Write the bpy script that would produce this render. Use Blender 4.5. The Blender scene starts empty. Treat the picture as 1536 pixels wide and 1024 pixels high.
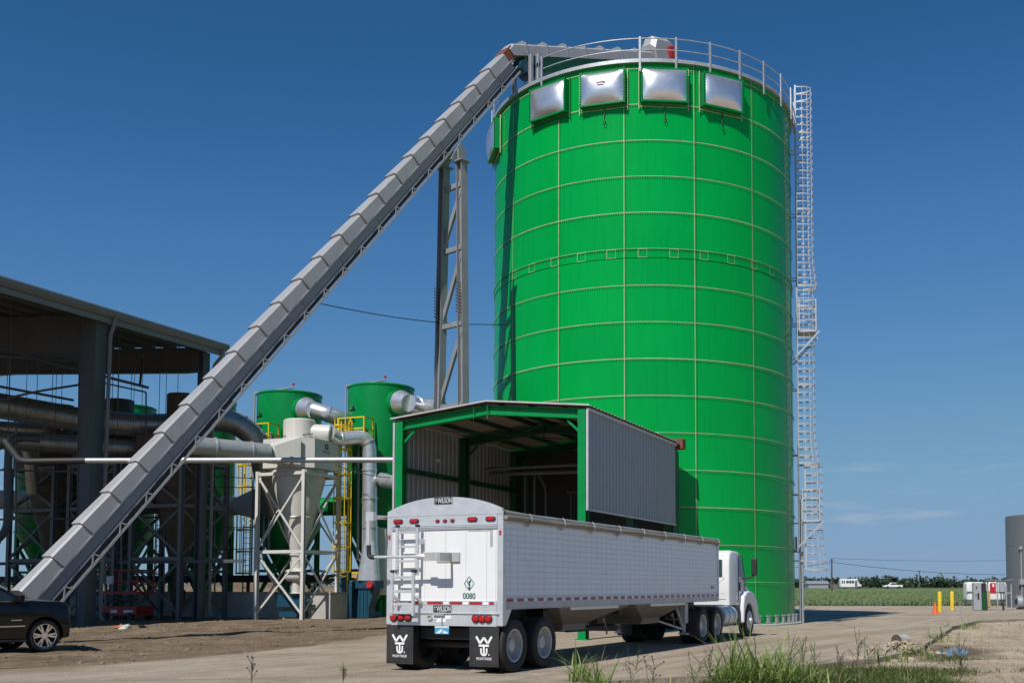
import bpy, bmesh, math, random
from mathutils import Vector, Matrix, noise as mnoise
from math import sin, cos, tan, atan, atan2, radians, degrees, pi, hypot, sqrt
R = random.Random(7)
C = bpy.context.scene.collection
V = Vector
# ------------------------------------------------------------------ camera model (metres; camera near the origin looking along +Y)
F = 1590.0; CX = 880.0; TH = radians(3.28); HC = 1.645; YP = 879.0 - F * tan(TH)
def at(px, py, Y):
    v = (YP - py) / F; z = Y * tan(TH + atan(v)); D = Y * cos(TH) + z * sin(TH)
    return V(((px - CX) / F * D, Y, z + HC))
def gnd(px, py, z=0.0):
    v = (YP - py) / F; Y = (z - HC) / tan(TH + atan(v))
    return at(px, py, Y)
# ------------------------------------------------------------------ materials
def new_mat(name):
    m = bpy.data.materials.new(name); m.use_nodes = True
    nt = m.node_tree; b = nt.nodes['Principled BSDF']
    return m, nt, b
def lerpc(c, k): return tuple(max(0, min(1, x * k)) for x in c[:3]) + (1,)
def mat(name, col, rough=0.5, metal=0.0, var=0.15, scale=3.0, bump=0.0, bscale=40.0, spec=0.5, streak=0.0, dirt=None, coat=0.0, rvar=0.08):
    m, nt, b = new_mat(name); N = nt.nodes; L = nt.links
    b.inputs['Roughness'].default_value = rough; b.inputs['Metallic'].default_value = metal
    b.inputs['Specular IOR Level'].default_value = spec
    if coat: b.inputs['Coat Weight'].default_value = coat; b.inputs['Coat Roughness'].default_value = 0.08
    tc = N.new('ShaderNodeTexCoord')
    n1 = N.new('ShaderNodeTexNoise'); n1.inputs['Scale'].default_value = scale; n1.inputs['Detail'].default_value = 6; n1.inputs['Roughness'].default_value = 0.65
    L.new(tc.outputs['Object'], n1.inputs['Vector'])
    r1 = N.new('ShaderNodeValToRGB'); r1.color_ramp.elements[0].position = 0.3; r1.color_ramp.elements[1].position = 0.72
    r1.color_ramp.elements[0].color = lerpc(col, 1 - var); r1.color_ramp.elements[1].color = lerpc(col, 1 + var)
    L.new(n1.outputs['Fac'], r1.inputs['Fac']); out = r1.outputs['Color']
    if streak > 0:
        mp = N.new('ShaderNodeMapping'); mp.inputs['Scale'].default_value = (5, 5, 0.25)
        L.new(tc.outputs['Object'], mp.inputs['Vector'])
        n2 = N.new('ShaderNodeTexNoise'); n2.inputs['Scale'].default_value = 1.6; n2.inputs['Detail'].default_value = 5
        L.new(mp.outputs['Vector'], n2.inputs['Vector'])
        r2 = N.new('ShaderNodeValToRGB'); r2.color_ramp.elements[0].position = 0.5; r2.color_ramp.elements[1].position = 0.75
        r2.color_ramp.elements[0].color = (0, 0, 0, 1); r2.color_ramp.elements[1].color = (streak, streak, streak, 1)
        L.new(n2.outputs['Fac'], r2.inputs['Fac'])
        mx = N.new('ShaderNodeMix'); mx.data_type = 'RGBA'
        L.new(r2.outputs['Color'], mx.inputs['Factor']); L.new(out, mx.inputs[6]); mx.inputs[7].default_value = tuple(dirt or (0.12, 0.09, 0.06)) + (1,)
        out = mx.outputs[2]
    L.new(out, b.inputs['Base Color'])
    if rvar:
        mr = N.new('ShaderNodeMapRange'); mr.inputs['To Min'].default_value = max(0.02, rough - rvar); mr.inputs['To Max'].default_value = min(1, rough + rvar)
        L.new(n1.outputs['Fac'], mr.inputs['Value']); L.new(mr.outputs['Result'], b.inputs['Roughness'])
    if bump > 0:
        n3 = N.new('ShaderNodeTexNoise'); n3.inputs['Scale'].default_value = bscale; n3.inputs['Detail'].default_value = 4
        L.new(tc.outputs['Object'], n3.inputs['Vector'])
        bp = N.new('ShaderNodeBump'); bp.inputs['Strength'].default_value = bump; bp.inputs['Distance'].default_value = 0.03
        L.new(n3.outputs['Fac'], bp.inputs['Height']); L.new(bp.outputs['Normal'], b.inputs['Normal'])
    return m
def glass_mat(name, col=(0.02, 0.03, 0.035)):
    m, nt, b = new_mat(name); b.inputs['Base Color'].default_value = tuple(col) + (1,)
    b.inputs['Roughness'].default_value = 0.04; b.inputs['Specular IOR Level'].default_value = 0.9
    return m
M = {}
M['silo_green'] = mat('silo enamel green', (0.0, 0.30, 0.052), 0.20, 0, 0.07, 0.25, spec=0.28, streak=0.22, dirt=(0.0, 0.20, 0.04), rvar=0.04)
def panel_green():
    m = mat('silo enamel green', (0.0, 0.305, 0.050), 0.20, 0, 0.06, 0.25, spec=0.2, streak=0.30, dirt=(0.0, 0.20, 0.04), rvar=0.05)
    nt = m.node_tree; N = nt.nodes; L = nt.links; b = N['Principled BSDF']
    tc = N.new('ShaderNodeTexCoord'); sx = N.new('ShaderNodeSeparateXYZ'); L.new(tc.outputs['Object'], sx.inputs[0])
    def mth(op, a, c=None):
        q = N.new('ShaderNodeMath'); q.operation = op
        for i, x in enumerate((a, c)):
            if x is None: continue
            if isinstance(x, (int, float)): q.inputs[i].default_value = x
            else: L.new(x, q.inputs[i])
        return q.outputs[0]
    ny = mth('MULTIPLY', sx.outputs['Y'], -1.0); az = mth('ARCTAN2', sx.outputs['X'], ny)
    ia = mth('FLOOR', mth('DIVIDE', mth('ADD', az, radians(9 + 240)), radians(24))); iz = mth('FLOOR', mth('DIVIDE', mth('SUBTRACT', sx.outputs['Z'], 0.31), 1.508))
    cx = N.new('ShaderNodeCombineXYZ'); L.new(ia, cx.inputs[0]); L.new(iz, cx.inputs[1])
    wn = N.new('ShaderNodeTexWhiteNoise'); wn.noise_dimensions = '2D'; L.new(cx.outputs[0], wn.inputs['Vector'])
    mr = N.new('ShaderNodeMapRange'); mr.inputs['To Min'].default_value = 0.93; mr.inputs['To Max'].default_value = 1.06; L.new(wn.outputs['Value'], mr.inputs['Value'])
    src = b.inputs['Base Color'].links[0].from_socket
    vm = N.new('ShaderNodeVectorMath'); vm.operation = 'SCALE'; L.new(src, vm.inputs[0]); L.new(mr.outputs['Result'], vm.inputs['Scale']); L.new(vm.outputs['Vector'], b.inputs['Base Color'])
    n = N.new('ShaderNodeTexNoise'); n.inputs['Scale'].default_value = 0.55; n.inputs['Detail'].default_value = 2; L.new(tc.outputs['Object'], n.inputs['Vector'])
    bp = N.new('ShaderNodeBump'); bp.inputs['Strength'].default_value = 0.25; bp.inputs['Distance'].default_value = 0.05; L.new(n.outputs['Fac'], bp.inputs['Height']); L.new(bp.outputs['Normal'], b.inputs['Normal'])
    return m
M['silo_green'] = panel_green()
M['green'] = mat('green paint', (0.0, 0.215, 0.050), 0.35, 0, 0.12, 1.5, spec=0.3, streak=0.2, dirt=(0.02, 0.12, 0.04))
M['green_dark'] = mat('dark green steel', (0.002, 0.055, 0.018), 0.5, 0, 0.2, 1.5)  # dark green; also the shaded copy of the shed frame paint
M['sealant'] = mat('cream sealant', (0.40, 0.48, 0.27), 0.7, 0, 0.2, 2.0)
M['bolt'] = mat('green plastic bolt caps', (0.03, 0.16, 0.05), 0.5, 0, 0.2, 8)
M['galv'] = mat('galvanised steel', (0.40, 0.415, 0.43), 0.42, 0.45, 0.14, 6, rvar=0.12)
M['galv_bright'] = mat('bright aluminium cladding', (0.72, 0.73, 0.75), 0.30, 0.75, 0.10, 4, rvar=0.1, bump=0.12, bscale=5)
M['membrane'] = mat('stainless bursting membrane', (0.72, 0.72, 0.74), 0.30, 0.85, 0.05, 3, rvar=0.05)
M['grey_paint'] = mat('grey machine paint', (0.325, 0.33, 0.34), 0.42, 0, 0.07, 1.2, streak=0.18, dirt=(0.20, 0.19, 0.18))
M['grey_steel'] = mat('grey structural steel', (0.215, 0.228, 0.242), 0.5, 0, 0.12, 1.0, streak=0.3, dirt=(0.15, 0.15, 0.15))
M['frame_steel'] = mat('blue grey primer steel', (0.075, 0.085, 0.10), 0.55, 0, 0.14, 0.8, streak=0.35, dirt=(0.06, 0.042, 0.032))
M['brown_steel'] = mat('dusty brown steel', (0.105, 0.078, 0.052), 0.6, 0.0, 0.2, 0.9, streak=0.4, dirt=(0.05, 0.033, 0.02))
M['rust'] = mat('rusty steel', (0.16, 0.05, 0.03), 0.8, 0, 0.35, 6)
M['offwhite'] = mat('off white paint', (0.56, 0.55, 0.51), 0.42, 0, 0.06, 1.2, streak=0.3, dirt=(0.36, 0.31, 0.25))
M['white'] = mat('white paint', (0.70, 0.705, 0.71), 0.30, 0, 0.03, 1.5, spec=0.5, streak=0.10, dirt=(0.60, 0.56, 0.50), coat=0.2)
M['white_panel'] = mat('white aluminium panel', (0.80, 0.81, 0.83), 0.30, 0.0, 0.04, 1.2, streak=0.16, dirt=(0.62, 0.60, 0.56), coat=0.15)
M['alu'] = mat('mill aluminium', (0.66, 0.67, 0.69), 0.36, 0.5, 0.08, 5, rvar=0.1)
M['alu_dull'] = mat('dull aluminium', (0.50, 0.50, 0.50), 0.5, 0.4, 0.14, 3, streak=0.35, dirt=(0.30, 0.25, 0.19))
M['tarp'] = mat('grey vinyl tarp', (0.235, 0.212, 0.175), 0.6, 0, 0.16, 1.2, bump=0.4, bscale=6, streak=0.2, dirt=(0.18, 0.155, 0.12))
M['rubber'] = mat('tyre rubber', (0.022, 0.021, 0.020), 0.78, 0, 0.35, 5, bump=0.2, bscale=30)
M['black'] = mat('black steel', (0.016, 0.016, 0.017), 0.6, 0, 0.35, 3)
M['flap'] = mat('black mud flap rubber', (0.022, 0.022, 0.023), 0.6, 0, 0.35, 4, streak=0.25, dirt=(0.08, 0.07, 0.06))
M['red_lens'] = mat('red lamp lens', (0.45, 0.008, 0.012), 0.14, 0, 0.06, 6, spec=0.6)
M['red'] = mat('red paint', (0.42, 0.02, 0.02), 0.45, 0, 0.12, 4)
M['red_tape'] = mat('red reflective tape', (0.35, 0.02, 0.025), 0.35, 0, 0.1, 8)
M['white_tape'] = mat('white reflective tape', (0.72, 0.74, 0.78), 0.4, 0, 0.1, 8)
M['yellow'] = mat('yellow safety paint', (0.68, 0.46, 0.012), 0.45, 0, 0.08, 3)
M['orange'] = mat('orange plastic', (0.65, 0.12, 0.02), 0.5, 0, 0.1, 5)
M['amber'] = mat('amber yellow machine paint', (0.62, 0.34, 0.03), 0.45, 0, 0.12, 3)
M['blue'] = mat('dark blue paint', (0.010, 0.055, 0.095), 0.4, 0, 0.2, 3)
M['blue_bright'] = mat('bright blue paint', (0.02, 0.20, 0.36), 0.4, 0, 0.15, 3)
M['suv_black'] = mat('black car paint', (0.006, 0.005, 0.0045), 0.14, 0, 0.2, 1, spec=0.4, coat=0.25, rvar=0.03)
M['chrome'] = mat('chrome', (0.80, 0.80, 0.82), 0.12, 1.0, 0.04, 5, rvar=0.05)
M['glass'] = glass_mat('tinted glass')
M['cab_glass'] = glass_mat('cab glass', (0.03, 0.06, 0.06))
M['concrete'] = mat('concrete', (0.40, 0.385, 0.355), 0.85, 0, 0.12, 1.2, bump=0.25, bscale=30, streak=0.35, dirt=(0.22, 0.19, 0.16))
M['shed_sheet'] = mat('grey corrugated sheet', (0.31, 0.315, 0.325), 0.42, 0.25, 0.06, 0.8, streak=0.15, dirt=(0.22, 0.20, 0.19))
M['shed_roof'] = mat('galvalume roof sheet', (0.55, 0.53, 0.50), 0.45, 0.2, 0.08, 0.8)
M['tan_roof'] = mat('brownish roof sheet', (0.20, 0.165, 0.13), 0.5, 0.1, 0.08, 0.8)
M['tan'] = mat('tan plywood', (0.40, 0.27, 0.14), 0.7, 0, 0.2, 3)
M['dark_roof'] = mat('shade darkened roof sheet', (0.16, 0.155, 0.14), 0.6, 0, 0.12, 0.8)  # darkened to deepen the shade under the open building
M['duct_dark'] = mat('dull bare duct steel', (0.36, 0.345, 0.32), 0.36, 0.6, 0.2, 2.0, streak=0.35, dirt=(0.09, 0.065, 0.045))
M['trough_grey'] = mat('dark grey trough', (0.25, 0.26, 0.27), 0.45, 0, 0.1, 1.0)  # darker grey paint with the shade under the flange mixed in
M['hopper_shade'] = mat('shaded hopper aluminium', (0.22, 0.19, 0.155), 0.6, 0.1, 0.15, 2.0, streak=0.3, dirt=(0.13, 0.105, 0.08))  # aluminium darkened with the shadow under the trailer body
M['ladder_galv'] = mat('bright galvanised ladder steel', (0.44, 0.455, 0.47), 0.45, 0.3, 0.12, 6)
M['shade_steel'] = mat('shaded grey frame steel', (0.155, 0.16, 0.165), 0.55, 0, 0.12, 1.0, streak=0.3, dirt=(0.09, 0.07, 0.055))  # grey steel copy darkened for frames and pipes in the roof's shade
M['lug'] = mat('worn wheel paint', (0.52, 0.51, 0.49), 0.45, 0.1, 0.15, 6, streak=0.3, dirt=(0.24, 0.19, 0.14))
M['gutter'] = mat('grey gutter paint', (0.17, 0.172, 0.172), 0.5, 0, 0.08, 0.6)
M['tank_grey'] = mat('grey tank paint', (0.125, 0.135, 0.148), 0.45, 0, 0.05, 0.5, streak=0.25, dirt=(0.22, 0.21, 0.20))
M['wood'] = mat('weathered pole wood', (0.09, 0.065, 0.045), 0.85, 0, 0.2, 3)
M['cable'] = mat('dark cable', (0.02, 0.02, 0.022), 0.6, 0, 0.1, 3)
M['ink_green'] = mat('green lettering', (0.01, 0.11, 0.055), 0.5, 0, 0.05, 9)
M['ink_white'] = mat('white lettering', (0.78, 0.78, 0.78), 0.5, 0, 0.05, 9)
M['ink_dark'] = mat('dark blue lettering', (0.012, 0.02, 0.06), 0.5, 0, 0.05, 9)
M['plate_blue'] = mat('licence plate blue', (0.05, 0.34, 0.55), 0.4, 0, 0.12, 30)
M['brick_red'] = mat('red enclosure paint', (0.42, 0.015, 0.025), 0.4, 0, 0.08, 3)
M['bark'] = mat('bark', (0.06, 0.045, 0.03), 0.9, 0, 0.3, 4)

def leaf_mat(name, c0, c1, c2, trans=0.35):
    m, nt, b = new_mat(name); N = nt.nodes; L = nt.links
    g = N.new('ShaderNodeNewGeometry'); r = N.new('ShaderNodeValToRGB')
    e = r.color_ramp.elements; e[0].color = tuple(c0) + (1,); e[1].color = tuple(c2) + (1,)
    k = e.new(0.55); k.color = tuple(c1) + (1,)
    L.new(g.outputs['Random Per Island'], r.inputs['Fac']); L.new(r.outputs['Color'], b.inputs['Base Color'])
    b.inputs['Roughness'].default_value = 0.55; b.inputs['Specular IOR Level'].default_value = 0.3
    tr = N.new('ShaderNodeBsdfTranslucent'); L.new(r.outputs['Color'], tr.inputs['Color'])
    mx = N.new('ShaderNodeMixShader'); mx.inputs['Fac'].default_value = trans
    L.new(b.outputs['BSDF'], mx.inputs[1]); L.new(tr.outputs['BSDF'], mx.inputs[2])
    L.new(mx.outputs['Shader'], N['Material Output'].inputs['Surface'])
    return m
M['grass'] = leaf_mat('low green weeds', (0.05, 0.085, 0.018), (0.085, 0.135, 0.028), (0.20, 0.19, 0.08))
M['reed'] = leaf_mat('tall grass blades', (0.12, 0.20, 0.04), (0.23, 0.33, 0.08), (0.40, 0.41, 0.17))
M['straw'] = leaf_mat('dry straw', (0.26, 0.19, 0.11), (0.34, 0.26, 0.15), (0.42, 0.34, 0.22), 0.2)
M['weed'] = leaf_mat('weed leaves', (0.05, 0.07, 0.025), (0.08, 0.10, 0.035), (0.12, 0.12, 0.05))
M['flower'] = leaf_mat('thistle heads', (0.09, 0.065, 0.12), (0.13, 0.10, 0.16), (0.10, 0.09, 0.07))
M['crop'] = leaf_mat('crop blades', (0.11, 0.165, 0.06), (0.15, 0.215, 0.085), (0.24, 0.27, 0.14))
M['tree_leaf'] = leaf_mat('far tree leaves', (0.022, 0.042, 0.020), (0.035, 0.062, 0.028), (0.06, 0.085, 0.045), 0.25)

def soil_mat(name, cols, s1, s2, bump=0.8, stretch=None, rot=0.0, wet=None):
    """layered procedural soil: cols = (dark, mid, light)"""
    m, nt, b = new_mat(name); N = nt.nodes; L = nt.links
    geo = N.new('ShaderNodeNewGeometry')
    vec = geo.outputs['Position']
    def noise(scale, detail=8, rough=0.65, v=None, dist=0.0):
        n = N.new('ShaderNodeTexNoise'); n.inputs['Scale'].default_value = scale; n.inputs['Detail'].default_value = detail
        n.inputs['Roughness'].default_value = rough; n.inputs['Distortion'].default_value = dist
        L.new(v or vec, n.inputs['Vector']); return n.outputs['Fac']
    a = noise(s1, 12, 0.74); c = noise(s2, 9, 0.75); d = noise(s2 * 11, 6, 0.8)
    mm = N.new('ShaderNodeMath'); mm.operation = 'MULTIPLY_ADD'; L.new(c, mm.inputs[0]); mm.inputs[1].default_value = 0.6; L.new(a, mm.inputs[2])
    m2 = N.new('ShaderNodeMath'); m2.operation = 'MULTIPLY_ADD'; L.new(d, m2.inputs[0]); m2.inputs[1].default_value = 0.5; L.new(mm.outputs[0], m2.inputs[2])
    hsrc = m2.outputs[0]; tot = 2.1
    if stretch:
        mp = N.new('ShaderNodeMapping'); mp.vector_type = 'TEXTURE'; mp.inputs['Rotation'].default_value = (0, 0, rot); mp.inputs['Scale'].default_value = stretch
        L.new(vec, mp.inputs['Vector']); e = noise(1.0, 6, 0.6, mp.outputs['Vector'], 0.6)
        m3 = N.new('ShaderNodeMath'); m3.operation = 'MULTIPLY_ADD'; L.new(e, m3.inputs[0]); m3.inputs[1].default_value = 0.8; L.new(hsrc, m3.inputs[2]); hsrc = m3.outputs[0]; tot += 0.8
    mr = N.new('ShaderNodeMapRange'); mr.inputs['From Min'].default_value = tot * 0.39; mr.inputs['From Max'].default_value = tot * 0.61
    L.new(hsrc, mr.inputs['Value'])
    r = N.new('ShaderNodeValToRGB'); e = r.color_ramp.elements
    e[0].color = tuple(cols[0]) + (1,); e[1].color = tuple(cols[2]) + (1,); k = e.new(0.5); k.color = tuple(cols[1]) + (1,)
    L.new(mr.outputs['Result'], r.inputs['Fac'])
    col = r.outputs['Color']
    if wet:
        for (wx, wy, rx, ry, wc, ang) in wet:
            mp = N.new('ShaderNodeMapping'); mp.vector_type = 'TEXTURE'; mp.inputs['Location'].default_value = (wx, wy, 0); mp.inputs['Scale'].default_value = (rx, ry, 50); mp.inputs['Rotation'].default_value = (0, 0, ang)
            L.new(vec, mp.inputs['Vector'])
            ln = N.new('ShaderNodeVectorMath'); ln.operation = 'LENGTH'; L.new(mp.outputs['Vector'], ln.inputs[0])
            ad = N.new('ShaderNodeMath'); ad.operation = 'MULTIPLY_ADD'; L.new(a, ad.inputs[0]); ad.inputs[1].default_value = 1.3; L.new(ln.outputs['Value'], ad.inputs[2])
            mr2 = N.new('ShaderNodeMapRange'); mr2.inputs['From Min'].default_value = 1.25; mr2.inputs['From Max'].default_value = 1.95; mr2.inputs['To Min'].default_value = 0.85; mr2.inputs['To Max'].default_value = 0
            L.new(ad.outputs[0], mr2.inputs['Value'])
            mx = N.new('ShaderNodeMix'); mx.data_type = 'RGBA'; L.new(mr2.outputs['Result'], mx.inputs['Factor']); L.new(col, mx.inputs[6]); mx.inputs[7].default_value = tuple(wc) + (1,)
            col = mx.outputs[2]
    L.new(col, b.inputs['Base Color'])
    b.inputs['Roughness'].default_value = 0.92; b.inputs['Specular IOR Level'].default_value = 0.2
    bp = N.new('ShaderNodeBump'); bp.inputs['Strength'].default_value = bump; bp.inputs['Distance'].default_value = 0.09
    L.new(hsrc, bp.inputs['Height']); L.new(bp.outputs['Normal'], b.inputs['Normal'])
    return m
M['dirt'] = soil_mat('brown dirt', ((0.098, 0.069, 0.044), (0.198, 0.145, 0.097), (0.31, 0.237, 0.163)), 0.55, 2.2, 0.9, (5.0, 0.5, 1), radians(50),
    wet=[(10.1, 29.7, 1.6, 3.2, (0.075, 0.052, 0.034), radians(-28)), (30, 62, 14, 3.0, (0.10, 0.07, 0.05), 0.0), (14, 33, 1.3, 6, (0.13, 0.095, 0.06), radians(-25))])
M['bare'] = soil_mat('straw coloured bare soil', ((0.26, 0.205, 0.145), (0.43, 0.35, 0.255), (0.56, 0.47, 0.35)), 0.5, 2.6, 0.8, (3.0, 0.4, 1), radians(80),
    wet=[(10.1, 29.6, 1.2, 3.0, (0.095, 0.066, 0.043), radians(-20)), (30, 59, 16, 2.2, (0.12, 0.085, 0.058), 0.0)])
M['sand'] = soil_mat('packed sandy gravel', ((0.215, 0.172, 0.130), (0.36, 0.297, 0.229), (0.47, 0.40, 0.315)), 0.32, 1.6, 0.75, (11.0, 0.30, 1), radians(90 - 27),
    wet=[(-9.7, 27.0, 1.3, 9.5, (0.235, 0.178, 0.125), radians(-15)), (-7.2, 40, 1.4, 9, (0.25, 0.19, 0.135), radians(-2)), (3.0, 27.0, 0.16, 9, (0.27, 0.22, 0.17), radians(-27)), (5.2, 26.5, 0.16, 8, (0.27, 0.22, 0.17), radians(-27)), (8.5, 36.0, 0.22, 10, (0.28, 0.23, 0.175), radians(-36)), (11.0, 38.5, 0.22, 10, (0.28, 0.23, 0.175), radians(-36)), (20, 62, 9, 1.0, (0.27, 0.215, 0.16), radians(4)), (-3.0, 20.0, 4.5, .25, (0.28, 0.23, 0.18), radians(16)), (-6.5, 19.0, 5, .2, (0.28, 0.23, 0.18), radians(10))])
M['berm'] = soil_mat('berm soil', ((0.09, 0.065, 0.045), (0.17, 0.125, 0.085), (0.25, 0.19, 0.13)), 0.6, 2.0, 1.0)
M['field'] = soil_mat('crop field', ((0.085, 0.12, 0.045), (0.13, 0.175, 0.068), (0.18, 0.22, 0.10)), 0.05, 0.5, 0.6, (60.0, 1.5, 1), radians(4))
M['plain'] = soil_mat('distant plain', ((0.06, 0.085, 0.03), (0.09, 0.12, 0.045), (0.14, 0.15, 0.07)), 0.01, 0.08, 0.3)
def puddle_mat():
    m, nt, b = new_mat('puddle water'); b.inputs['Base Color'].default_value = (0.03, 0.028, 0.022, 1); b.inputs['Roughness'].default_value = 0.03; b.inputs['Specular IOR Level'].default_value = 0.6
    return m
M['water'] = puddle_mat()
# ------------------------------------------------------------------ mesh builder
class MB:
    def __init__(s): s.v = []; s.f = []; s.m = []; s.cm = 0
    def add(s, vs, fs):
        o = len(s.v); s.v.extend([tuple(x) for x in vs]); s.f.extend([tuple(i + o for i in f) for f in fs]); s.m.extend([s.cm] * len(fs)); return s
    def box(s, x0, x1, y0, y1, z0, z1):
        vs = [(x, y, z) for z in (z0, z1) for (x, y) in ((x0, y0), (x1, y0), (x1, y1), (x0, y1))]
        return s.add(vs, [(3, 2, 1, 0), (4, 5, 6, 7), (0, 1, 5, 4), (1, 2, 6, 5), (2, 3, 7, 6), (3, 0, 4, 7)])
    def bar(s, p0, p1, w, h, up=(0, 0, 1)):
        p0 = V(p0); p1 = V(p1); d = (p1 - p0).normalized(); u = V(up)
        if abs(d.dot(u)) > 0.98: u = V((0, 1, 0)) if abs(d.y) < 0.9 else V((1, 0, 0))
        x = d.cross(u).normalized() * (w / 2); y = x.cross(d).normalized() * (h / 2)
        vs = [p + a * x + b * y for p in (p0, p1) for a, b in ((-1, -1), (1, -1), (1, 1), (-1, 1))]
        return s.add(vs, [(0, 1, 2, 3), (7, 6, 5, 4), (4, 5, 1, 0), (5, 6, 2, 1), (6, 7, 3, 2), (7, 4, 0, 3)])
    def ibeam(s, p0, p1, w, h, t=0.03, up=(0, 0, 1)):
        p0 = V(p0); p1 = V(p1); d = (p1 - p0).normalized(); u = V(up)
        if abs(d.dot(u)) > 0.98: u = V((0, 1, 0)) if abs(d.y) < 0.9 else V((1, 0, 0))
        x = d.cross(u).normalized(); y = x.cross(d).normalized()
        for k in (-1, 1):
            o = y * k * (h / 2 - t / 2); s.bar(p0 + o, p1 + o, w, t, y)
        s.bar(p0, p1, t, h - 2 * t, y); return s
    def tube(s, p0, p1, r, r2=None, n=12, cap=True): return s.pipe([p0, p1], [r, r if r2 is None else r2], n, cap)
    def pipe(s, pts, r, n=12, cap=True):
        pts = [V(p) for p in pts]; k = len(pts)
        rs = r if isinstance(r, (list, tuple)) else [r] * k
        T = [(pts[min(i + 1, k - 1)] - pts[max(i - 1, 0)]).normalized() for i in range(k)]
        u = V((0, 0, 1)) if abs(T[0].z) < 0.9 else V((1, 0, 0)); u = (u - T[0] * u.dot(T[0])).normalized(); vs = []; fs = []
        for i in range(k):
            u = (u - T[i] * u.dot(T[i])).normalized(); w = T[i].cross(u)
            for j in range(n):
                a = 2 * pi * j / n; vs.append(pts[i] + (u * cos(a) + w * sin(a)) * rs[i])
        for i in range(k - 1):
            for j in range(n):
                j2 = (j + 1) % n; fs.append((i * n + j, i * n + j2, (i + 1) * n + j2, (i + 1) * n + j))
        if cap: fs.append(tuple(range(n - 1, -1, -1))); fs.append(tuple((k - 1) * n + j for j in range(n)))
        return s.add(vs, fs)
    def lathe(s, prof, n=32, c=(0, 0, 0), axis='z', a0=0.0, a1=2 * pi):
        full = abs(a1 - a0 - 2 * pi) < 1e-6; vs = []; fs = []; m = n if full else n + 1; k = len(prof)
        for j in range(m):
            a = a0 + (a1 - a0) * j / n
            for (r, z) in prof:
                p = (r * cos(a), r * sin(a), z) if axis == 'z' else (z, r * cos(a), r * sin(a))
                vs.append((p[0] + c[0], p[1] + c[1], p[2] + c[2]))
        for j in range(n):
            j2 = (j + 1) % m
            for i in range(k - 1): fs.append((j * k + i, j2 * k + i, j2 * k + i + 1, j * k + i + 1))
        return s.add(vs, fs)
    def prism(s, poly, a, b, plane='yz'):
        """extrude a closed 2D polygon from a to b along the remaining axis"""
        n = len(poly)
        def P(q, t): return {'yz': (t, q[0], q[1]), 'xz': (q[0], t, q[1]), 'xy': (q[0], q[1], t)}[plane]
        vs = [P(q, a) for q in poly] + [P(q, b) for q in poly]
        fs = [tuple(range(n)), tuple(range(2 * n - 1, n - 1, -1))] + [(i + n, (i + 1) % n + n, (i + 1) % n, i) for i in range(n)]
        return s.add(vs, fs)
    def loft(s, rings, cap=True, close=True):
        n = len(rings[0]); vs = [p for r in rings for p in r]; fs = []
        for i in range(len(rings) - 1):
            for j in range(n if close else n - 1):
                j2 = (j + 1) % n; fs.append((i * n + j, i * n + j2, (i + 1) * n + j2, (i + 1) * n + j))
        if cap and close: fs.append(tuple(range(n - 1, -1, -1))); fs.append(tuple((len(rings) - 1) * n + j for j in range(n)))
        return s.add(vs, fs)
    def build_pieces(s, name, mats, parent=None, **kw):
        """one object per separate piece (touching shells stay together)"""
        par = list(range(len(s.v)))
        def find(i):
            while par[i] != i: par[i] = par[par[i]]; i = par[i]
            return i
        for f in s.f:
            for i in f[1:]: par[find(i)] = find(f[0])
        comp = {}
        for fi, f in enumerate(s.f): comp.setdefault(find(f[0]), []).append(fi)
        cl = []
        for fl in comp.values():
            vs = [s.v[i] for fi in fl for i in s.f[fi]]; cl.append([fl, [min(v[k] for v in vs) - .006 for k in range(3)], [max(v[k] for v in vs) + .006 for k in range(3)]])
        merged = True
        while merged:
            merged = False
            for i in range(len(cl)):
                for j in range(len(cl) - 1, i, -1):
                    if all(cl[i][1][k] <= cl[j][2][k] and cl[j][1][k] <= cl[i][2][k] for k in range(3)):
                        cl[i] = [cl[i][0] + cl[j][0], [min(a, b) for a, b in zip(cl[i][1], cl[j][1])], [max(a, b) for a, b in zip(cl[i][2], cl[j][2])]]; del cl[j]; merged = True
        o = None
        for fl, _, _ in cl:
            m = MB(); mp = {}
            for fi in fl:
                for i in s.f[fi]:
                    if i not in mp: mp[i] = len(m.v); m.v.append(s.v[i])
                m.f.append(tuple(mp[i] for i in s.f[fi])); m.m.append(s.m[fi])
            o = m.build(name, mats, parent, **kw)
        return o
    def build(s, name, mats, parent=None, smooth=True, bevel=0.0, angle=32, fix=True, off=None):
        me = bpy.data.meshes.new(name)
        vs = s.v if off is None else [(x - off[0], y - off[1], z - off[2]) for x, y, z in s.v]
        me.from_pydata(vs, [], s.f)
        mats = mats if isinstance(mats, (list, tuple)) else [mats]
        for q in mats: me.materials.append(M[q] if isinstance(q, str) else q)
        if len(mats) > 1: me.polygons.foreach_set('material_index', s.m)
        if fix:
            bm = bmesh.new(); bm.from_mesh(me); bmesh.ops.recalc_face_normals(bm, faces=bm.faces); bm.to_mesh(me); bm.free()
        if smooth:
            me.polygons.foreach_set('use_smooth', [True] * len(me.polygons)); me.set_sharp_from_angle(angle=radians(angle))
        o = bpy.data.objects.new(name, me); C.objects.link(o)
        if parent is not None: o.parent = parent
        if off is not None: o.location = off
        if bevel > 0:
            b = o.modifiers.new('bevel', 'BEVEL'); b.width = bevel; b.segments = 3; b.limit_method = 'ANGLE'; b.angle_limit = radians(35)
        return o
def tag(o, label, cat=None, group=None, kind=None):
    if label: o['label'] = label
    if cat: o['category'] = cat
    if group: o['group'] = group
    if kind: o['kind'] = kind
    return o
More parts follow.
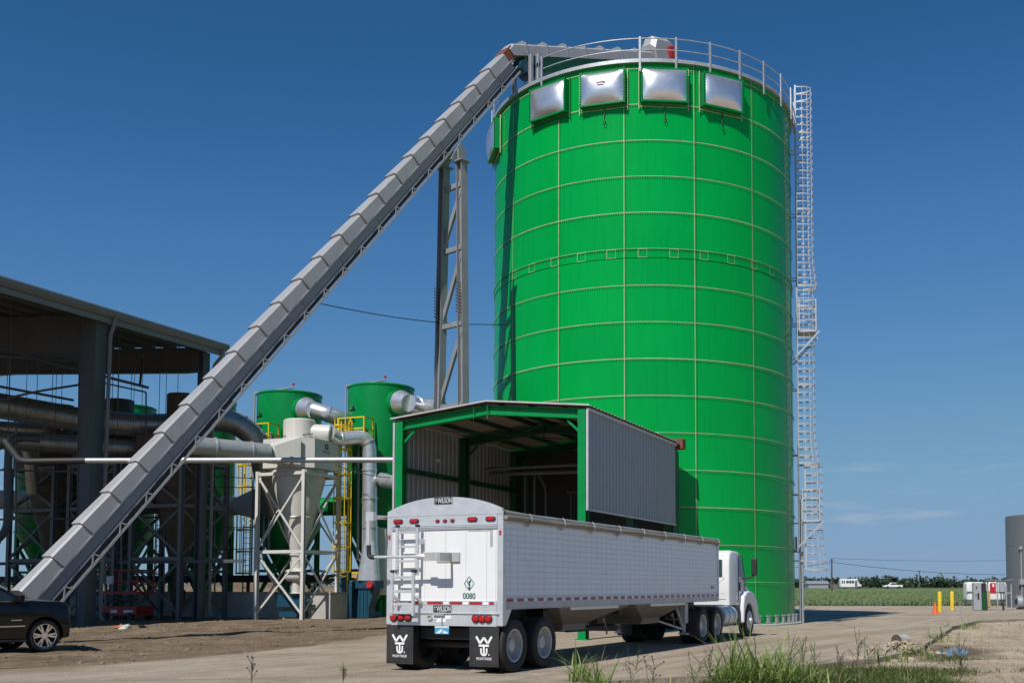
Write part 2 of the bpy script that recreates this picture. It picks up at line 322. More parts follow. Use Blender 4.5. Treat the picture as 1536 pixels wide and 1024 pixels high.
def thing(name, label, cat, loc=(0, 0, 0), a=0.0, group=None):
    """Empty at a thing's base; local +Y points a degrees clockwise from the view axis"""
    o = bpy.data.objects.new(name, None); C.objects.link(o); o.location = loc; o.rotation_euler = (0, 0, -radians(a)); o.empty_display_size = 0.3
    return tag(o, label, cat, group)
def kids(o): return [c for c in bpy.data.objects if c.parent == o]
def copy_tree(o, parent=None):
    c = o.copy(); C.objects.link(c); c.parent = parent
    for ch in kids(o): copy_tree(ch, c)
    return c
FONT = None
def text(name, s, w, h, loc, rot, m, parent, bold=0.0, depth=0.004):
    cu = bpy.data.curves.new(name, 'FONT'); cu.body = s; cu.extrude = 0.0; cu.offset = bold; cu.align_x = 'CENTER'; cu.align_y = 'CENTER'
    t = bpy.data.objects.new(name, cu); C.objects.link(t); bpy.context.view_layer.update()
    me = bpy.data.meshes.new_from_object(t.evaluated_get(bpy.context.evaluated_depsgraph_get())); bpy.data.objects.remove(t)
    xs = [v.co.x for v in me.vertices]; ys = [v.co.y for v in me.vertices]; cx = (min(xs) + max(xs)) / 2; cy = (min(ys) + max(ys)) / 2
    sx = w / (max(xs) - min(xs)); sy = h / (max(ys) - min(ys))
    for v in me.vertices: v.co = ((v.co.x - cx) * sx, (v.co.y - cy) * sy, 0)
    me.materials.clear(); me.materials.append(M[m])
    o = bpy.data.objects.new(name, me); C.objects.link(o); o.parent = parent; o.location = loc; o.rotation_euler = rot
    return o
UP90 = (pi / 2, 0, 0)
def arc(c, u, v, r, a0, a1, n=8):
    c = V(c); u = V(u); v = V(v); return [c + u * r * cos(a0 + (a1 - a0) * i / n) + v * r * sin(a0 + (a1 - a0) * i / n) for i in range(n + 1)]
def bend(pts, r, n=7):
    """polyline with rounded corners"""
    pts = [V(p) for p in pts]; out = [pts[0]]
    for i in range(1, len(pts) - 1):
        a, b, c = pts[i - 1], pts[i], pts[i + 1]; d0 = (a - b); d1 = (c - b); k = min(r, d0.length * 0.48, d1.length * 0.48)
        p0 = b + d0.normalized() * k; p1 = b + d1.normalized() * k
        for j in range(n + 1):
            t = j / n; out.append(p0 * (1 - t) ** 2 + b * 2 * t * (1 - t) + p1 * t * t)
    out.append(pts[-1]); return out
# ------------------------------------------------------------------ camera, sun, sky
cam = bpy.data.cameras.new('camera'); co = bpy.data.objects.new('camera', cam); C.objects.link(co)
co.location = (0, 0, HC); co.rotation_euler = (pi / 2 + TH, 0, 0)
cam.sensor_width = 36; cam.lens = 36 * F / 1536; cam.shift_x = -(CX - 768) / 1536; cam.shift_y = (YP - 512) / 1536
cam.clip_start = 0.1; cam.clip_end = 9000
bpy.context.scene.camera = co
SUN_AZ = radians(27); SUN_EL = radians(48)          # light travels towards azimuth SUN_AZ
sd = bpy.data.lights.new('sun', 'SUN'); sd.energy = 4.9; sd.angle = radians(0.53); sd.color = (1.0, 0.955, 0.89)
so = bpy.data.objects.new('sun', sd); C.objects.link(so)
trav = V((sin(SUN_AZ) * cos(SUN_EL), cos(SUN_AZ) * cos(SUN_EL), -sin(SUN_EL)))
so.rotation_euler = trav.to_track_quat('-Z', 'Y').to_euler()
w = bpy.data.worlds.new('World'); bpy.context.scene.world = w; w.use_nodes = True
nt = w.node_tree; bg = nt.nodes['Background']
sky = nt.nodes.new('ShaderNodeTexSky'); sky.sky_type = 'NISHITA'; sky.sun_disc = False
sky.sun_elevation = SUN_EL; sky.sun_rotation = SUN_AZ + pi; sky.altitude = 200; sky.air_density = 0.95; sky.dust_density = 0.0; sky.ozone_density = 2.2
SKYK = 0.085                                        # clear, deep blue polarised sky: per channel response of the sky light
m1 = nt.nodes.new('ShaderNodeVectorMath'); m1.operation = 'SCALE'; m1.inputs['Scale'].default_value = SKYK
cv = nt.nodes.new('ShaderNodeRGBCurve'); m2 = nt.nodes.new('ShaderNodeVectorMath'); m2.operation = 'SCALE'; m2.inputs['Scale'].default_value = 1 / SKYK
for ch, pts in enumerate((((.084, .023), (.144, .066), (.376, .181), (.807, .232), (1, .25)), ((.147, .105), (.243, .198), (.552, .350), (.871, .362), (1, .38)), ((.266, .262), (.402, .429), (.70, .530), (1, .56)))):
    c_ = cv.mapping.curves[ch]; c_.points[1].location = pts[-1]
    for p_ in pts[:-1]: c_.points.new(*p_)
cv.mapping.update()
nt.links.new(sky.outputs['Color'], m1.inputs[0]); nt.links.new(m1.outputs['Vector'], cv.inputs['Color']); nt.links.new(cv.outputs['Color'], m2.inputs[0]); 
tcw = nt.nodes.new('ShaderNodeTexCoord'); mpw = nt.nodes.new('ShaderNodeMapping'); mpw.inputs['Scale'].default_value = (1, 1, 9); nt.links.new(tcw.outputs['Generated'], mpw.inputs['Vector'])
nw = nt.nodes.new('ShaderNodeTexNoise'); nw.inputs['Scale'].default_value = 9; nw.inputs['Detail'].default_value = 6; nt.links.new(mpw.outputs['Vector'], nw.inputs['Vector'])
r1w = nt.nodes.new('ShaderNodeMapRange'); r1w.inputs['From Min'].default_value = .58; r1w.inputs['From Max'].default_value = .76; nt.links.new(nw.outputs['Fac'], r1w.inputs['Value'])
szw = nt.nodes.new('ShaderNodeSeparateXYZ'); nt.links.new(tcw.outputs['Generated'], szw.inputs[0])
r2w = nt.nodes.new('ShaderNodeValToRGB'); e_ = r2w.color_ramp.elements; e_[0].position = .02; e_[0].color = (0, 0, 0, 1); e_[1].position = .16; e_[1].color = (0, 0, 0, 1); k_ = e_.new(.06); k_.color = (.5, .5, .5, 1); nt.links.new(szw.outputs['Z'], r2w.inputs['Fac'])
mlw = nt.nodes.new('ShaderNodeMath'); mlw.operation = 'MULTIPLY'; nt.links.new(r1w.outputs['Result'], mlw.inputs[0]); nt.links.new(r2w.outputs['Color'], mlw.inputs[1])
mxw = nt.nodes.new('ShaderNodeMix'); mxw.data_type = 'RGBA'; nt.links.new(mlw.outputs[0], mxw.inputs['Factor']); nt.links.new(m2.outputs['Vector'], mxw.inputs[6]); mxw.inputs[7].default_value = (.46 / SKYK, .53 / SKYK, .62 / SKYK, 1)
nt.links.new(mxw.outputs[2], bg.inputs['Color'])
bg.inputs['Strength'].default_value = SKYK
vs_ = bpy.context.scene.view_settings; vs_.view_transform = 'Standard'; vs_.look = 'None'; vs_.exposure = 0.0; vs_.gamma = 1.0
# ------------------------------------------------------------------ ground, yard, field
road_px = [(0, 1003), (150, 996), (300, 985), (430, 972), (520, 960), (585, 950)]
road = [gnd(*p).xy for p in road_px] + [V((-6.9, 48)), V((-8, 62)), V((-14, 90.5)), V((150, 90.5)), V((150, 64)), V((44, 60)), V((27, 58)), V((19.0, 51.5))]
kerb = [gnd(1425, 940).xy, gnd(1400, 953).xy, gnd(1375, 970).xy, gnd(1345, 978).xy, gnd(1310, 985).xy, gnd(1245, 991).xy, gnd(1180, 998).xy]
road += kerb + [V((2.3, 19.8)), V((-0.6, 18.0)), V((-7, 16)), V((-20, 14)), V((-40, 13)), V((-40, 18.5)), V((-20, 19.6))]
def sdist(x, y):
    """signed distance to the yard outline, positive inside; also index of the nearest edge"""
    best = 1e9; ins = False; bi = 0; n = len(road)
    for i in range(n):
        ax, ay = road[i]; bx, by = road[(i + 1) % n]; dx = bx - ax; dy = by - ay
        t = max(0, min(1, ((x - ax) * dx + (y - ay) * dy) / (dx * dx + dy * dy))); d = hypot(x - ax - dx * t, y - ay - dy * t)
        if d < best: best = d; bi = i
        if (ay > y) != (by > y) and x < (bx - ax) * (y - ay) / (by - ay) + ax: ins = not ins
    return (best if ins else -best), bi
def ramp(y): return 0.85 * max(0, min(1, (y - 130) / 190.0))
KI = len(road_px) + 7            # first kerb edge index region (right hand side lies lower)
def gh(x, y):
    if y > 120: return ramp(y) - 0.03
    d, i = sdist(x, y); nz = mnoise.fractal((x * 0.55, y * 0.55, 3.1), 1.0, 2.0, 5) * 0.05 + mnoise.noise((x * 0.17, y * 0.17, 9)) * 0.05
    if y > 88: return -0.03
    low = -0.15 if (i >= len(road_px) + 5 and i <= len(road_px) + 16) else -0.02
    if low < -0.1:
        k = max(0.0, min(1.0, (y - 46) / 14.0)); low = low * (1 - k) - 0.03 * k
        if hypot((x - 10.12) / 1.3, (y - 29.6) / 3.2) < 1.0: nz = nz * 0.04 - 0.035
        return (low + nz * 0.7) if d < 0 else -0.25
    if d > 0: return max(-0.3, -0.02 + nz - d * 0.25)
    return low + nz * min(1.6, 0.5 + 0.35 * -d) + 0.03 * max(0, min(1, -d / 3))
def axis_vals(lo, hi, step, far):
    a = [lo + step * i for i in range(int((hi - lo) / step) + 1)]; s = step
    l = [a[0]]; h = [a[-1]]
    while l[-1] > -far: s *= 1.5; l.append(l[-1] - s)
    s = step
    while h[-1] < far: s *= 1.5; h.append(h[-1] + s)
    return l[:0:-1] + a + h[1:]
gx = axis_vals(-30, 24, 0.34, 5000); gy = axis_vals(14, 62, 0.34, 6000)
g = MB(); nx = len(gx); ny = len(gy)
g.v = [(x, y, gh(x, y)) for y in gy for x in gx]
fx = []
for j in range(ny - 1):
    for i in range(nx - 1):
        xm = (gx[i] + gx[i + 1]) / 2; ym = (gy[j] + gy[j + 1]) / 2
        fx.append(2 if ym > 118 else (1 if (xm > 3.2 + (ym - 20) * 0.4 or (xm > -4 and ym < 21)) else 0))
        g.f.append((j * nx + i, j * nx + i + 1, (j + 1) * nx + i + 1, (j + 1) * nx + i))
g.m = fx
tag(g.build('ground', ['dirt', 'bare', 'plain'], fix=False, angle=180), 'uneven brown and straw coloured bare ground round the yard', kind='structure')
# packed yard slab: densified outline, skirt down at the edges
out = []
n = len(road)
for i in range(n):
    a = road[i]; b = road[(i + 1) % n]; L_ = (b - a).length; k = max(1, int(L_ / 0.5)) if L_ < 60 else 12
    nrm = V((-(b - a).y, (b - a).x)).normalized()
    for j in range(k):
        p = a.lerp(b, j / k); amp = 0.35 if i < 6 else (0.05 if i < KI + 14 and i > 12 else 0.15)
        out.append(p + nrm * mnoise.noise((p.x * 0.8, p.y * 0.8, 5)) * amp)
bm = bmesh.new(); top = [bm.verts.new((p.x, p.y, 0.0)) for p in out]; f = bm.faces.new(top)
ext = bmesh.ops.extrude_face_region(bm, geom=[f]); vs2 = [e for e in ext['geom'] if isinstance(e, bmesh.types.BMVert)]
bmesh.ops.translate(bm, vec=(0, 0, -0.3), verts=vs2); bmesh.ops.recalc_face_normals(bm, faces=bm.faces); bmesh.ops.triangulate(bm, faces=bm.faces)
me = bpy.data.meshes.new('yard'); bm.to_mesh(me); bm.free(); me.materials.append(M['sand'])
yo = bpy.data.objects.new('yard', me); C.objects.link(yo); tag(yo, 'pale packed sandy gravel yard in front of the silo', kind='structure')
# concrete lip of the yard slab along the puddle side
lip = MB()
for a, b in zip(kerb[:-1], kerb[1:]):
    d = (b - a).normalized(); k = max(1, int((b - a).length / 0.9))
    for j in range(k):
        p = a.lerp(b, j / k); q = a.lerp(b, (j + 0.985) / k); z = 0.012 + R.uniform(-0.012, 0.014); sh = V((d.y, -d.x)) * -0.04
        lip.bar((p.x + sh.x + R.uniform(-.03, .03), p.y + sh.y, z - 0.19), (q.x + sh.x + R.uniform(-.03, .03), q.y + sh.y, z - 0.19), 0.12 + R.uniform(0, .05), 0.36)
tag(lip.build('concrete_kerb', 'sand', bevel=0.02), 'low broken concrete kerb along the right edge of the sandy yard', 'kerb', kind='structure')
# puddle
pu = []; 
for i in range(72):
    a = 2 * pi * i / 72; r = 1 + 0.34 * mnoise.noise((cos(a) * 1.6, sin(a) * 1.6, 4.4)) + 0.07 * mnoise.noise((cos(a) * 3, sin(a) * 3, 1.4))
    x = 0.42 * r * cos(a) + .10 * sin(a); y = 2.2 * r * sin(a); t = radians(-19); pu.append((10.12 + x * cos(t) - y * sin(t), 29.6 + x * sin(t) + y * cos(t)))
pb = MB(); pb.add([(x, y, -0.166) for x, y in pu], [tuple(range(72))])
tag(pb.build('puddle', 'water'), 'small blue reflecting puddle beside the kerb', 'puddle', kind='structure')
# crop field, rising slightly towards the road
fb = MB(); ys = [91.2, 100, 115, 130, 160, 190, 220, 260, 300, 318]; xs = [-70, 0, 40, 90, 150, 260, 420]
fb.v = [(x, y + (mnoise.noise((x * .1, y, 2)) * 1.0 if y < 92 else 0), ramp(y) + 0.02) for y in ys for x in xs]
fb.f = [(j * 7 + i, j * 7 + i + 1, (j + 1) * 7 + i + 1, (j + 1) * 7 + i) for j in range(9) for i in range(6)]; fb.m = [0] * len(fb.f)
tag(fb.build('field', 'field', fix=False, angle=180), 'flat green crop field beyond the yard', kind='structure')
def blade(mb, p, az, L, wd, lean, curl, seg=4):
    """one tapering, arching leaf blade"""
    d = V((cos(az), sin(az), 0)); s = V((-sin(az), cos(az), 0)); p = V(p); vs = []; a = lean; q = p.copy()
    for i in range(seg + 1):
        t = i / seg; wv = wd * (1 - t) ** 0.7 * (0.6 + 0.8 * min(1, t * 3)) / 1.4
        vs += [q - s * wv / 2, q + s * wv / 2] if i < seg else [q]
        a += curl / seg; q = q + (d * sin(a) + V((0, 0, 1)) * cos(a)) * (L / seg)
    fs = [(2 * i, 2 * i + 1, 2 * i + 3, 2 * i + 2) for i in range(seg - 1)] + [(2 * seg - 2, 2 * seg - 1, 2 * seg)]
    mb.add(vs, fs)
cb = MB()
for i in range(9000):
    t = R.random() ** 1.6; y = 92 + t * 150; x = y * R.uniform(0.15, 0.62); 
    blade(cb, (x, y, ramp(y)), R.uniform(0, 6.28), R.uniform(0.10, 0.22) * (1 + y / 500), 0.10 + y / 1500, R.uniform(0, .5), R.uniform(0.2, 0.9), 2)
for i in range(2600):
    y = 91 + abs(R.gauss(0, 1.2)); x = y * R.uniform(0.2, 0.62); k = mnoise.noise((x * 0.13, 3, 7)) 
    blade(cb, (x, y, 0.0), R.uniform(0, 6.28), R.uniform(0.15, 0.38) * (1.0 + max(0, k) * 1.6), 0.12, R.uniform(0, .5), R.uniform(0.2, 0.9), 2)
tag(cb.build('crop_rows', 'crop', smooth=False, fix=False), 'rough green crop leaves standing in the field', 'crop', kind='stuff')
# highway bank behind the field
hb = MB(); hb.prism([(318, 0.0), (321, 1.05), (345, 1.05), (349, 0.0)], -120, 480)
tag(hb.build('road_bank', 'plain'), 'grassy road bank at the far side of the field', kind='structure')
# far wood
tb = MB()
def tree_into(mb, x, y, z, h, wd, n, leaf):
    for k in range(7):
        cx = x + R.gauss(0, wd * 0.26); cz = z + h * R.uniform(0.30, 0.82); r = wd * R.uniform(0.20, 0.36)
        for i in range(n // 7):
            d = V((R.gauss(0, 1), R.gauss(0, 1), R.gauss(0, 0.8))).normalized() * r * R.uniform(0.5, 1.05); c = V((cx, y + R.gauss(0, wd * 0.2), cz)) + d
            u = V((R.gauss(0, 1), R.gauss(0, 1), R.gauss(0, 1))).normalized() * leaf; v = u.orthogonal().normalized() * leaf
            mb.add([c - u - v, c + u - v * .6, c + u * .7 + v, c - u * .8 + v], [(0, 1, 2, 3)])
x = 130
while x < 620:
    h = R.uniform(5.2, 8.0) + mnoise.noise((x * 0.02, 1, 2)) * 2.0; tree_into(tb, x, 780 + R.uniform(-25, 25), 0.4, h, R.uniform(9, 15), 126, R.uniform(0.6, 1.0)); tree_into(tb, x + 2, 770 + R.uniform(-12, 12), -1.5, h * .72, R.uniform(10, 14), 70, R.uniform(0.9, 1.3)); x += R.uniform(3.0, 5.5)
x = -560
while x < 0:
    h = R.uniform(7, 11); tree_into(tb, x, 800, 0.4, h, R.uniform(10, 15), 60, 1.0); x += R.uniform(7, 12)
tag(tb.build('distant_wood', 'tree_leaf', smooth=False, fix=False), 'long low dark green wood along the horizon', 'wood', kind='stuff')
# soil berm behind the filters
be = MB(); bx = [-75 + i * 0.8 for i in range(100)]
prof = [(0, 0), (1.5, 0.7), (3.2, 1.5), (4.5, 1.9), (6.5, 1.7), (8.5, 0.9), (10, 0)]
be.v = [(x, 84 + dy + mnoise.noise((x * .2, dy, 1)) * 1.0, max(-.1, z * (1.0 + 0.35 * mnoise.noise((x * 0.11, 2, dy * .1))) + 0.22 * mnoise.noise((x * 0.9, dy * .9, 5))) if z > 0 else -0.1) for x in bx for dy, z in prof]
be.f = [(i * 7 + j, i * 7 + j + 1, (i + 1) * 7 + j + 1, (i + 1) * 7 + j) for i in range(99) for j in range(6)]; be.m = [0] * len(be.f)
tag(be.build('soil_berm', 'berm', angle=180), 'long brown heap of bare soil behind the green filter vessels', 'soil heap', kind='structure')
# loose stones and clods
def clods(name, n, gen, smin, smax, m, label):
    mb = MB()
    for i in range(n):
        x, y, z = gen(); s = smin * (smax / smin) ** (R.random() ** 1.8); a = R.uniform(0, 6.28)
        vs = []
        for (px, py, pz) in ((1, 0, 0), (-1, 0, 0), (0, 1, 0), (0, -1, 0), (0, 0, 1), (.6, .6, .5), (-.6, -.5, .6)):
            q = V((px * R.uniform(.6, 1.1), py * R.uniform(.6, 1.1), pz * R.uniform(.4, .8))) * s; vs.append((x + q.x * cos(a) - q.y * sin(a), y + q.x * sin(a) + q.y * cos(a), z + q.z * 0.9 - s * 0.1))
        mb.add(vs, [(0, 5, 4), (0, 2, 5), (2, 4, 5), (2, 1, 4), (1, 6, 4), (1, 3, 6), (3, 4, 6), (3, 0, 4)])
    return tag(mb.build(name, m, smooth=False), label, 'loose soil', kind='stuff')
def gen_dirt():
    while True:
        y = R.uniform(20, 50); x = R.uniform(-26, -5)
        if sdist(x, y)[0] < 0.5: return x, y, gh(x, y)
def gen_yard():
    while True:
        y = 17.5 + 30 * R.random() ** 1.7; x = R.uniform(-0.55, 0.45) * y
        if sdist(x, y)[0] > 0.1: return x, y, 0.0
def gen_bare():
    while True:
        y = 18 + 34 * R.random() ** 1.5; x = R.uniform(0.1, 0.44) * y
        if sdist(x, y)[0] < -0.02 and hypot((x - 10.12) / 1.1, (y - 29.6) / 2.8) > 1: return x, y, gh(x, y)
clods('dirt_clods', 6500, gen_dirt, 0.014, 0.12, 'dirt', 'brown clods scattered over the churned dirt on the left')
clods('yard_gravel', 5200, gen_yard, 0.009, 0.042, 'sand', 'small stones lying on the sandy yard')
clods('soil_crumbs', 1500, gen_bare, 0.012, 0.06, 'bare', 'crumbs of soil on the bare ground at the right')
def gen_kerb():
    i = R.randrange(1, len(kerb) - 1); p = kerb[i].lerp(kerb[i + 1], R.random()); q = V((R.gauss(0.25, .28), R.gauss(-.1, .28))); return p.x + q.x, p.y + q.y, (0.0 if sdist(p.x + q.x, p.y + q.y)[0] > 0 else -0.15)
clods('kerb_rubble', 320, gen_kerb, 0.03, 0.14, 'bare', 'rubble crumbling along the broken kerb')
def gen_heap():
    x, y = R.gauss(0, .38), R.gauss(0, .45); c = gnd(1352, 974).xy; return c.x + x, c.y + y, 0.22 * math.exp(-(x * x + y * y) / .22)
clods('rubble_heap', 260, gen_heap, 0.03, 0.13, 'bare', 'little heap of soil rubble beside the pipe offcut')
# ------------------------------------------------------------------ grain silo
SC = V((2.62, 49.48, 0)); SR = 6.96; BZ = [0.31 + 1.508 * k for k in range(16)]; TOPZ = 23.15
silo = thing('grain_silo', 'huge bright green bolted steel silo with silver vent panels and a railed top', 'silo', SC)
def sp(az, r, z): a = radians(az); return V((r * sin(a), -r * cos(a), z))
zs = [0.0] + BZ + [TOPZ]; azs = [-9 + 1.5 * i for i in range(240)]
wm = MB(); nz = len(zs)
wm.v = [tuple(sp(a, SR, z)) for a in azs for z in zs]
def is_open(i, k): 
    a = azs[i]; a = a - 360 if a > 180 else a
    return -39.5 < a < -7.5 and 1 <= k < 5
wm.f = [(i * nz + k, ((i + 1) % 240) * nz + k, ((i + 1) % 240) * nz + k + 1, i * nz + k + 1) for i in range(240) for k in range(nz - 1) if not is_open(i, k)]; wm.m = [0] * len(wm.f)
# each bolted panel is tilted a hair, as the reflections in the photograph show
wm.build('wall', 'silo_green', silo, angle=60, fix=False)
sb = MB(); bo = MB()
def band(z, w=0.055, r=SR + 0.012, a0=0, a1=240, mb=sb):
    for i in range(a0, a1):
        A, B = azs[i % 240], azs[(i + 1) % 240]; am = A - 360 if A > 180 else A
        if -39.5 < am < -7.5 and 1.0 < z < 6.2: continue
        p = [sp(A, r, z - w / 2), sp(B, r, z - w / 2), sp(B, r, z + w / 2), sp(A, r, z + w / 2)]
        mb.add(p, [(0, 1, 2, 3)])
for z in BZ[1:]: band(z, 0.024 + 0.005 * sin(z * 3))
seams = [15 * 24 and (-9 + 24 * k) for k in range(15)]
for A in seams:
    a = A if A <= 180 else A - 360
    if a < -130 or a > 130: continue
    for k in range(nz - 1):
        if k < nz - 2 or True: sb.add([sp(a - 0.10, SR + 0.016, zs[k]), sp(a + 0.10, SR + 0.016, zs[k]), sp(a + 0.10, SR + 0.016, zs[k + 1]), sp(a - 0.10, SR + 0.016, zs[k + 1])], [(0, 1, 2, 3)])
# doubler plates round the opening
for z0, z1, a in ((0.31, 7.85, 2.0),): sb.add([sp(a - .16, SR + .02, z0), sp(a + .16, SR + .02, z0), sp(a + .16, SR + .02, z1), sp(a - .16, SR + .02, z1)], [(0, 1, 2, 3)])
sb.build('seam_sealant', 'sealant', silo, smooth=False, fix=False)
for z in BZ[1:]:
    k = 0; a = -120.0
    while a < 110:
        if not (-40 < a < -7 and z < 6.3):
            p = sp(a, SR + 0.02, z - 0.075); t = V((cos(radians(a)), sin(radians(a)), 0)) * 0.017; u = V((0, 0, 0.018)); nrm = sp(a, 0.03, 0)
            bo.add([p - t - u, p + t - u, p + t + u, p - t + u, p + nrm], [(0, 1, 4), (1, 2, 4), (2, 3, 4), (3, 0, 4)])
        a += 0.82
for A in (-57, -33, -9, 15, 39, 63, 87):
    z = 0.35
    while z < TOPZ:
        if not (-40 < A < -7 and z < 6.3):
            p = sp(A + 0.55, SR + 0.02, z); t = V((cos(radians(A)), sin(radians(A)), 0)) * 0.016; u = V((0, 0, 0.018))
            bo.add([p - t - u, p + t - u, p + t + u, p - t + u, p + sp(A, .03, 0)], [(0, 1, 4), (1, 2, 4), (2, 3, 4), (3, 0, 4)])
        z += 0.11
b_o = bo.build('bolt_rows', 'bolt', silo, smooth=False, fix=False); b_o['kind'] = 'stuff'
# stiffening ring at mid height with its little splice plates
st = MB()
for z, w in ((15.02, 0.03), (15.36, 0.03)):
    st.lathe([(SR, z), (SR + 0.025, z), (SR + 0.025, z + w), (SR, z + w)], 160)
st.build('stiffener_ring', 'silo_green', silo, angle=40)
stp = MB()
for k in range(24):
    a = -130 + 10.6 * k; 
    for (da, db, z0, z1) in ((-1.55, -1.42, 15.02, 15.38), (1.46, 1.52, 15.02, 15.38), (-1.42, 1.46, 15.365, 15.38), (-1.42, 1.46, 15.02, 15.035)):
        stp.add([sp(a + da, SR + .032, z0), sp(a + db, SR + .032, z0), sp(a + db, SR + .032, z1), sp(a + da, SR + .032, z1)], [(0, 1, 2, 3)])
stp.build_pieces('splice_plate_edge', 'sealant', silo, smooth=False, fix=False)
rf = MB(); rf.lathe([(SR + 0.05, TOPZ - .02), (SR + 0.12, TOPZ + 0.02), (SR * .5, TOPZ + 1.0), (0.6, TOPZ + 1.85), (0, TOPZ + 1.9)], 60); rf.build('roof', 'galv', silo, angle=40)
rm = MB(); rm.lathe([(SR + 0.01, TOPZ - 0.02), (SR + 0.15, TOPZ - 0.02), (SR + 0.15, TOPZ + 0.13), (SR - 0.05, TOPZ + 0.13)], 120); rm.build('rim_ring', 'galv', silo, angle=40)
fr = MB(); fr.lathe([(SR + 0.30, -0.05), (SR + 0.30, 0.06), (SR + 0.24, 0.09), (SR, 0.09)], 120); fr.build('foundation_ring', 'concrete', silo, angle=40)
ab = MB()
for k in range(46):
    a = -7.0 + 5.2 * k if k < 46 else 0
    if a > 180: continue
    p = sp(a, SR + 0.09, 0.29); d = V((sin(radians(a)), -cos(radians(a)), 0)); t = V((cos(radians(a)), sin(radians(a)), 0))
    ab.bar(p + t * -.11, p + t * -.08, .02, .36, d.cross(t)); ab.bar(p + t * .08, p + t * .11, .02, .36, d.cross(t)); ab.bar(p + t * -.115 + V((0, 0, .12)), p + t * .115 + V((0, 0, .12)), .16, .03); ab.bar(p - V((0, 0, .16)) + t * -.115, p - V((0, 0, .16)) + t * .115, .16, .03)
    ab.bar(p + t * -.075 - V((0, 0, .02)), p + t * .075 - V((0, 0, .02)), .09, .24)
ab.build_pieces('anchor_bracket', 'galv', silo, smooth=False)
def in_gap(a): return -66 < a < -41
rl = MB()
for h in (0.52, 1.00):
    seg = [sp(a, SR + 0.10, TOPZ + h) for a in range(-40, 291, 3)]; rl.pipe(seg, 0.026, 6)
ro = rl.build('guard_rail', 'galv', silo)
for k in range(28):
    a = -3.5 + 12 * k; a = a - 360 if a > 180 else a
    if in_gap(a): continue
    p = MB(); q = sp(a, SR + 0.17, 0); p.bar(q + V((0, 0, TOPZ - .42)), q + V((0, 0, TOPZ + 1.04)), 0.085, 0.05, sp(a, 1, 0)); p.build('post', 'galv', ro, smooth=False)
# bursting panels round the top
for a in (-76, -36.5, -16, 4.5, 25.2):
    T = Matrix.Translation(sp(a, SR, 22.12)) @ Matrix.Rotation(radians(a), 4, 'Z')
    W, H, D = 0.95, 0.70, 0.28
    f = MB()
    for (x0, x1, z0, z1) in ((-W, W, H - .06, H), (-W, W, -H, -H + .06), (-W, -W + .06, -H + .06, H - .06), (W - .06, W, -H + .06, H - .06)): f.box(x0, x1, -D, 0.25, z0, z1)
    n = 18
    for i in range(n + 1): 
        for s in (-1, 1): f.box(-W + 2 * W * i / n - .018, -W + 2 * W * i / n + .018, -D - .02, -D, s * (H - .01) - .045, s * (H - .01) + .045)
    for i in range(1, 13):
        for s in (-1, 1): f.box(s * (W - .01) - .045, s * (W - .01) + .045, -D - .02, -D, -H + 2 * H * i / 13 - .018, -H + 2 * H * i / 13 + .018)
    f.v = [tuple(T @ V(p)) for p in f.v]; fo = f.build('vent_panel', 'green', silo, smooth=False)
    d = MB(); nu, nv = 20, 16
    for i in range(nu + 1):
        for j in range(nv + 1):
            u = -1 + 2 * i / nu; v = -1 + 2 * j / nv; b = 0.20 * (1 - abs(u) ** 2.6) ** .8 * (1 - abs(v) ** 2.6) ** .8
            d.v.append(tuple(T @ V((u * (W - .05), -D + .01 - b, v * (H - .05)))))
    d.f = [(i * (nv + 1) + j, (i + 1) * (nv + 1) + j, (i + 1) * (nv + 1) + j + 1, i * (nv + 1) + j + 1) for i in range(nu) for j in range(nv)]; d.m = [0] * len(d.f)
    d.build('bursting_membrane', 'membrane', fo, angle=180)
    if a == -16:
        l = MB(); l.box(-.19, .19, -D - .224, -D - .20, .12, .17); l.v = [tuple(T @ V(p)) for p in l.v]; l.build('warning_label', 'red', fo, smooth=False); l = MB(); l.box(-.16, .13, -D - .222, -D - .20, .04, .10); l.v = [tuple(T @ V(p)) for p in l.v]; l.build('paper_label', 'white', fo, smooth=False)
    e = MB()
    for s in (-1, 1): e.box(s * 1.03 - .013, s * 1.03 + .013, -.04, .0, -.95, .8)
    e.box(-1.03, 1.03, -.04, 0, -.83, -.81)
    e.v = [tuple(T @ V(p)) for p in e.v]; e.build('edge_strip', 'sealant' if a != -36.5 else 'bolt', fo, smooth=False)
    if -30 < a:
        c = MB(); pts = [T @ V((.05 + .02 * sin(i), -.06, -.80 - .075 * i)) for i in range(8)]; c.pipe(pts, .018, 5); q = pts[-1]
        c.pipe([q + (T.to_3x3() @ V((.06 * cos(t), -.02, -.09 + .1 * sin(t)))) for t in [i * 6.28 / 10 for i in range(11)]], .012, 5); c.build('chain', 'cable', fo)
lb = MB(); p = sp(32, SR + .12, 22.3); lb.bar(p, p + V((0, 0, .22)), .28, .2, sp(32, 1, 0)); lb.build('junction_box', 'rust', silo, smooth=False)
lb = MB(); lb.lathe([(0, .12), (.08, .08), (.1, 0), (.1, -.05)], 12, tuple(sp(32, SR + .18, 22.62))); lb.build('warning_light', 'red_lens', silo)
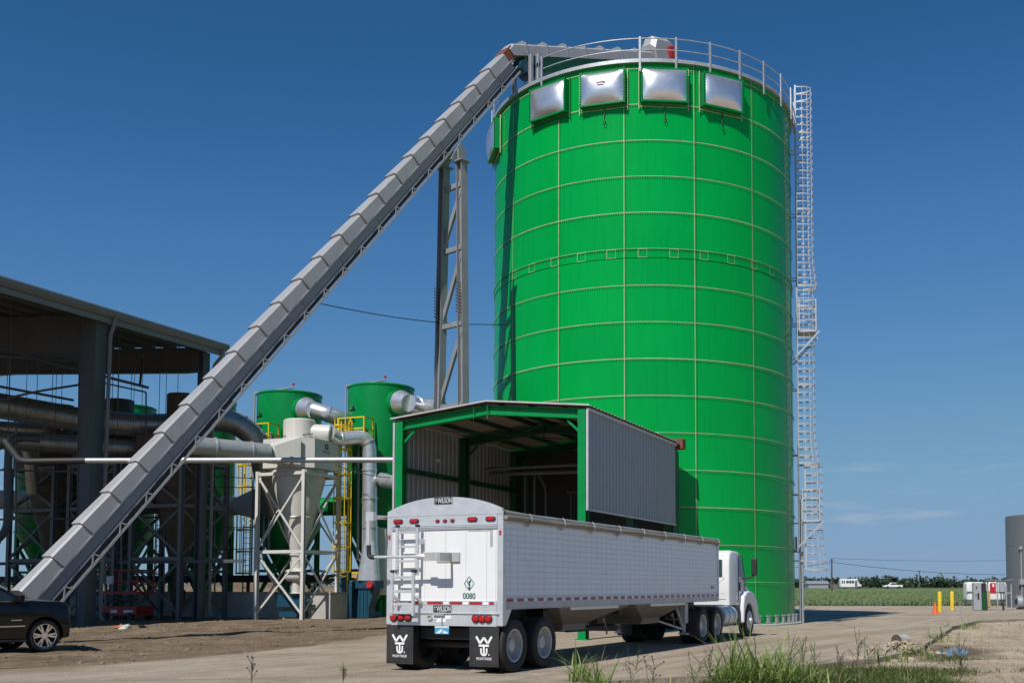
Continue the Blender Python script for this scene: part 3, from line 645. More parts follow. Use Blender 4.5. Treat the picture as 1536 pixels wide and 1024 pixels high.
# caged ladder on the right flank: three staggered runs with rest platforms
LA = 80.5
ld = MB(); ld.tube(sp(LA, SR + .18, 0), sp(LA, SR + .18, 0.01), .01)
lad = None
def lad_frame(az, off): 
    o = sp(az, SR + off, 0); e = V((sin(radians(az)), -cos(radians(az)), 0)); t = V((cos(radians(az)), sin(radians(az)), 0)); return o, e, t
def caged_run(z0, z1, off, flare=True, ladder_from=None):
    o, e, t = lad_frame(LA, off)
    m = MB(); lz = z0 if ladder_from is None else ladder_from
    for s in (-1, 1): m.bar(o + t * .22 * s + V((0, 0, lz)), o + t * .22 * s + V((0, 0, z1)), .085, .07, e)
    z = lz + .2
    while z < z1: m.tube(o - t * .2 + V((0, 0, z)), o + t * .2 + V((0, 0, z)), .016, n=6); z += 0.30
    z = lz + .4
    while z < min(z1, TOPZ):
        for s in (-1, 1): m.bar(o + t * .22 * s + V((0, 0, z)), o + t * .22 * s - e * (off) + V((0, 0, z)), .03, .05)
        z += 3.0
    lo = m.build('caged_ladder', 'ladder_galv', silo, smooth=False)
    c = MB(); hoops = []; z = z0
    def ring(z, r): return [o + t * (-.30 if i in (0, 16) else 0) * 0 + e * .02 + (t * cos(pi * i / 16) * .36 * r + e * (sin(pi * i / 16) * .74 * r)) + V((0, 0, z)) for i in range(17)]
    k = 0
    while z <= z1 + .01:
        r = 1.0
        if flare and z - z0 < 1.2: r = 1.0 + 0.22 * (1 - (z - z0) / 1.2)
        pts = ring(z, r)
        wd = .10 if k % 10 == 0 else .05
        for a, b in zip(pts[:-1], pts[1:]): c.bar(a, b, .022, wd)
        hoops.append(pts); z += 0.36; k += 1
    for i in range(0, 17, 2):
        for a, b in zip(hoops[:-1], hoops[1:]): c.bar(a[i], b[i], .035, .012, e)
    c.build('safety_cage', 'ladder_galv', lo, smooth=False); return o, e, t
o, e, t = caged_run(15.4, 24.9, .24)
LA = 78.5
caged_run(7.2, 15.3, .22)
caged_run(2.4, 7.1, .50)
LA = 80.5
for zp, off in ((13.2, .5), (4.55, .55)):
    o, e, t = lad_frame(LA, off); m = MB()
    m.bar(o + e * .30 + V((0, 0, zp)), o + e * .31 + V((0, 0, zp)) + e * .0001 + t * .0, .01, .01)
    pl = [o - e * .20 - t * .60, o + e * .55 - t * .60, o + e * .55 + t * .40, o - e * .20 + t * .40]
    m.loft([[p + V((0, 0, zp)) for p in pl], [p + V((0, 0, zp + .09)) for p in pl]])
    for p in pl: m.bar(p + V((0, 0, zp + .05)), p + V((0, 0, zp + 1.5)), .05, .05, e)
    for h in (.55, 1.05, 1.45):
        for a, b in zip(pl, pl[1:] + pl[:1]):
            if (a - b).length > 0 and a is not pl[3]: m.bar(a + V((0, 0, zp + h)), b + V((0, 0, zp + h)), .035, .035)
    for s in (-.7, .5): m.bar(o + t * s - e * off + V((0, 0, zp - 1.3)), o + t * s + e * .7 + V((0, 0, zp)), .06, .06)
    m.build('rest_platform', 'ladder_galv', silo, smooth=False)
m = MB(); o, e, t = lad_frame(LA, .30)
m.tube(o - t * .3 + V((0, 0, 0)), o - t * .3 + V((0, 0, 5.6)), .085, n=10); m.tube(o - t * .52 - e * .1, o - t * .52 - e * .1 + V((0, 0, 8)), .04, n=8)
for k in range(4):
    z = .6 + k * 1.3; m.bar(o - t * .3 - e * .3 + V((0, 0, z)), o - t * .3 + e * .1 + V((0, 0, z)), .22, .05)
m.build('riser_pipe', 'galv', silo)
m = MB(); m.bar(sp(80, SR + .07, 3.2), sp(80, SR + .07, 3.9), .2, .08, sp(80, 1, 0)); m.build('control_box', 'red', silo, smooth=False)
# ------------------------------------------------------------------ drag conveyor: incline, bend, head run over the silo roof
CA = 41.6; FB = V((-16.0, 30.0, 0)); W2 = 0.28
conv = thing('grain_conveyor', 'long grey enclosed conveyor climbing from the yard to the silo top', 'conveyor', (FB + V((cos(radians(CA)), -sin(radians(CA)), 0)) * W2) * 1.025 - V((0, 0, .04)), CA); conv.scale = (1.025,) * 3
SL = 1.2195; ct = atan(SL); dn = V((0, cos(ct), sin(ct))); up = V((0, -sin(ct), cos(ct)))     # local x = right of the run, y = along
def ic(s): return V((0, s, 1.74 + SL * s))           # top line of the incline
HS = 18.75; hc_ = atan(0.35); dh = V((0, cos(hc_), sin(hc_))); uh = V((0, -sin(hc_), cos(hc_)))
trough = MB(); trough.loft([[ic(s) + V((x, 0, 0)) - up * h for x, h in ((-W2 + .03, .46), (W2 - .03, .46), (W2 - .03, .76), (W2 - .06, .80), (-W2 + .06, .80), (-W2 + .03, .76))] for s in (-.35, 18.3)])
trough.build('trough', 'trough_grey', conv, smooth=False)
fl = MB()
for s in (-1, 1): fl.loft([[ic(q) + V((x, 0, 0)) - up * h for x, h in ((s * (W2 - .04), .435), (s * (W2 + .045), .435), (s * (W2 + .045), .475), (s * (W2 - .04), .475))] for q in (-.4, 18.35)])
fl.build_pieces('flange', 'galv', conv, smooth=False)
N = 23; pitch = 18.4 / N
for k in range(N):
    s0 = -.2 + k * pitch; s1 = s0 + pitch * 1.03; rings = []
    for s, g_ in ((s0, .07), (s1, .0)):
        rings.append([ic(s) + V((x, 0, 0)) + up * h for x, h in ((-W2 - g_, -.44), (-W2 - g_, -.07 + g_), (-W2 + .06 - g_, -.01 + g_), (W2 - .06 + g_, -.01 + g_), (W2 + g_, -.07 + g_), (W2 + g_, -.44))])
    c = MB(); c.loft(rings)
    c.build('hood_panel', 'grey_paint', conv, smooth=False)
jn = MB()
for k in range(12):
    s = .5 + k * 1.55
    for sx in (-1, 1): jn.bar(ic(s) + V((sx * (W2 - .02), 0, 0)) - up * .48, ic(s) + V((sx * (W2 - .02), 0, 0)) - up * .78, .025, .03, (1, 0, 0))
jn.build_pieces('trough_joint', 'grey_steel', conv, smooth=False)
tr = MB()
for sx in (-1, 1):
    x = sx * (W2 - .04); tr.bar(ic(-.25) + V((x, 0, 0)) - up * 1.05, ic(18.45) + V((x, 0, 0)) - up * 1.05, .05, .075, up)
    tr.bar(ic(-.25) + V((x, 0, 0)) - up * .82, ic(18.45) + V((x, 0, 0)) - up * .82, .05, .06, up)
    k = 0; s = .35
    while s < 18:
        a = ic(s) + V((x, 0, 0)); tr.bar(a - up * .83, a - up * 1.02 - dn * .24, .04, .055, (1, 0, 0)); tr.bar(a - up * .83, a - up * 1.02 + dn * .08, .04, .055, (1, 0, 0)); s += .78
tr.build('truss', 'grey_paint', conv, smooth=False)
bl = MB(); bl.loft([[ic(s) + V((x, 0, 0)) - up * h for x, h in ((-W2 + .06, .84), (W2 - .06, .84), (W2 - .06, .98), (-W2 + .06, .98))] for s in (-.2, 18.5)]); bl.build('return_belt', 'black', conv, smooth=False)
bt = MB(); bt.loft([[V((x, y, z)) for x, z in ((-W2 - .05, .0), (W2 + .05, .0), (W2 + .05, h), (-W2 - .05, h))] for y, h in ((-1.6, .9), (-.9, 1.1), (.0, 1.15))]); bt.loft([[V((x, y, z)) for x, y in ((-.34, -1.5), (.3, -1.5), (.3, -.55), (-.34, -.55))] for z in (.95, 1.62)])
bt.loft([[V((-.9 + .0 * z, -1.5 + .1, z)) if i == 0 else V(q) for i, q in enumerate([(-1.0, -1.4, z), (-.35, -1.4, z + (.0)), (-.35, -.6, z), (-1.0, -.6, z)])] for z in (1.0, 1.55)])
bt.build('tail_boot', 'grey_paint', conv, smooth=False)
# bend and head run
def hp(q): return V((0, HS, 1.74 + SL * HS)) + dh * q
hb_ = MB(); rings = []
for q in (0, .5, 11.0): rings.append([hp(q) + V((x, 0, 0)) + uh * h for x, h in ((-W2 - .05, -.52), (-W2 - .05, -.1), (-W2 + .1, .0), (W2 - .1, .0), (W2 + .05, -.1), (W2 + .05, -.52))])
c0 = [ic(HS - .28) + V((x, 0, 0)) + up * h + dn * .05 for x, h in ((-W2 - .05, -.36), (-W2 - .05, -.1), (-W2 + .1, .02), (W2 - .1, .02), (W2 + .05, -.1), (W2 + .05, -.36))]
hb_.loft([c0] + rings); hb_.build('head_cover', 'grey_paint', conv, smooth=False)
col_ = MB()
for k in range(8):
    q = hp(.75 + k * 1.35)
    col_.loft([[q + dh * d + V((x, 0, 0)) + uh * h for x, h in ((-W2 - .07, -.5), (-W2 - .07, .0), (-W2 + .1, .05 + pk), (W2 - .1, .05 + pk), (W2 + .07, .0), (W2 + .07, -.5))] for d, pk in ((0, .10), (.07, .04))])
col_.build_pieces('cover_joint', 'galv', conv, smooth=False)
hb_ = MB(); hb_.loft([[hp(q) + V((x, 0, 0)) + uh * h for x, h in ((-W2 - .08, -.56), (W2 + .08, -.56), (W2 + .08, -.78), (-W2 - .08, -.78))] for q in (.5, 11)]); hb_.loft([[hp(q) + V((x, 0, 0)) + uh * h for x, h in ((-.5, -.80), (.5, -.80), (.5, -1.25), (-.5, -1.25))] for q in (1.3, 9.5)])
hb_.build('head_frame', 'green_dark', conv, smooth=False)
rs = MB(); rs.loft([[ic(s) + V((x, 0, 0)) - up * h for x, h in ((-W2, .0), (W2, .0), (W2, .5), (-W2, .5))] for s in (18.22, 18.62)]); rs.build('bend_seal', 'rust', conv, smooth=False)
dp = MB(); dp.lathe([(0, -.42), (.36, -.42), (.40, -.36), (.40, .36), (.36, .42), (0, .42)], 20, tuple(hp(1.0) - uh * 1.0), 'x'); dp.lathe([(0, -.42), (.26, -.42), (.26, .42), (0, .42)], 16, tuple(ic(18.6) - up * 1.0), 'x'); dp.lathe([(0, .42), (.13, .42), (.13, .75), (0, .75)], 10, tuple(hp(1.0) - uh * 1.0), 'x'); dp.build_pieces('bend_pulley', 'blue', conv)
db = MB(); db.loft([[hp(q) + V((x, 0, 0)) + uh * h for x, h in ((-.48, -.55), (.48, -.55), (.48, t1), (.2, t1 + .25), (-.2, t1 + .25), (-.48, t1))] for q, t1 in ((10.2, .1), (10.5, .5), (11.6, .42), (12.0, .0))]); db.build('discharge_box', 'grey_paint', conv, smooth=False)
rb = MB(); rb.loft([[hp(q) + V((x, 0, 0)) + uh * h for x, h in ((.5, -.35), (.66, -.35), (.66, .15), (.5, .15))] for q in (11.2, 11.75)]); rb.build('drive_guard', 'red', conv, smooth=False)
hl = MB()
for (x, q) in ((.5, .75), (.62, 1.1), (-.5, .75)):
    p = hp(q) + V((x, 0, 0)) - uh * .5; hl.ibeam((p.x, p.y, p.z), (p.x, p.y, 21.2), .14, .16, .02, (1, 0, 0))
hl.bar(hp(1.55) + V((-.5, 0, -1.5)), hp(1.55) + V((.5, 0, -2.3)), .08, .08); hl.build_pieces('head_support', 'galv', conv, smooth=False)
# ------------------------------------------------------------------ trestle under the incline
tw = thing('conveyor_trestle', 'tall slim grey steel trestle carrying the inclined conveyor', 'trestle', (-5.47, 42.45, 0), CA)
TZ = 18.8
for sx in (-1, 1):
    l = MB(); l.ibeam((sx * .92, 0, 0), (sx * .53, 0, TZ), .34, .32, .03, (1, 0, 0)); lo = l.build('leg', 'grey_steel', tw, smooth=False)
    b = MB()
    for i in range(10): 
        for y in (-.1, .1): b.tube((sx * .66 + .0, y - .22, 12.6 + .13 * i), (sx * .66, y - .26, 12.6 + .13 * i), .03, n=6)
    b.build_pieces('splice_bolt', 'black', lo, smooth=False)
    b = MB(); b.box(sx * .53 - .28, sx * .53 + .28, -.26, .26, TZ, TZ + .05); b.box(sx * .53 - .04, sx * .53 + .04, -.2, .2, TZ + .05, TZ + .5); b.build('cap_plate', 'grey_steel', lo, smooth=False)
br = MB(); lv = [1.5, 5.2, 8.9, 12.2, 15.3, 17.9]
for i, z in enumerate(lv):
    w_ = .92 - .39 * z / TZ; br.bar((-w_, 0, z), (w_, 0, z), .16, .2)
    if i + 1 < len(lv): w2 = .92 - .39 * lv[i + 1] / TZ; br.bar((-w_, .02, z + .1), (w2, .02, lv[i + 1] - .15), .12, .18)
br.build('brace', 'grey_steel', tw, smooth=False)
sd_ = MB()
for sx in (-1, 1): sd_.loft([[V((sx * .32 + x, y, z)) for y, z in ((-.42, TZ + .06), (.0, TZ + .06), (.42, TZ + .72), (.06, TZ + .86))] for x in (-.03, .03)])
sd_.build_pieces('saddle_plate', 'grey_steel', tw, smooth=False)
# cable from the conveyor to the silo
cbm = MB(); a = at(478, 455, 38.4); b = at(772, 487, 46.2)
pts = [a.lerp(b, i / 12) - V((0, 0, .25 * sin(pi * i / 12))) for i in range(13)]
cbm.pipe(pts, .018, 5); tag(cbm.build('slack_cable', 'cable'), 'thin dark cable strung from the conveyor to the green silo', 'cable')
# ------------------------------------------------------------------ receiving shed
BA = 22.45; Q0 = gnd(875, 958.8)
shed = thing('unloading_shed', 'open fronted grey corrugated drive through shed on green steel frames', 'shed', (Q0.x, Q0.y, 0), BA)
SW = 6.64; SLN = 8.75; EZ = 7.18; RZ = 7.52
def rz(x): return EZ + (RZ - EZ) * (1 - abs(x + SW / 2) / (SW / 2))
for y in (0.0, 4.35, 8.6):
    for x in (0.0, -SW):
        p = MB(); p.ibeam((x, y, 0), (x, y, EZ - .02), .26, .30, .025, (0, 1, 0)); p.bar((x, y, 0.0), (x, y, .03), .42, .42, (0, 1, 0)); p.build('column', 'green' if y == 0 else 'green_dark', shed, smooth=False)  # inner columns take a darker green for the shade in the bay
    r = MB(); r.ibeam((.12, y, EZ - .16), (-SW / 2, y, RZ - .16), .26, .30, .025); r.ibeam((-SW - .12, y, EZ - .16), (-SW / 2, y, RZ - .16), .26, .30, .025)
    r.bar((-SW / 2 - .5, y - .14, RZ - .24), (-SW / 2 - .5, y - .1, RZ - .24), .02, .4, (0, 0, 1)); r.bar((-SW / 2, y - .14, RZ - .20), (-SW / 2, y - .1, RZ - .20), .03, .5)
    r.bar((-.1, y, EZ - .72), (-.55, y, EZ - .3), .07, .07); r.bar((-SW + .1, y, EZ - .72), (-SW + .55, y, EZ - .3), .07, .07)
    r.build('rafter', 'green' if y == 0 else 'green_dark', shed, smooth=False)  # front rafter plain green, inner ones darkened as shade
pu_ = MB()
for x in (-.75, -1.9, -3.0, -3.65, -4.75, -5.9): pu_.bar((x, .05, rz(x) - .02 + .03), (x, SLN, rz(x) - .02 + .03), .07, .14)
pu_.bar((.02, .1, EZ - .55), (.02, SLN, EZ - .55), .08, .18); pu_.bar((-1.6, .2, EZ - .35), (-5.2, 4.3, EZ - .35), .03, .03); pu_.bar((-5.2, .2, EZ - .35), (-1.6, 4.3, EZ - .35), .03, .03)
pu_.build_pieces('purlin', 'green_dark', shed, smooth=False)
gi = MB(); gi.bar((-SW + .12, 0, 5.55), (-SW + .12, SLN, 5.55), .06, .18); gi.bar((.06, 0, 5.55), (.06, SLN, 5.55), .06, .18); gi.bar((.06, 0, 4.12), (.06, SLN, 4.12), .06, .15); gi.bar((-SW + .1, 0, 4.12), (-SW + .1, SLN, 4.12), .06, .15)
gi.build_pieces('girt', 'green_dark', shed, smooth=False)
def corrugated(x, z0, z1, y0, y1, sgn):
    mb = MB(); pts = []; y = y0
    while y < y1 - .02:
        for dy, dx in ((0, 0), (.17, 0), (.20, .035), (.25, .035), (.28, 0)):
            if y + dy <= y1: pts.append((y + dy, x + dx * sgn))
        y += .30
    pts.append((y1, x)); n = len(pts)
    mb.v = [(px, py, z0) for py, px in pts] + [(px, py, z1) for py, px in pts] + [(px - .012 * sgn, py, z0) for py, px in pts] + [(px - .012 * sgn, py, z1) for py, px in pts]
    for i in range(n - 1): mb.f += [(i, i + 1, n + i + 1, n + i), (2 * n + i, 3 * n + i, 3 * n + i + 1, 2 * n + i + 1), (i, 2 * n + i, 2 * n + i + 1, i + 1), (n + i, n + i + 1, 3 * n + i + 1, 3 * n + i)]
    mb.f += [(0, n, 3 * n, 2 * n), (n - 1, 3 * n - 1, 4 * n - 1, 2 * n - 1)]; mb.m = [0] * len(mb.f); return mb
corrugated(.16, 4.06, 7.21, -.12, SLN + .1, 1).build('side_wall', 'shed_sheet', shed, smooth=False)
corrugated(-SW - .16, 3.0, 7.21, -.12, SLN + .1, -1).build('side_wall', 'shed_sheet', shed, smooth=False)
tm = MB(); tm.box(.16, .235, -.17, -.12, 4.04, 7.14); tm.box(-SW - .235, -SW - .16, -.17, -.12, 3.0, 7.14); tm.box(.15, .22, -.16, SLN + .1, 4.0, 4.055); tm.box(.17, .25, -.16, SLN + .14, 7.105, 7.20)
tm.build_pieces('corner_trim', 'alu_dull', shed, smooth=False)
rfm = MB(); y = -.22; rings = []
while y < SLN + .2:
    for dy, dz in ((0, 0), (.16, 0), (.19, .035), (.25, .035), (.28, 0)): rings.append((y + dy, dz))
    y += .30
for s in (0, 1):
    xs_ = (-SW / 2, .30) if s == 0 else (-SW - .30, -SW / 2); zz = [EZ + .10 + (RZ - EZ) * (1 - abs(x + SW / 2) / (SW / 2)) for x in xs_]
    o = len(rfm.v); n = len(rings)
    for th in (0, .014): rfm.v += [(x, yy, z + dz - th) for yy, dz in rings for x, z in zip(xs_, zz)]
    for i in range(n - 1):
        a = o + 2 * i; b = a + 2 * n; rfm.f += [(a, a + 1, a + 3, a + 2), (b, b + 2, b + 3, b + 1), (a + 1, b + 1, b + 3, a + 3), (a, a + 2, b + 2, b)]
    rfm.f += [(o, o + 2 * n, o + 2 * n + 1, o + 1)]
rfm.m = [0] * len(rfm.f); rfm.build('roof', 'tan_roof', shed, smooth=False)
fs = MB(); fs.bar((.3, -.24, EZ + .09), (-SW / 2, -.24, RZ + .12), .02, .05); fs.bar((-SW - .3, -.24, EZ + .09), (-SW / 2, -.24, RZ + .12), .02, .05); fs.build_pieces('gable_trim', 'alu_dull', shed, smooth=False)
pl = MB()
pl.pipe(bend([(-6.2, 5.2, 6.1), (-2.2, 5.2, 6.1), (-.4, 5.2, 6.0)], .1), .06, 8); pl.pipe(bend([(-2.5, 8.4, 6.3), (-3.0, 8.4, 6.3), (-3.0, 8.4, 5.4), (-4.2, 8.4, 5.4)], .3), .05, 8)
for x in (-5.4, -5.0): pl.tube((x, 7.0, 0), (x, 7.0, 6.2), .05, n=8)
pl.pipe(bend([(-5.0, 7.2, 0), (-4.6, 7.2, 3.0), (-4.6, 7.2, 5.5), (-4.9, 7.2, 6.0)], .4), .05, 8); pl.tube((-4.0, 8.3, 0), (-4.0, 8.3, 5.4), .03, n=6)
pl.tube((-6.4, 6.0, 6.0), (-.3, 6.0, 5.9), .08, n=8); pl.build('pipework', 'frame_steel', shed)
# green tunnel frame against the silo and rusty lintel
tn = MB(); tn.box(-.25, .02, SLN + .02, SLN + 1.1, 0, 7.0); tn.box(-SW + .3, -SW + .55, SLN + .02, SLN + 1.0, 0, 7.0); tn.box(-SW + .55, -.25, SLN + .3, SLN + .5, 6.45, 7.0); tn.build_pieces('tunnel_frame', 'green_dark', shed, smooth=False); tn = MB(); tn.box(-SW + .1, 0, SLN + .12, SLN + 1.0, 7.02, 7.07); tn.build('shade_cover', 'black', shed, smooth=False)  # darkened frame and an added black cover keep the gap dark
tn = MB(); tn.box(-.55, .42, SLN + .35, SLN + .75, 7.03, 7.42); tn.build('lintel', 'rust', shed, smooth=False)
# black sheet added across the back of the bay as painted shade
hm = MB(); hm.box(-SW - .1, -.02, 8.80, 8.86, 0, 7.15); ho = hm.build('shade_backing', 'black', bevel=.03); ho.parent = shed
# ------------------------------------------------------------------ wheel kit
def tyre_prof(Rr, rim, w):
    h = w / 2; return [(rim, -h * .78), (rim + .02, -h * .92), (rim + (Rr - rim) * .45, -h * 1.03), (Rr - .06, -h * .99), (Rr - .015, -h * .88), (Rr, -h * .72), (Rr, -h * .36), (Rr - .014, -h * .33), (Rr - .014, -h * .27), (Rr, -h * .24), (Rr, h * .24), (Rr - .014, h * .27), (Rr - .014, h * .33), (Rr, h * .36), (Rr, h * .72), (Rr - .015, h * .88), (Rr - .06, h * .99), (rim + (Rr - rim) * .45, h * 1.03), (rim + .02, h * .92), (rim, h * .78)]
def truck_wheel(parent, x, y, sgn, m='white', dual=True, front=False):
    Rr, rim, w = .515, .305, .27
    wh = MB(); s = sgn
    if front: pr = [(rim + .015, .125), (rim - .01, .12), (rim - .02, .06), (rim - .03, .07), (.23, .10), (.16, .12), (.13, .13), (.12, .20), (.06, .22), (0, .22)]
    else: pr = [(rim + .015, .12), (rim - .012, .115), (rim - .022, .05), (rim - .03, -.03), (.25, -.07), (.20, -.09), (.14, -.09), (.135, .02), (.12, .06), (.05, .075), (0, .075)]
    wh.lathe([(r, q * s) for r, q in pr], 32, (x, y, Rr), 'x')
    rb_ = .20
    for k in range(10):
        a = 2 * pi * k / 10; q = (.10 if front else -.085); wh.tube((x + s * q, y + rb_ * cos(a), Rr + rb_ * sin(a)), (x + s * (q + .035), y + rb_ * cos(a), Rr + rb_ * sin(a)), .016, n=6)
    for k in range(10):
        pass
    wo = wh.build('wheel', m, parent, angle=40)
    t = MB(); t.lathe(tyre_prof(Rr, rim, w), 48, (x, y, Rr), 'x')
    if dual: t.lathe(tyre_prof(Rr, rim, w), 48, (x - s * .33, y, Rr), 'x')
    t.build('tyre', 'rubber', wo, angle=40)
    if dual:
        d = MB(); d.lathe([(rim + .01, -s * .45), (rim - .02, -s * .44), (rim - .02, -s * .34), (.14, -s * .33), (0, -s * .33)], 24, (x, y, Rr), 'x'); d.build('inner_rim', 'black', wo, angle=40)  # black stands in for the shade inside the dual wheels
    return wo
# ------------------------------------------------------------------ hopper trailer
TA = 25.1; ta = radians(TA); TP = V((-1.59 - 1.3 * cos(ta), 20.0 + 1.3 * sin(ta), 0))
tr_ = thing('grain_trailer', 'long white ribbed hopper trailer with rolled grey tarp and rear ladder', 'trailer', TP, TA)
LT = 13.05; ZB, ZT = 1.22, 3.05
b = MB(); b.box(-1.285, 1.285, .03, LT, ZB + .10, ZT); b.build('body', 'white_panel', tr_, smooth=False)
rb = MB()
nr = 14
for i in range(nr):
    z = ZB + .24 + i * (ZT - ZB - .32) / (nr - 1)
    for s in (-1, 1): rb.loft([[V((s * x, y, z + dz)) for x, dz in ((1.283, -.008), (1.295, -.004), (1.295, .004), (1.283, .008))] for y in (.06, LT - .02)])
rb.build_pieces('side_rib', 'alu', tr_, smooth=False)
rv = MB()
for k in range(23):
    y = .34 + k * .565
    for i in range(46):
        z = ZB + .20 + i * .038
        for s in (1,): rv.add([(s * 1.289, y - .0055, z), (s * 1.289, y + .0055, z), (s * 1.289, y + .0055, z + .013), (s * 1.289, y - .0055, z + .013)], [(0, 1, 2, 3)])
rvo = rv.build('rivet_line', 'black', tr_, smooth=False, fix=False); rvo['kind'] = 'stuff'
vp = MB()
for k in range(24):
    y = .06 + k * .565
    for s in (-1, 1): vp.box(s * 1.286 - .0015, s * 1.286 + .0015, y - .006, y + .006, ZB + .18, ZT - .08)
vp.build_pieces('panel_joint', 'alu', tr_, smooth=False)
fr = MB()
for s in (-1, 1):
    br_ = MB(); br_.box(min(s * 1.25, s * 1.315), max(s * 1.25, s * 1.315), .105, LT - .065, ZB, ZB + .128); br_.box(min(s * 1.26, s * 1.322), max(s * 1.26, s * 1.322), .105, LT - .065, ZB - .012, ZB - .001); br_.build('bottom_rail', 'alu_dull', tr_, smooth=False)
    fr.box(min(s * 1.25, s * 1.31), max(s * 1.25, s * 1.31), .0, LT + .01, ZT - .09, ZT + .02)
    fr.box(min(s * 1.20, s * 1.325), max(s * 1.20, s * 1.325), -.02, .10, .90, ZT + .02); fr.box(min(s * 1.25, s * 1.315), max(s * 1.25, s * 1.315), LT - .06, LT + .03, ZB + .0, ZT + .02)
fr.build_pieces('body_frame', 'alu', tr_, smooth=False, bevel=.01)
tp = MB()
for s in (-1, 1):
    y = .14; k = 0
    while y < LT - .3: 
        tp.box(s * 1.3165 - .0015, s * 1.3165 + .0015, y, y + .26, ZB + .135 + .0, ZB + .195); y += .42
tp.build('red_marking', 'red_tape', tr_, smooth=False)
tp = MB()
for s in (1,):
    y = .40
    while y < LT - .3: tp.box(s * 1.3165 - .0015, s * 1.3165 + .0015, y + .003, y + .157, ZB + .135, ZB + .195); y += .42
tp.build('white_marking', 'white_tape', tr_, smooth=False)
mk = MB(); mk.box(1.285, 1.3155, .05, LT, ZB + .13, ZB + .20); mk.build('lower_rail', 'alu', tr_, smooth=False)
# tarp: arched roll tarp with bows and side roll
def crown(x): return .04 + .265 * max(0.0, 1 - (abs(x) / 1.33) ** 2.3)
ta_ = MB(); ny_ = 92; xs2 = [-1.34 + 2.68 * i / 22 for i in range(23)]
for j in range(ny_ + 1):
    y = .02 + (LT - .1) * j / ny_; ph = (y - .95) / 1.48 % 1.0; sag = .035 * sin(pi * ph) ** 1
    kf = 1 - .62 * min(1, max(0, (y - .1) / 1.0)) ** .7
    row = [(-1.345, y, ZT - .09)] + [(x, y, ZT + crown(x) * kf - sag * (1 - .3 * abs(x)) + .008 * mnoise.noise((x * 3, y * 2, 1))) for x in xs2] + [(1.352, y, ZT - .02), (1.356, y, ZT - .14 + .03 * mnoise.noise((y * 1.2, 0, 2))), (1.335, y, ZT - .16)]
    ta_.v += row
nn = 27; ta_.f = [(j * nn + i, j * nn + i + 1, (j + 1) * nn + i + 1, (j + 1) * nn + i) for j in range(ny_) for i in range(nn - 1)]; ta_.m = [0] * len(ta_.f)
ta_.build('tarp', 'tarp', tr_, angle=60)
ro_ = MB(); ro_.pipe([(1.37, y, ZT - .10 + .008 * sin(y * 2.2)) for y in [.0 + (LT) * i / 60 for i in range(61)]], .045, 8); ro_.build('tarp_roll_tube', 'tarp', tr_)
cl = MB()
for k in range(9):
    y = .95 + k * 1.48; cl.pipe(bend([(1.36, y, ZT + .02), (1.41, y + .01, ZT - .03), (1.425, y + .02, ZT - .12), (1.36, y + .03, ZT - .20), (1.31, y, ZT - .22)], .05, 4), .011, 6)
    cl.bar((1.335, y, ZT - .24), (1.335, y, ZT - .16), .03, .06, (0, 1, 0))
cl.build_pieces('tarp_stop', 'alu_dull', tr_)
# rear wall
cr = MB(); poly = [(-1.31, ZT - .03)] + [(x, ZT + .02 + crown(x)) for x in [-1.31 + 2.62 * i / 24 for i in range(25)]] + [(1.31, ZT - .03)]
cr.prism(poly, -.03, .04, 'xz'); cr.build('tarp_end_cap', 'alu', tr_, smooth=False)
re = MB(); re.box(-1.2, 1.2, -.03, .04, ZT - .27, ZT - .035); re.box(-1.2, 1.2, -.045, .04, 2.76, 2.775); re.box(-1.2, 1.2, -.035, .04, .89, 1.28)
for z in (2.745, 2.79, 2.82): re.box(-1.2, 1.2, -.04, -.02, z, z + .012)
re.box(-1.25, 1.25, -.06, .0, 1.125, 1.14); re.build_pieces('rear_frame', 'alu', tr_, smooth=False)
rp = MB(); rp.box(-1.2, 1.2, -.015, .05, 1.28, 2.757); rp.build('rear_panel', 'white', tr_, smooth=False)
rr = MB()
for x in (-1.17, -.66, -.42, .05, .51, .97, 1.17):
    z = 1.33
    while z < 2.74: rr.tube((x, -.014, z), (x, -.022, z), .0075, n=6); z += .05
ro2 = rr.build('rivet_line', 'galv', tr_, smooth=False); ro2['kind'] = 'stuff'
gp = MB(); gp.box(.55, 1.10, -.022, -.012, 2.70, 2.756); gp.box(1.045, 1.10, -.022, -.012, 2.40, 2.70); gp.build_pieces('gusset_strip', 'alu_dull', tr_, smooth=False)
tpm = MB()
for x0, x1 in ((-1.16, -1.03), (-.78, -.55), (-.35, .0), (.16, .44), (.60, .88), (1.04, 1.14)): tpm.box(x0, x1, -.038, -.034, 1.30, 1.355)
tpm.build_pieces('red_marking', 'red_tape', tr_, smooth=False)
tpm = MB()
for x0, x1 in ((-1.0, -.80), (.02, .14), (.46, .58), (.90, 1.02)): tpm.box(x0, x1, -.038, -.034, 1.30, 1.355)
tpm.build_pieces('white_marking', 'white_tape', tr_, smooth=False)
bk = MB(); bk.box(-1.2, 1.2, -.033, -.014, 1.284, 1.37); bk.build('marking_rail', 'alu', tr_, smooth=False)
def round_lamp(x, z, r=.068):
    l = MB(); l.lathe([(r * .96, 0), (r * .9, -.02), (r * .5, -.035), (0, -.038)], 24); l.v = [(x + a, -.05 + c_, z + b_) for a, b_, c_ in l.v]; lo = l.build('tail_lamp', 'red_lens', tr_)
    g_ = MB(); g_.lathe([(r * 1.22, .02), (r * 1.22, -.012), (r, -.018), (r * .95, .01)], 24); g_.v = [(x + a, -.05 + c_, z + b_) for a, b_, c_ in g_.v]; g_.build('grommet', 'black', lo)
for x in (.75, .89, 1.03, -1.13, -.96, -.79): round_lamp(x, 1.035)
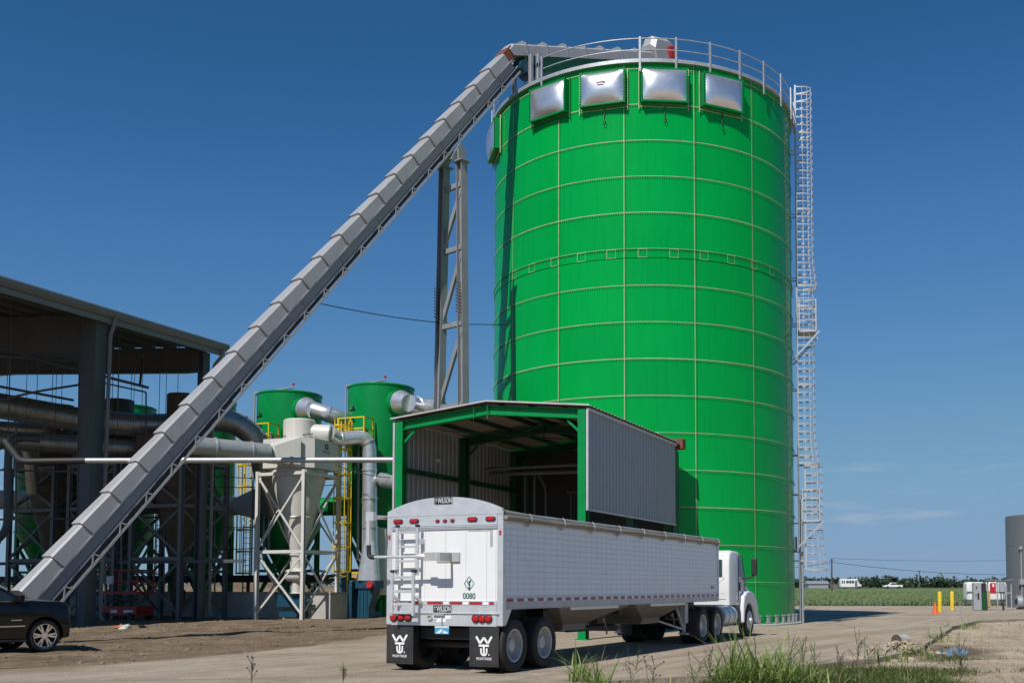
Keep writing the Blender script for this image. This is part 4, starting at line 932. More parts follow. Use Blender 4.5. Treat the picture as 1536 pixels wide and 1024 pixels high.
def oval_lamp(x, z, w=.085, h=.036, nm='upper_lamp'):
    def ov(k, yy): return [V((x + (w * k if cos(t) >= 0 else -w * k) * .55 + cos(t) * h * k * 1.05, yy, z + sin(t) * h * k)) for t in [2 * pi * i / 24 for i in range(24)]]
    l = MB(); l.loft([ov(1, -.045), ov(.95, -.06), ov(.7, -.068)]); lo = l.build(nm, 'red_lens', tr_); g_ = MB(); g_.loft([ov(1.3, -.03), ov(1.3, -.048), ov(1.0, -.05)]); g_.build('grommet', 'black', lo)
for x in (.66, 1.06, -1.05, -.67): oval_lamp(x, 2.925)
for x in (-.13, .04, .21): oval_lamp(x, 2.915, .018, .024, 'marker_lamp')
for z, x in ((2.66, 1.265), (2.62, -1.265)): l = MB(); l.box(x - .02, x + .02, -.035, -.02, z - .04, z + .04); l.build('marker_lamp', 'red_lens', tr_, smooth=False)
# writing
def sign(x, z, w, h, y=-.05):
    s_ = MB(); s_.box(x - w / 2, x + w / 2, y, y + .02, z - h / 2, z + h / 2); so_ = s_.build('name_plate', 'black', tr_, smooth=False)
    text('lettering', 'WILSON', w * .80, h * .74, (x + w * .09, y - .004, z + h * .02), UP90, 'white', so_, .006)
    text('emblem', 'T', w * .10, h * .55, (x - w * .40, y - .004, z), UP90, 'white', so_, .006); return so_
sign(.0, ZT + .255, .40, .125, -.045); sg = sign(.0, 1.215, .40, .135, -.055); text('lettering', 'TRAILER', .2, .022, (0, -.059, 1.155), UP90, 'alu', sg)
text('fleet_number', '0080', .28, .115, (.585, -.02, 1.465), UP90, 'ink_green', tr_, .018)
dm = MB()
cxd, czd, rd = .585, 1.70, .135
for i in range(4):
    p = [V((cxd + rd * .82 * cos(pi / 2 * i), -.0185, czd + rd * sin(pi / 2 * i))), V((cxd + rd * .82 * cos(pi / 2 * (i + 1)), -.0185, czd + rd * sin(pi / 2 * (i + 1))))]; dm.bar(p[0], p[1], .004, .012)
for (x0, z0, x1, z1, w_) in ((0, -.11, .0, .06, .022), (0, -.03, -.035, .02, .02), (0, .0, .035, .05, .02), (-.035, .02, -.035, .05, .018), (.035, .05, .03, .075, .018), (-.03, -.075, .03, -.075, .03), (0, -.05, .03, -.02, .016)): dm.bar((cxd + x0, -.0195, czd + z0), (cxd + x1, -.0195, czd + z1), .004, w_, (1, 0, 0) if abs(z1 - z0) < .001 else (1, 0, .01))
dm.build('diamond_emblem', 'ink_green', tr_, smooth=False)
# ladder
la = MB()
for x0, z0, z1, y in ((-.97, 1.86, 2.80, -.17), (-.50, 1.86, 2.80, -.17), (-1.03, 1.08, 1.92, -.24), (-.54, 1.08, 1.92, -.24)): la.box(x0 - .028, x0 + .028, y - .03, y + .03, z0, z1)
for z in (2.70, 2.42, 2.14): la.box(-.94, -.53, -.19, -.15, z - .022, z + .022)
for z in (1.82, 1.55, 1.14, 1.30): la.box(-1.0, -.57, -.26, -.22, z - .028, z + .028)
for z in (2.52,): 
    for x in (-.97, -.5): la.box(x - .03, x + .06, -.15, -.015, z - .05, z + .05)
for x in (-1.0, -.5): la.bar((x, -.2, 1.45), (x + .02, -.04, 1.32), .05, .06)
lo = la.build('rear_ladder', 'alu', tr_, smooth=False, bevel=.006)
cp = MB()
for x in (-.97, -.50): cp.box(x - .034, x + .034, -.205, -.135, 2.80, 2.845)
for x in (-1.03, -.54): cp.box(x - .034, x + .034, -.275, -.205, 1.92, 1.965)
cp.build_pieces('ladder_cap', 'black', lo, smooth=False)
# tarp crank arm
ca_ = MB(); ca_.tube((-1.30, -.46, 2.215), (-.30, -.44, 2.215), .028, n=10); ca_.lathe([(0, -.32), (.055, -.30), (.06, -.16), (.04, -.12), (0, -.12)], 12, (0, -.44, 2.215), 'x'); ca_.build('crank_arm', 'alu', tr_)
ca_ = MB(); ca_.pipe(bend([(-1.30, -.46, 2.215), (-1.42, -.46, 2.215), (-1.44, -.46, 2.32), (-1.44, -.46, 2.45)], .16), .045, 10); ca_.build('crank_elbow', 'black', tr_)
ca_ = MB(); ca_.box(-1.475, -1.405, -.50, -.42, 2.45, 2.95); ca_.box(-1.50, -1.32, -.49, -.40, 2.93, 3.10); ca_.tube((-1.44, -.44, 3.0), (-1.40, .1, 3.02), .04, n=8); ca_.build('crank_gearbox', 'alu', tr_, smooth=False)
ca_ = MB(); ca_.box(-.15, .38, -.03, -.02, 2.11, 2.30); ca_.box(-.15, .18, -.48, -.46, 2.13, 2.29); ca_.box(.20, .38, -.055, -.03, 2.12, 2.29); ca_.loft([[V((x, y, z)) for x, z in ((.16, 2.13), (.21, 2.13), (.21, 2.29), (.16, 2.29))] for y in (-.47, -.03)]); ca_.build('crank_bracket', 'alu_dull', tr_, smooth=False)
# licence plate, lower details
lp = MB(); lp.box(-.15, .17, -.07, -.06, .735, .885); lo = lp.build('licence_plate', 'plate_blue', tr_, smooth=False); l2 = MB(); l2.add([(-.13, -.0725, .745), (-.03, -.0725, .745), (.03, -.0725, .80), (.01, -.0725, .83), (-.07, -.0725, .79)], [(0, 1, 2, 3, 4)]); l2.add([(.03, -.0725, .745), (.15, -.0725, .745), (.15, -.0725, .765), (.05, -.0725, .80)], [(0, 1, 2, 3)]); l2.box(-.15, .17, -.0725, -.0705, .855, .885); l2.build('plate_pattern', 'white', lo, smooth=False)
ws = MB(); ws.box(-.22, .20, -.041, -.036, 1.02, 1.085); ws.box(-.13, .08, -.042, -.036, .955, 1.02); ws.build('paper_sticker', 'white_tape', tr_, smooth=False)
lt = MB(); lt.pipe(arc((-.28, -.06, 1.05), (1, 0, 0), (0, 0, 1), .05, 0, 2 * pi, 12), .012, 6); lt.pipe([(.0, -.06, 1.1), (.0, -.07, .88)], .01, 6); lt.box(-.2, .06, -.09, -.03, 1.09, 1.11); lt.build('latch', 'alu_dull', tr_, smooth=False)
# mud flaps
for x0, x1 in ((-1.31, -.68), (.60, 1.24)):
    f_ = MB(); xm = (x0 + x1) / 2; f_.box(x0, x1, -.02, .0, .13, .885); f_.box(x0 + .03, x1 - .03, -.026, -.018, .17, .19); fo = f_.build('mud_flap', 'flap', tr_, smooth=False)
    e_ = MB(); y = -.0225; zc = .60
    for (a, b_) in (((-.17, .10), (-.085, -.03)), ((-.085, -.03), (0, .08)), ((0, .08), (.085, -.03)), ((.085, -.03), (.17, .10))): e_.bar((xm + a[0], y, zc + a[1]), (xm + b_[0], y, zc + b_[1]), .006, .042, (0, 0, 1))
    e_.box(xm - .11, xm + .11, y - .004, y + .003, zc - .09, zc - .05); e_.box(xm - .018, xm + .018, y - .003, y + .002, zc - .23, zc - .09)
    ap = arc((xm, y, zc - .19), (1, 0, 0), (0, 0, 1), .062, pi, 2 * pi, 10)
    for a, b_ in zip(ap[:-1], ap[1:]): e_.bar(a, b_, .005, .034, (0, 1, 0)) if False else e_.bar(a, b_, .005, .034, (a - V((xm, y, zc - .19))).normalized())
    for s in (-1, 1): e_.box(xm + s * .062 - .017, xm + s * .062 + .017, y - .0026, y + .002, zc - .19, zc - .12)
    e_.tube((xm + .11, y + .002, zc - .24), (xm + .11, y - .003, zc - .24), .014, n=10); e_.build('emblem', 'ink_white', fo, smooth=False)
    text('lettering', 'WILSON TRAILER', .34, .05, (xm, y - .002, zc - .315), UP90, 'ink_white', fo, .01)
# hoppers
for yc, y0, y1 in ((4.35, 2.5, 6.4), (9.0, 6.7, 10.6)):
    h = MB(); h.loft([[V((-1.24, y0, ZB + .02)), V((1.24, y0, ZB + .02)), V((1.24, y1, ZB + .02)), V((-1.24, y1, ZB + .02))], [V((-1.2, y0 + .1, ZB - .05)), V((1.2, y0 + .1, ZB - .05)), V((1.2, y1 - .1, ZB - .05)), V((-1.2, y1 - .1, ZB - .05))], [V((-.72, yc - .6, .80)), V((.72, yc - .6, .80)), V((.72, yc + .6, .80)), V((-.72, yc + .6, .80))], [V((-.70, yc - .6, .72)), V((.70, yc - .6, .72)), V((.70, yc + .6, .72)), V((-.70, yc + .6, .72))]]); ho = h.build('hopper', 'hopper_shade', tr_, smooth=False)
    h = MB(); h.box(-.7, .7, yc - .62, yc + .62, .66, .715); h.tube((.5, yc + .6, .78), (.5, yc + 1.2, .76), .035, n=8); h.pipe(bend([(.9, yc + 1.2, .90), (.9, yc + 1.3, .72), (.85, yc + 1.5, .52)], .08), .022, 6); h.lathe([(0, -.03), (.06, -.03), (.06, .03), (0, .03)], 12, (.9, yc + 1.15, .86), 'x'); h.build('slide_gate', 'hopper_shade', ho, smooth=False)
    for s in (-1, 1):
        q = MB(); q.bar((s * 1.22, yc - 1.3, ZB - .04), (s * 1.22, yc + 1.3, ZB - .04), .05, .08); q.build_pieces('hopper_rail', 'alu', ho, smooth=False)
ch = MB()
for s in (-1, 1): ch.box(s * .5 - .06, s * .5 + .06, .1, 2.9, .86, 1.2); ch.box(s * .5 - .06, s * .5 + .06, 9.9, LT - .1, .95, 1.2)
ch.box(-1.2, 1.2, .05, .25, .95, 1.2); ch.tube((-1.0, .52, .515), (1.0, .52, .515), .07, n=10); ch.tube((-1.0, 1.78, .515), (1.0, 1.78, .515), .07, n=10); ch.box(-.65, .65, .2, 2.3, .62, .84)
ch.tube((-.25, 2.5, .78), (-.25, 3.4, .78), .14, n=12); 
ch.box(-.95, .95, 2.35, 2.6, .95, 1.2); ch.box(-.9, .9, 6.45, 6.65, .98, 1.2); ch.bar((.2, 5.0, .62), (.2, 7.9, .60), .10, .10); ch.box(-.8, -.2, 5.6, 7.6, .55, .95)  # extra black members added to deepen the dark between the hoppers
ch.build_pieces('underframe', 'black', tr_, smooth=False)
wsk = MB()
for s in (-1, 1): wsk.bar((s * 1.25, .02, .9), (s * 1.25, .3, 1.24), .05, .05)
wsk.prism([(.10, 1.23), (.10, .92), (.16, .92), (.38, 1.23)], 1.24, 1.30); wsk.build('corner_gusset', 'alu', tr_, smooth=False)
for s in (-1, 1):
    for y in (.52, 1.78): truck_wheel(tr_, s * 1.165, y, s, 'lug')
    lg = MB(); lg.box(s * .98 - .09, s * .98 + .09, 10.75, 11.0, .62, 1.22); lg.box(s * .98 - .04, s * .98 + .04, 10.83, 10.92, .34, .63); lg.box(s * .98 - .12, s * .98 + .12, 10.76, 11.0, .30, .34); lo = lg.build('landing_leg', 'alu_dull', tr_, smooth=False)
    lg = MB(); lg.bar((s * 1.0, 10.8, .42), (s * 1.0, 10.1, 1.2), .05, .06); lg.bar((s * .5, 9.9, .72), (s * .98, 10.7, .46), .05, .05); lg.build('landing_brace', 'alu_dull', lo, smooth=False)
text('fleet_mark', '80 7', .32, .07, (1.2935, 12.55, 1.62), (pi / 2, 0, pi / 2), 'ink_dark', tr_, .02)
# ------------------------------------------------------------------ tractor
tt = thing('road_tractor', 'white day cab truck tractor coupled in front of the grain trailer', 'truck', TP + V((sin(ta), cos(ta), 0)) * 11.0, TA)
oy = -11.0
def Y(v): return v + oy
cab = MB(); rings = []
prof = [(-.0, 1.05), (-.03, 1.5), (.0, 2.45), (.08, 2.70), (.30, 2.80), (1.05, 2.78), (1.30, 2.66), (1.78, 1.95), (1.80, 1.05)]
def shell(mb, prof, xs, y0):
    rings = []
    for x, k in xs:
        rings.append([V((x, y0 + .9 + (q[0] - .9) * (1 - k * .08), 1.05 + (q[1] - 1.05) * (1 - k * .05))) for q in prof])
    mb.loft(rings)
shell(cab, prof, ((-1.05, 1.2), (-1.03, .4), (-.95, .0), (.95, .0), (1.03, .4), (1.05, 1.2)), Y(14.95))
cbo = cab.build('cab', 'white', tt, bevel=.05, angle=40)
hd = MB(); hp2 = [(16.55, 1.0), (16.55, 1.98), (16.75, 1.90), (17.3, 1.70), (17.75, 1.48), (17.92, 1.25), (17.95, .75), (17.2, .75), (17.2, 1.0)]
hd.loft([[V((x, Y(16.55) + (q[0] - 16.55) * k, q[1] - (.10 if abs(x) > .7 else 0) * (q[1] > 1.2))) for q in hp2] for x, k in ((-.98, .90), (-.9, .97), (-.5, 1), (.5, 1), (.9, .97), (.98, .90))]); hd.build('hood', 'white', tt, bevel=.04, angle=40)
for s in (-1, 1): q_ = MB(); q_.loft([[V((s * x, Y(y), z)) for y, z in ((16.02, .62), (16.62, .75), (16.62, 1.72), (16.30, 1.80), (16.02, 1.30))] for x in (.80, 1.0)]); q_.build('hood_side', 'white', tt, bevel=.05, angle=40); q_ = MB(); q_.loft([[V((s * x, Y(y), z)) for y, z in ((16.36, 1.12), (16.52, 1.12), (16.52, 1.50), (16.42, 1.52))] for x in (.98, 1.012)]); q_.build('air_intake', 'black', tt, smooth=False)
for s in (-1, 1):
    f_ = MB(); pr = []
    outer = arc((0, Y(16.72), .515), (0, 1, 0), (0, 0, 1), .80, radians(-6), radians(176), 14); inner = arc((0, Y(16.72), .515), (0, 1, 0), (0, 0, 1), .60, radians(176), radians(-6), 14)
    poly = [(Y(v), z) for v, z in ((17.66, .50), (17.70, .95), (17.55, 1.20), (17.25, 1.40), (16.85, 1.50), (16.45, 1.48), (16.10, 1.34), (16.0, 1.0), (16.0, .46), (16.10, .46))] + [(p.y, p.z) for p in inner]
    f_.prism(poly, s * .60, s * 1.20); f_.build('fender', 'white', tt, bevel=.06, angle=40)
    dgl = MB(); x = s * 1.052; dgl.add([(x, Y(15.98), 2.0), (x, Y(16.52), 1.92), (x, Y(16.28), 2.50), (x, Y(15.98), 2.56)], [(0, 1, 2, 3)]); dgl.add([(x - s * .04, Y(15.98), 2.0), (x - s * .04, Y(16.52), 1.92), (x - s * .04, Y(16.28), 2.50), (x - s * .04, Y(15.98), 2.56)], [(3, 2, 1, 0)]); dgl.add([], [])
    dgm = MB(); dgm.prism([(Y(15.97), 1.98), (Y(16.56), 1.90), (Y(16.30), 2.53), (Y(15.97), 2.60)], s * 1.03, s * 1.056); dgm.build('door_window', 'cab_glass', tt, smooth=False)
    dl = MB(); 
    for a, b_ in (((15.90, 1.15), (15.90, 2.66)), ((16.62, 1.12), (16.62, 1.92)), ((15.90, 1.15), (16.62, 1.12)), ((15.90, 2.66), (16.30, 2.60)), ((16.30, 2.60), (16.62, 1.92))): dl.bar((s * 1.058, Y(a[0]), a[1]), (s * 1.058, Y(b_[0]), b_[1]), .012, .018, (1, 0, 0))
    dl.bar((s * 1.07, Y(16.0), 1.50), (s * 1.07, Y(16.0), 1.78), .04, .05, (1, 0, 0)); dl.build_pieces('door_trim', 'black', tt, smooth=False)
    mi = MB(); mi.pipe(bend([(s * 1.04, Y(16.42), 1.90), (s * 1.30, Y(16.42), 1.93), (s * 1.42, Y(16.45), 2.02)], .1), .03, 8); mi.build('mirror_arm', 'black', tt); mi = MB(); mi.box(min(s * 1.34, s * 1.52), max(s * 1.34, s * 1.52), Y(16.38), Y(16.50), 2.0, 2.56); mi.build('mirror', 'black', tt, bevel=.04)
    ft = MB(); ft.lathe([(0, 0), (.28, 0), (.325, .03), (.325, 1.15), (.28, 1.18), (0, 1.18)], 28); ft.v = [(s * .93 + a, Y(14.0) + c_, .72 + b_) for a, b_, c_ in ft.v]; fto = ft.build('fuel_tank', 'alu', tt)
    sp_ = MB()
    for y in (14.3, 14.85): sp_.lathe([(.325, 0), (.337, .0), (.337, .06), (.325, .06)], 28, (0, 0, 0)); o_ = len(sp_.v); sp_.v[-28 * 4:] = [(s * .93 + a, Y(y) + c_, .72 + b_) for a, b_, c_ in sp_.v[-28 * 4:]]
    sp_.build_pieces('tank_strap', 'alu_dull', fto)
    stp_ = MB(); stp_.box(min(s * .7, s * 1.12), max(s * .7, s * 1.12), Y(15.25), Y(15.95), .40, .46); stp_.box(min(s * .7, s * 1.10), max(s * .7, s * 1.10), Y(15.25), Y(15.95), .50, .92); stp_.build('step_box', 'black', tt, bevel=.02)
    for y in (11.91, 13.24): truck_wheel(tt, s * 1.09, Y(y), s, 'lug')
    truck_wheel(tt, s * 1.05, Y(16.72), s, 'alu', False, True)
    mf = MB(); mf.box(min(s * .75, s * 1.22), max(s * .75, s * 1.22), Y(11.25), Y(11.27), .22, .95); mf.build('mud_flap', 'flap', tt, smooth=False)
    qf = MB(); qf.pipe([(s * .95, Y(11.3), 1.0), (s * .95, Y(11.26), .95)], .02, 6); qf.build('flap_hanger', 'black', tt)
rw = MB(); rw.box(-.8, .82, Y(14.88), Y(14.96), 1.98, 2.50); rw.build('rear_window', 'cab_glass', tt, bevel=.02)
cl_ = MB()
for a, b_ in (((.1, 1.95), (.85, 1.95)), ((.45, 1.55), (.9, 1.92)), ((.1, 1.42), (.92, 1.42)), ((.1, 1.25), (.92, 1.25))): cl_.bar((a[0], Y(14.93), a[1]), (b_[0], Y(14.93), b_[1]), .012, .012)
cl_.build_pieces('cab_crease', 'alu_dull', tt, smooth=False)
vz = MB(); vz.prism([(Y(16.0), 2.79), (Y(16.42), 2.70), (Y(16.44), 2.64), (Y(16.30), 2.62), (Y(16.0), 2.74)], -.9, .9); vz.build('sun_visor', 'white', tt, bevel=.015)
ml = MB(); ml.box(1.03, 1.07, Y(15.80), Y(15.88), 1.14, 1.20); ml.build('marker_lamp', 'red_lens', tt, smooth=False)
ws_ = MB(); ws_.loft([[V((x, Y(16.30), 2.60)), V((x, Y(16.74), 1.98)), V((x, Y(16.70), 1.96)), V((x, Y(16.26), 2.58))] for x in (-.88, .88)]); ws_.build('windscreen', 'cab_glass', tt, smooth=False)
cf = MB()
for s in (-1, 1): cf.box(s * .42 - .05, s * .42 + .05, Y(11.2), Y(17.8), .72, .98)
cf.box(-.5, .5, Y(12.1), Y(13.1), .98, 1.15); cf.tube((-.9, Y(11.91), .515), (.9, Y(11.91), .515), .1, n=10); cf.tube((-.9, Y(13.24), .515), (.9, Y(13.24), .515), .1, n=10); cf.tube((-.9, Y(16.72), .5), (.9, Y(16.72), .5), .07, n=10); cf.box(-.9, .9, Y(13.9), Y(15.9), .85, 1.04); cf.build_pieces('chassis', 'black', tt, smooth=False)
bp_ = MB(); bp_.box(-1.15, 1.15, Y(17.75), Y(18.0), .38, .75); bp_.build('bumper', 'alu', tt, bevel=.06)
for s in (-1, 1): hl_ = MB(); hl_.box(s * .85 - .14, s * .85 + .14, Y(17.72), Y(17.90), .95, 1.2); hl_.build('headlight', 'alu', tt, bevel=.04)
# ------------------------------------------------------------------ black SUV
SA = 36.0
sc_ = gnd(65, 976.5); sa_ = radians(SA)
suv = thing('parked_suv', 'shiny black SUV with chrome spoked wheels parked at the conveyor foot', 'car', (sc_.x - .92 * cos(sa_), sc_.y + .92 * sin(sa_), 0), SA)
def car_wheel(parent, x, y, s, Rr=.405, rim=.29, w=.27, m='chrome', spokes=6, steer=0):
    T = Matrix.Translation((x, y, Rr)) @ Matrix.Rotation(steer, 4, 'Z')
    wm_ = MB(); wm_.lathe([(rim + .01, s * .13), (rim - .012, s * .125), (rim - .02, s * .02), (rim - .03, -s * .10), (rim, -s * .12)], 36, (0, 0, 0), 'x')
    for k in range(spokes):
        for da in (-.16, .16):
            a = 2 * pi * k / spokes + da; a2 = 2 * pi * k / spokes + da * .35
            wm_.bar((s * .105, .05 * cos(a2), .05 * sin(a2)), (s * .105, (rim - .012) * cos(a), (rim - .012) * sin(a)), .045, .035, (1, 0, 0))
    wm_.lathe([(.085, s * .05), (.085, s * .11), (.07, s * .125), (0, s * .125)], 18, (0, 0, 0), 'x'); wm_.v = [tuple(T @ V(p)) for p in wm_.v]
    wo = wm_.build('wheel', m, parent, angle=40)
    dk = MB(); dk.lathe([(rim - .03, s * .0), (.06, s * .02), (0, s * .02)], 28, (0, 0, 0), 'x'); dk.v = [tuple(T @ V(p)) for p in dk.v]; dk.build('brake_disc', 'black', wo)
    t = MB(); t.lathe(tyre_prof(Rr, rim, w), 44, (0, 0, 0), 'x'); t.v = [tuple(T @ V(p)) for p in t.v]; t.build('tyre', 'rubber', wo, angle=40)
SWB = 2.95
def arch(yc, r, z0, a0, a1): return [(yc + r * cos(a0 + (a1 - a0) * i / 12), .405 + r * sin(a0 + (a1 - a0) * i / 12)) for i in range(13)]
side = [(-SWB - 1.05, .45), (-SWB - 1.10, .95), (-SWB - 1.02, 1.24), (-1.0, 1.27), (-.30, 1.28), (-.1, 1.275), (.35, 1.26), (.50, 1.235), (.60, 1.15), (.65, .62), (.63, .36), (.52, .33)]
side += arch(0, .47, 0, radians(-10), radians(190)) + [(-.55, .34), (-SWB + .55, .34)] + arch(-SWB, .47, 0, radians(-10), radians(190))
body = MB(); rings = []
for x, k, zt in ((-1.0, .985, -.05), (-.97, 1.0, -.005), (-.80, 1.02, .02), (0, 1.045, .05), (.80, 1.02, .02), (.97, 1.0, -.005), (1.0, .985, -.05)):
    rings.append([V((x, (q[0] + 1.5) * k - 1.5 if (q[0] > .5 or q[0] < -SWB - .5) else q[0], q[1] + (zt if q[1] > 1.0 else 0))) for q in side])
body.loft(rings); body.build('body', 'suv_black', suv, bevel=.03, angle=50)
ghp = [(-SWB - .95, 1.22), (-SWB - .55, 1.78), (-SWB - .1, 1.88), (-1.75, 1.89), (-1.35, 1.80), (-.35, 1.22)]
gr = MB(); gr.loft([[V((x * (1 - .20 * max(0, (q[1] - 1.22)) / .66), q[0], q[1])) for q in ghp] for x in (-.95, -.5, .5, .95)]); gr.build('roof', 'suv_black', suv, bevel=.04, angle=40)
def side_at(z, s, o=.006): return s * (.95 * (1 - .20 * max(0, (z - 1.22)) / .66) + o)
for s in (-1, 1):
    for poly in ([(-.62, 1.30), (-1.45, 1.74), (-1.62, 1.78), (-1.62, 1.29)], [(-1.74, 1.29), (-1.74, 1.79), (-2.72, 1.79), (-2.72, 1.29)], [(-2.84, 1.29), (-2.84, 1.78), (-3.35, 1.68), (-3.60, 1.32)]):
        m_ = MB(); m_.loft([[V((side_at(z, s, o), y, z)) for y, z in poly] for o in (-.02, .006)]); m_.build('side_window', 'glass', suv, smooth=False)
    t = MB(); t.bar((s * 1.006, -2.2, .66), (s * 1.006, -.52, .66), .02, .025); t.bar((s * .965, -.5, 1.275), (s * .965, -3.6, 1.285), .012, .02); t.build('chrome_trim', 'chrome', suv, smooth=False)
    t = MB(); t.box(min(s * 1.001, s * 1.008), max(s * 1.001, s * 1.008), -.86, -.60, .80, .82); t.build('name_badge', 'chrome', suv, smooth=False)
    t = MB(); t.bar((s * 1.04, -2.5, .30), (s * 1.04, -.5, .30), .14, .05); t.build('running_board', 'black', suv, bevel=.01)
    t = MB(); t.box(min(s * .98, s * 1.20), max(s * .98, s * 1.20), -.78, -.62, 1.25, 1.43); t.build('door_mirror', 'suv_black', suv, bevel=.04)
    t = MB(); t.box(min(s * .72, s * .995), max(s * .72, s * .995), .44, .645, .92, 1.12); t.build('headlight', 'glass', suv, bevel=.03)
    for yy in (-1.68, -2.78): d = MB(); d.bar((s * 1.0015, yy, .5), (s * 1.0015, yy, 1.26), .006, .008, (1, 0, 0)); d.build('door_gap', 'black', suv, smooth=False)
    car_wheel(suv, s * .85, 0, s, steer=0); car_wheel(suv, s * .85, -SWB, s)
wsn = MB(); wsn.loft([[V((x * k, y, z)) for x, k in ((-.82, 1), (.82, 1))] + [V((.66, -1.33, 1.78)), V((-.66, -1.33, 1.78))] for y, z in ((-.42, 1.26), )] + [[V((-.82, -.40, 1.28)), V((.82, -.40, 1.28)), V((.66, -1.31, 1.80)), V((-.66, -1.31, 1.80))]]); wsn.build('windscreen', 'glass', suv, smooth=False)
un = MB(); un.box(-.85, .85, -SWB - .8, .5, .28, .5); un.build('underbody', 'black', suv, smooth=False)
# ------------------------------------------------------------------ open steel building on the left
B0 = gnd(128, 937)
bld = thing('open_steel_building', 'open sided dark steel framed building with a broad sheet roof', 'building', (B0.x, B0.y, 0), BA)
EH = 13.2; SLP = .075; RX0, RX1, RY0, RY1 = -26.0, .75, -15.5, 7.3
def zr(x): return EH + .35 - SLP * (x - RX1)
rfm = MB(); y = RY0
prof_ = []
while y < RY1:
    for dy, dz in ((0, 0), (.34, 0), (.38, .05), (.46, .05), (.5, 0)): prof_.append((y + dy, dz))
    y += .5
n = len(prof_)
for th in (0, .03): rfm.v += [(x, yy, zr(x) + dz - th) for yy, dz in prof_ for x in (RX0, RX1)]
for i in range(n - 1): a = 2 * i; b = 2 * n + 2 * i; rfm.f += [(a, a + 1, a + 3, a + 2), (b, b + 2, b + 3, b + 1), (a + 1, b + 1, b + 3, a + 3)]
rfm.m = [0] * len(rfm.f); rfm.build('roof', 'dark_roof', bld, smooth=False)
gt = MB(); gt.loft([[V((RX1 + x, y, EH + z)) for x, z in ((-.02, .36), (.20, .36), (.22, .30), (.22, .14), (.06, .02), (-.02, .02))] for y in (RY0, RY1 + .1)]); gt.loft([[V((RX1 + x, y, EH + z)) for x, z in ((-.10, .0), (.02, .0), (.02, -.24), (-.06, -.24))] for y in (RY0, RY1)]); gt.build('gutter', 'gutter', bld, smooth=False)
pn = MB()
for k in range(19):
    x = RX1 - .3 - k * 1.4; z = zr(x) - .06; pn.bar((x, RY0, z - .11), (x, RY1, z - .11), .07, .22)
pn.build('purlin', 'frame_steel', bld, smooth=False)
for (y, big) in ((-15.0, 1), (-7.4, 1), (0.0, 1), (6.7, 0)):
    c = MB(); d0, d1 = (.24, .49) if big else (.15, .16); wf = .30 if big else .22
    def ring(z, d): return [V((x, yy, z)) for x, yy in ((-d, y - wf / 2), (d, y - wf / 2), (d, y + wf / 2), (-d, y + wf / 2))]
    for s in (-1, 1): c.loft([[V((s * (d0 + (d1 - d0) * t) + x, yy, z)) for x, yy in ((-.02, y - wf), (.02, y - wf), (.02, y + wf), (-.02, y + wf))] for t, z in ((0, 0), (1, EH - .1))])
    c.loft([[V((x, yy, z)) for x, yy in ((-d, y - .27), (d, y - .27), (d, y - .24), (-d, y - .24))] for d, z in ((d0 - .02, 0), (d1 - .02, EH - .1))]) if big else c.loft([ring(0, .02), ring(EH - .1, .02)])
    if big:
        for z in (4.0, 7.6, 10.9): c.box(-(d0 + (d1 - d0) * z / EH), d0 + (d1 - d0) * z / EH, y - .31, y - .22, z, z + .05)
    c.build('column', 'frame_steel', bld, smooth=False)
    r = MB(); x1 = d1 - .02
    r.loft([[V((x, yy, z)) for z, yy in ((zr(x) - .30, y - .015), (zr(x) - .30, y + .015), (zb, y + .015), (zb, y - .015))] for x, zb in ((x1, EH - (1.75 if big else 1.0)), (-1.2, EH - (1.75 if big else 1.0) + .0), (-13, EH - .55 + .4), (-26, EH + .2))])
    for x0, x2, za, zb in ((x1, -1.2, EH - (1.75 if big else 1.0), EH - (1.75 if big else 1.0)), (-1.2, -13, EH - (1.75 if big else 1.0), EH - .15), (-13, -26, EH - .15, EH + .2)): r.bar((x0, y, za), (x2, y, zb), .36, .04)
    r.bar((x1, y, zr(x1) - .30), (-26, y, zr(-26) - .3), .36, .04); r.build('rafter', 'frame_steel', bld, smooth=False)
    dpipe = MB(); dx = d1 + .12 if big else d1 + .16; db_ = d0 + .18; dpipe.pipe(bend([(RX1 + .1, y + .35, EH + .02), (RX1 + .08, y + .35, EH - .25), (dx, y + .35, EH - .7), (dx, y + .35, EH - 1.2), (db_ if not big else db_ + .02, y + .35, .35), (db_ + .25, y + .35, .15)], .2), .085, 10); dpipe.build('downpipe', 'gutter', bld)
for yy in (-15.0, -7.4, 0, 6.7):
    c = MB(); c.ibeam((-25.5, yy, 0), (-25.5, yy, EH + 1.5), .6, .4, .03, (1, 0, 0)); c.build('column', 'frame_steel', bld, smooth=False)
hw = MB()
for (x, y, z0) in ((-2.5, -2.0, 8.2), (-4, -2.5, 8.4), (-4.4, -2.5, 8.4), (-6, -3, 8.6), (-7.2, -3.5, 8.8), (-3.4, 2.5, 8.4), (-5.0, 2.5, 8.4), (-1.2, 2.6, 8.5), (-2.1, 4.4, 8.6), (-.9, 5.2, 8.5), (-2.6, 5.4, 8.8), (-4.6, 5.0, 8.8), (-8.5, -3, 9), (-9, -2, 9), (-6.2, 1, 8.8), (-5.6, 1.4, 8.9)): hw.tube((x, y, z0), (x, y, EH + .2 - x * .07), .014, n=5)
hw.build_pieces('hanger_rod', 'frame_steel', bld)
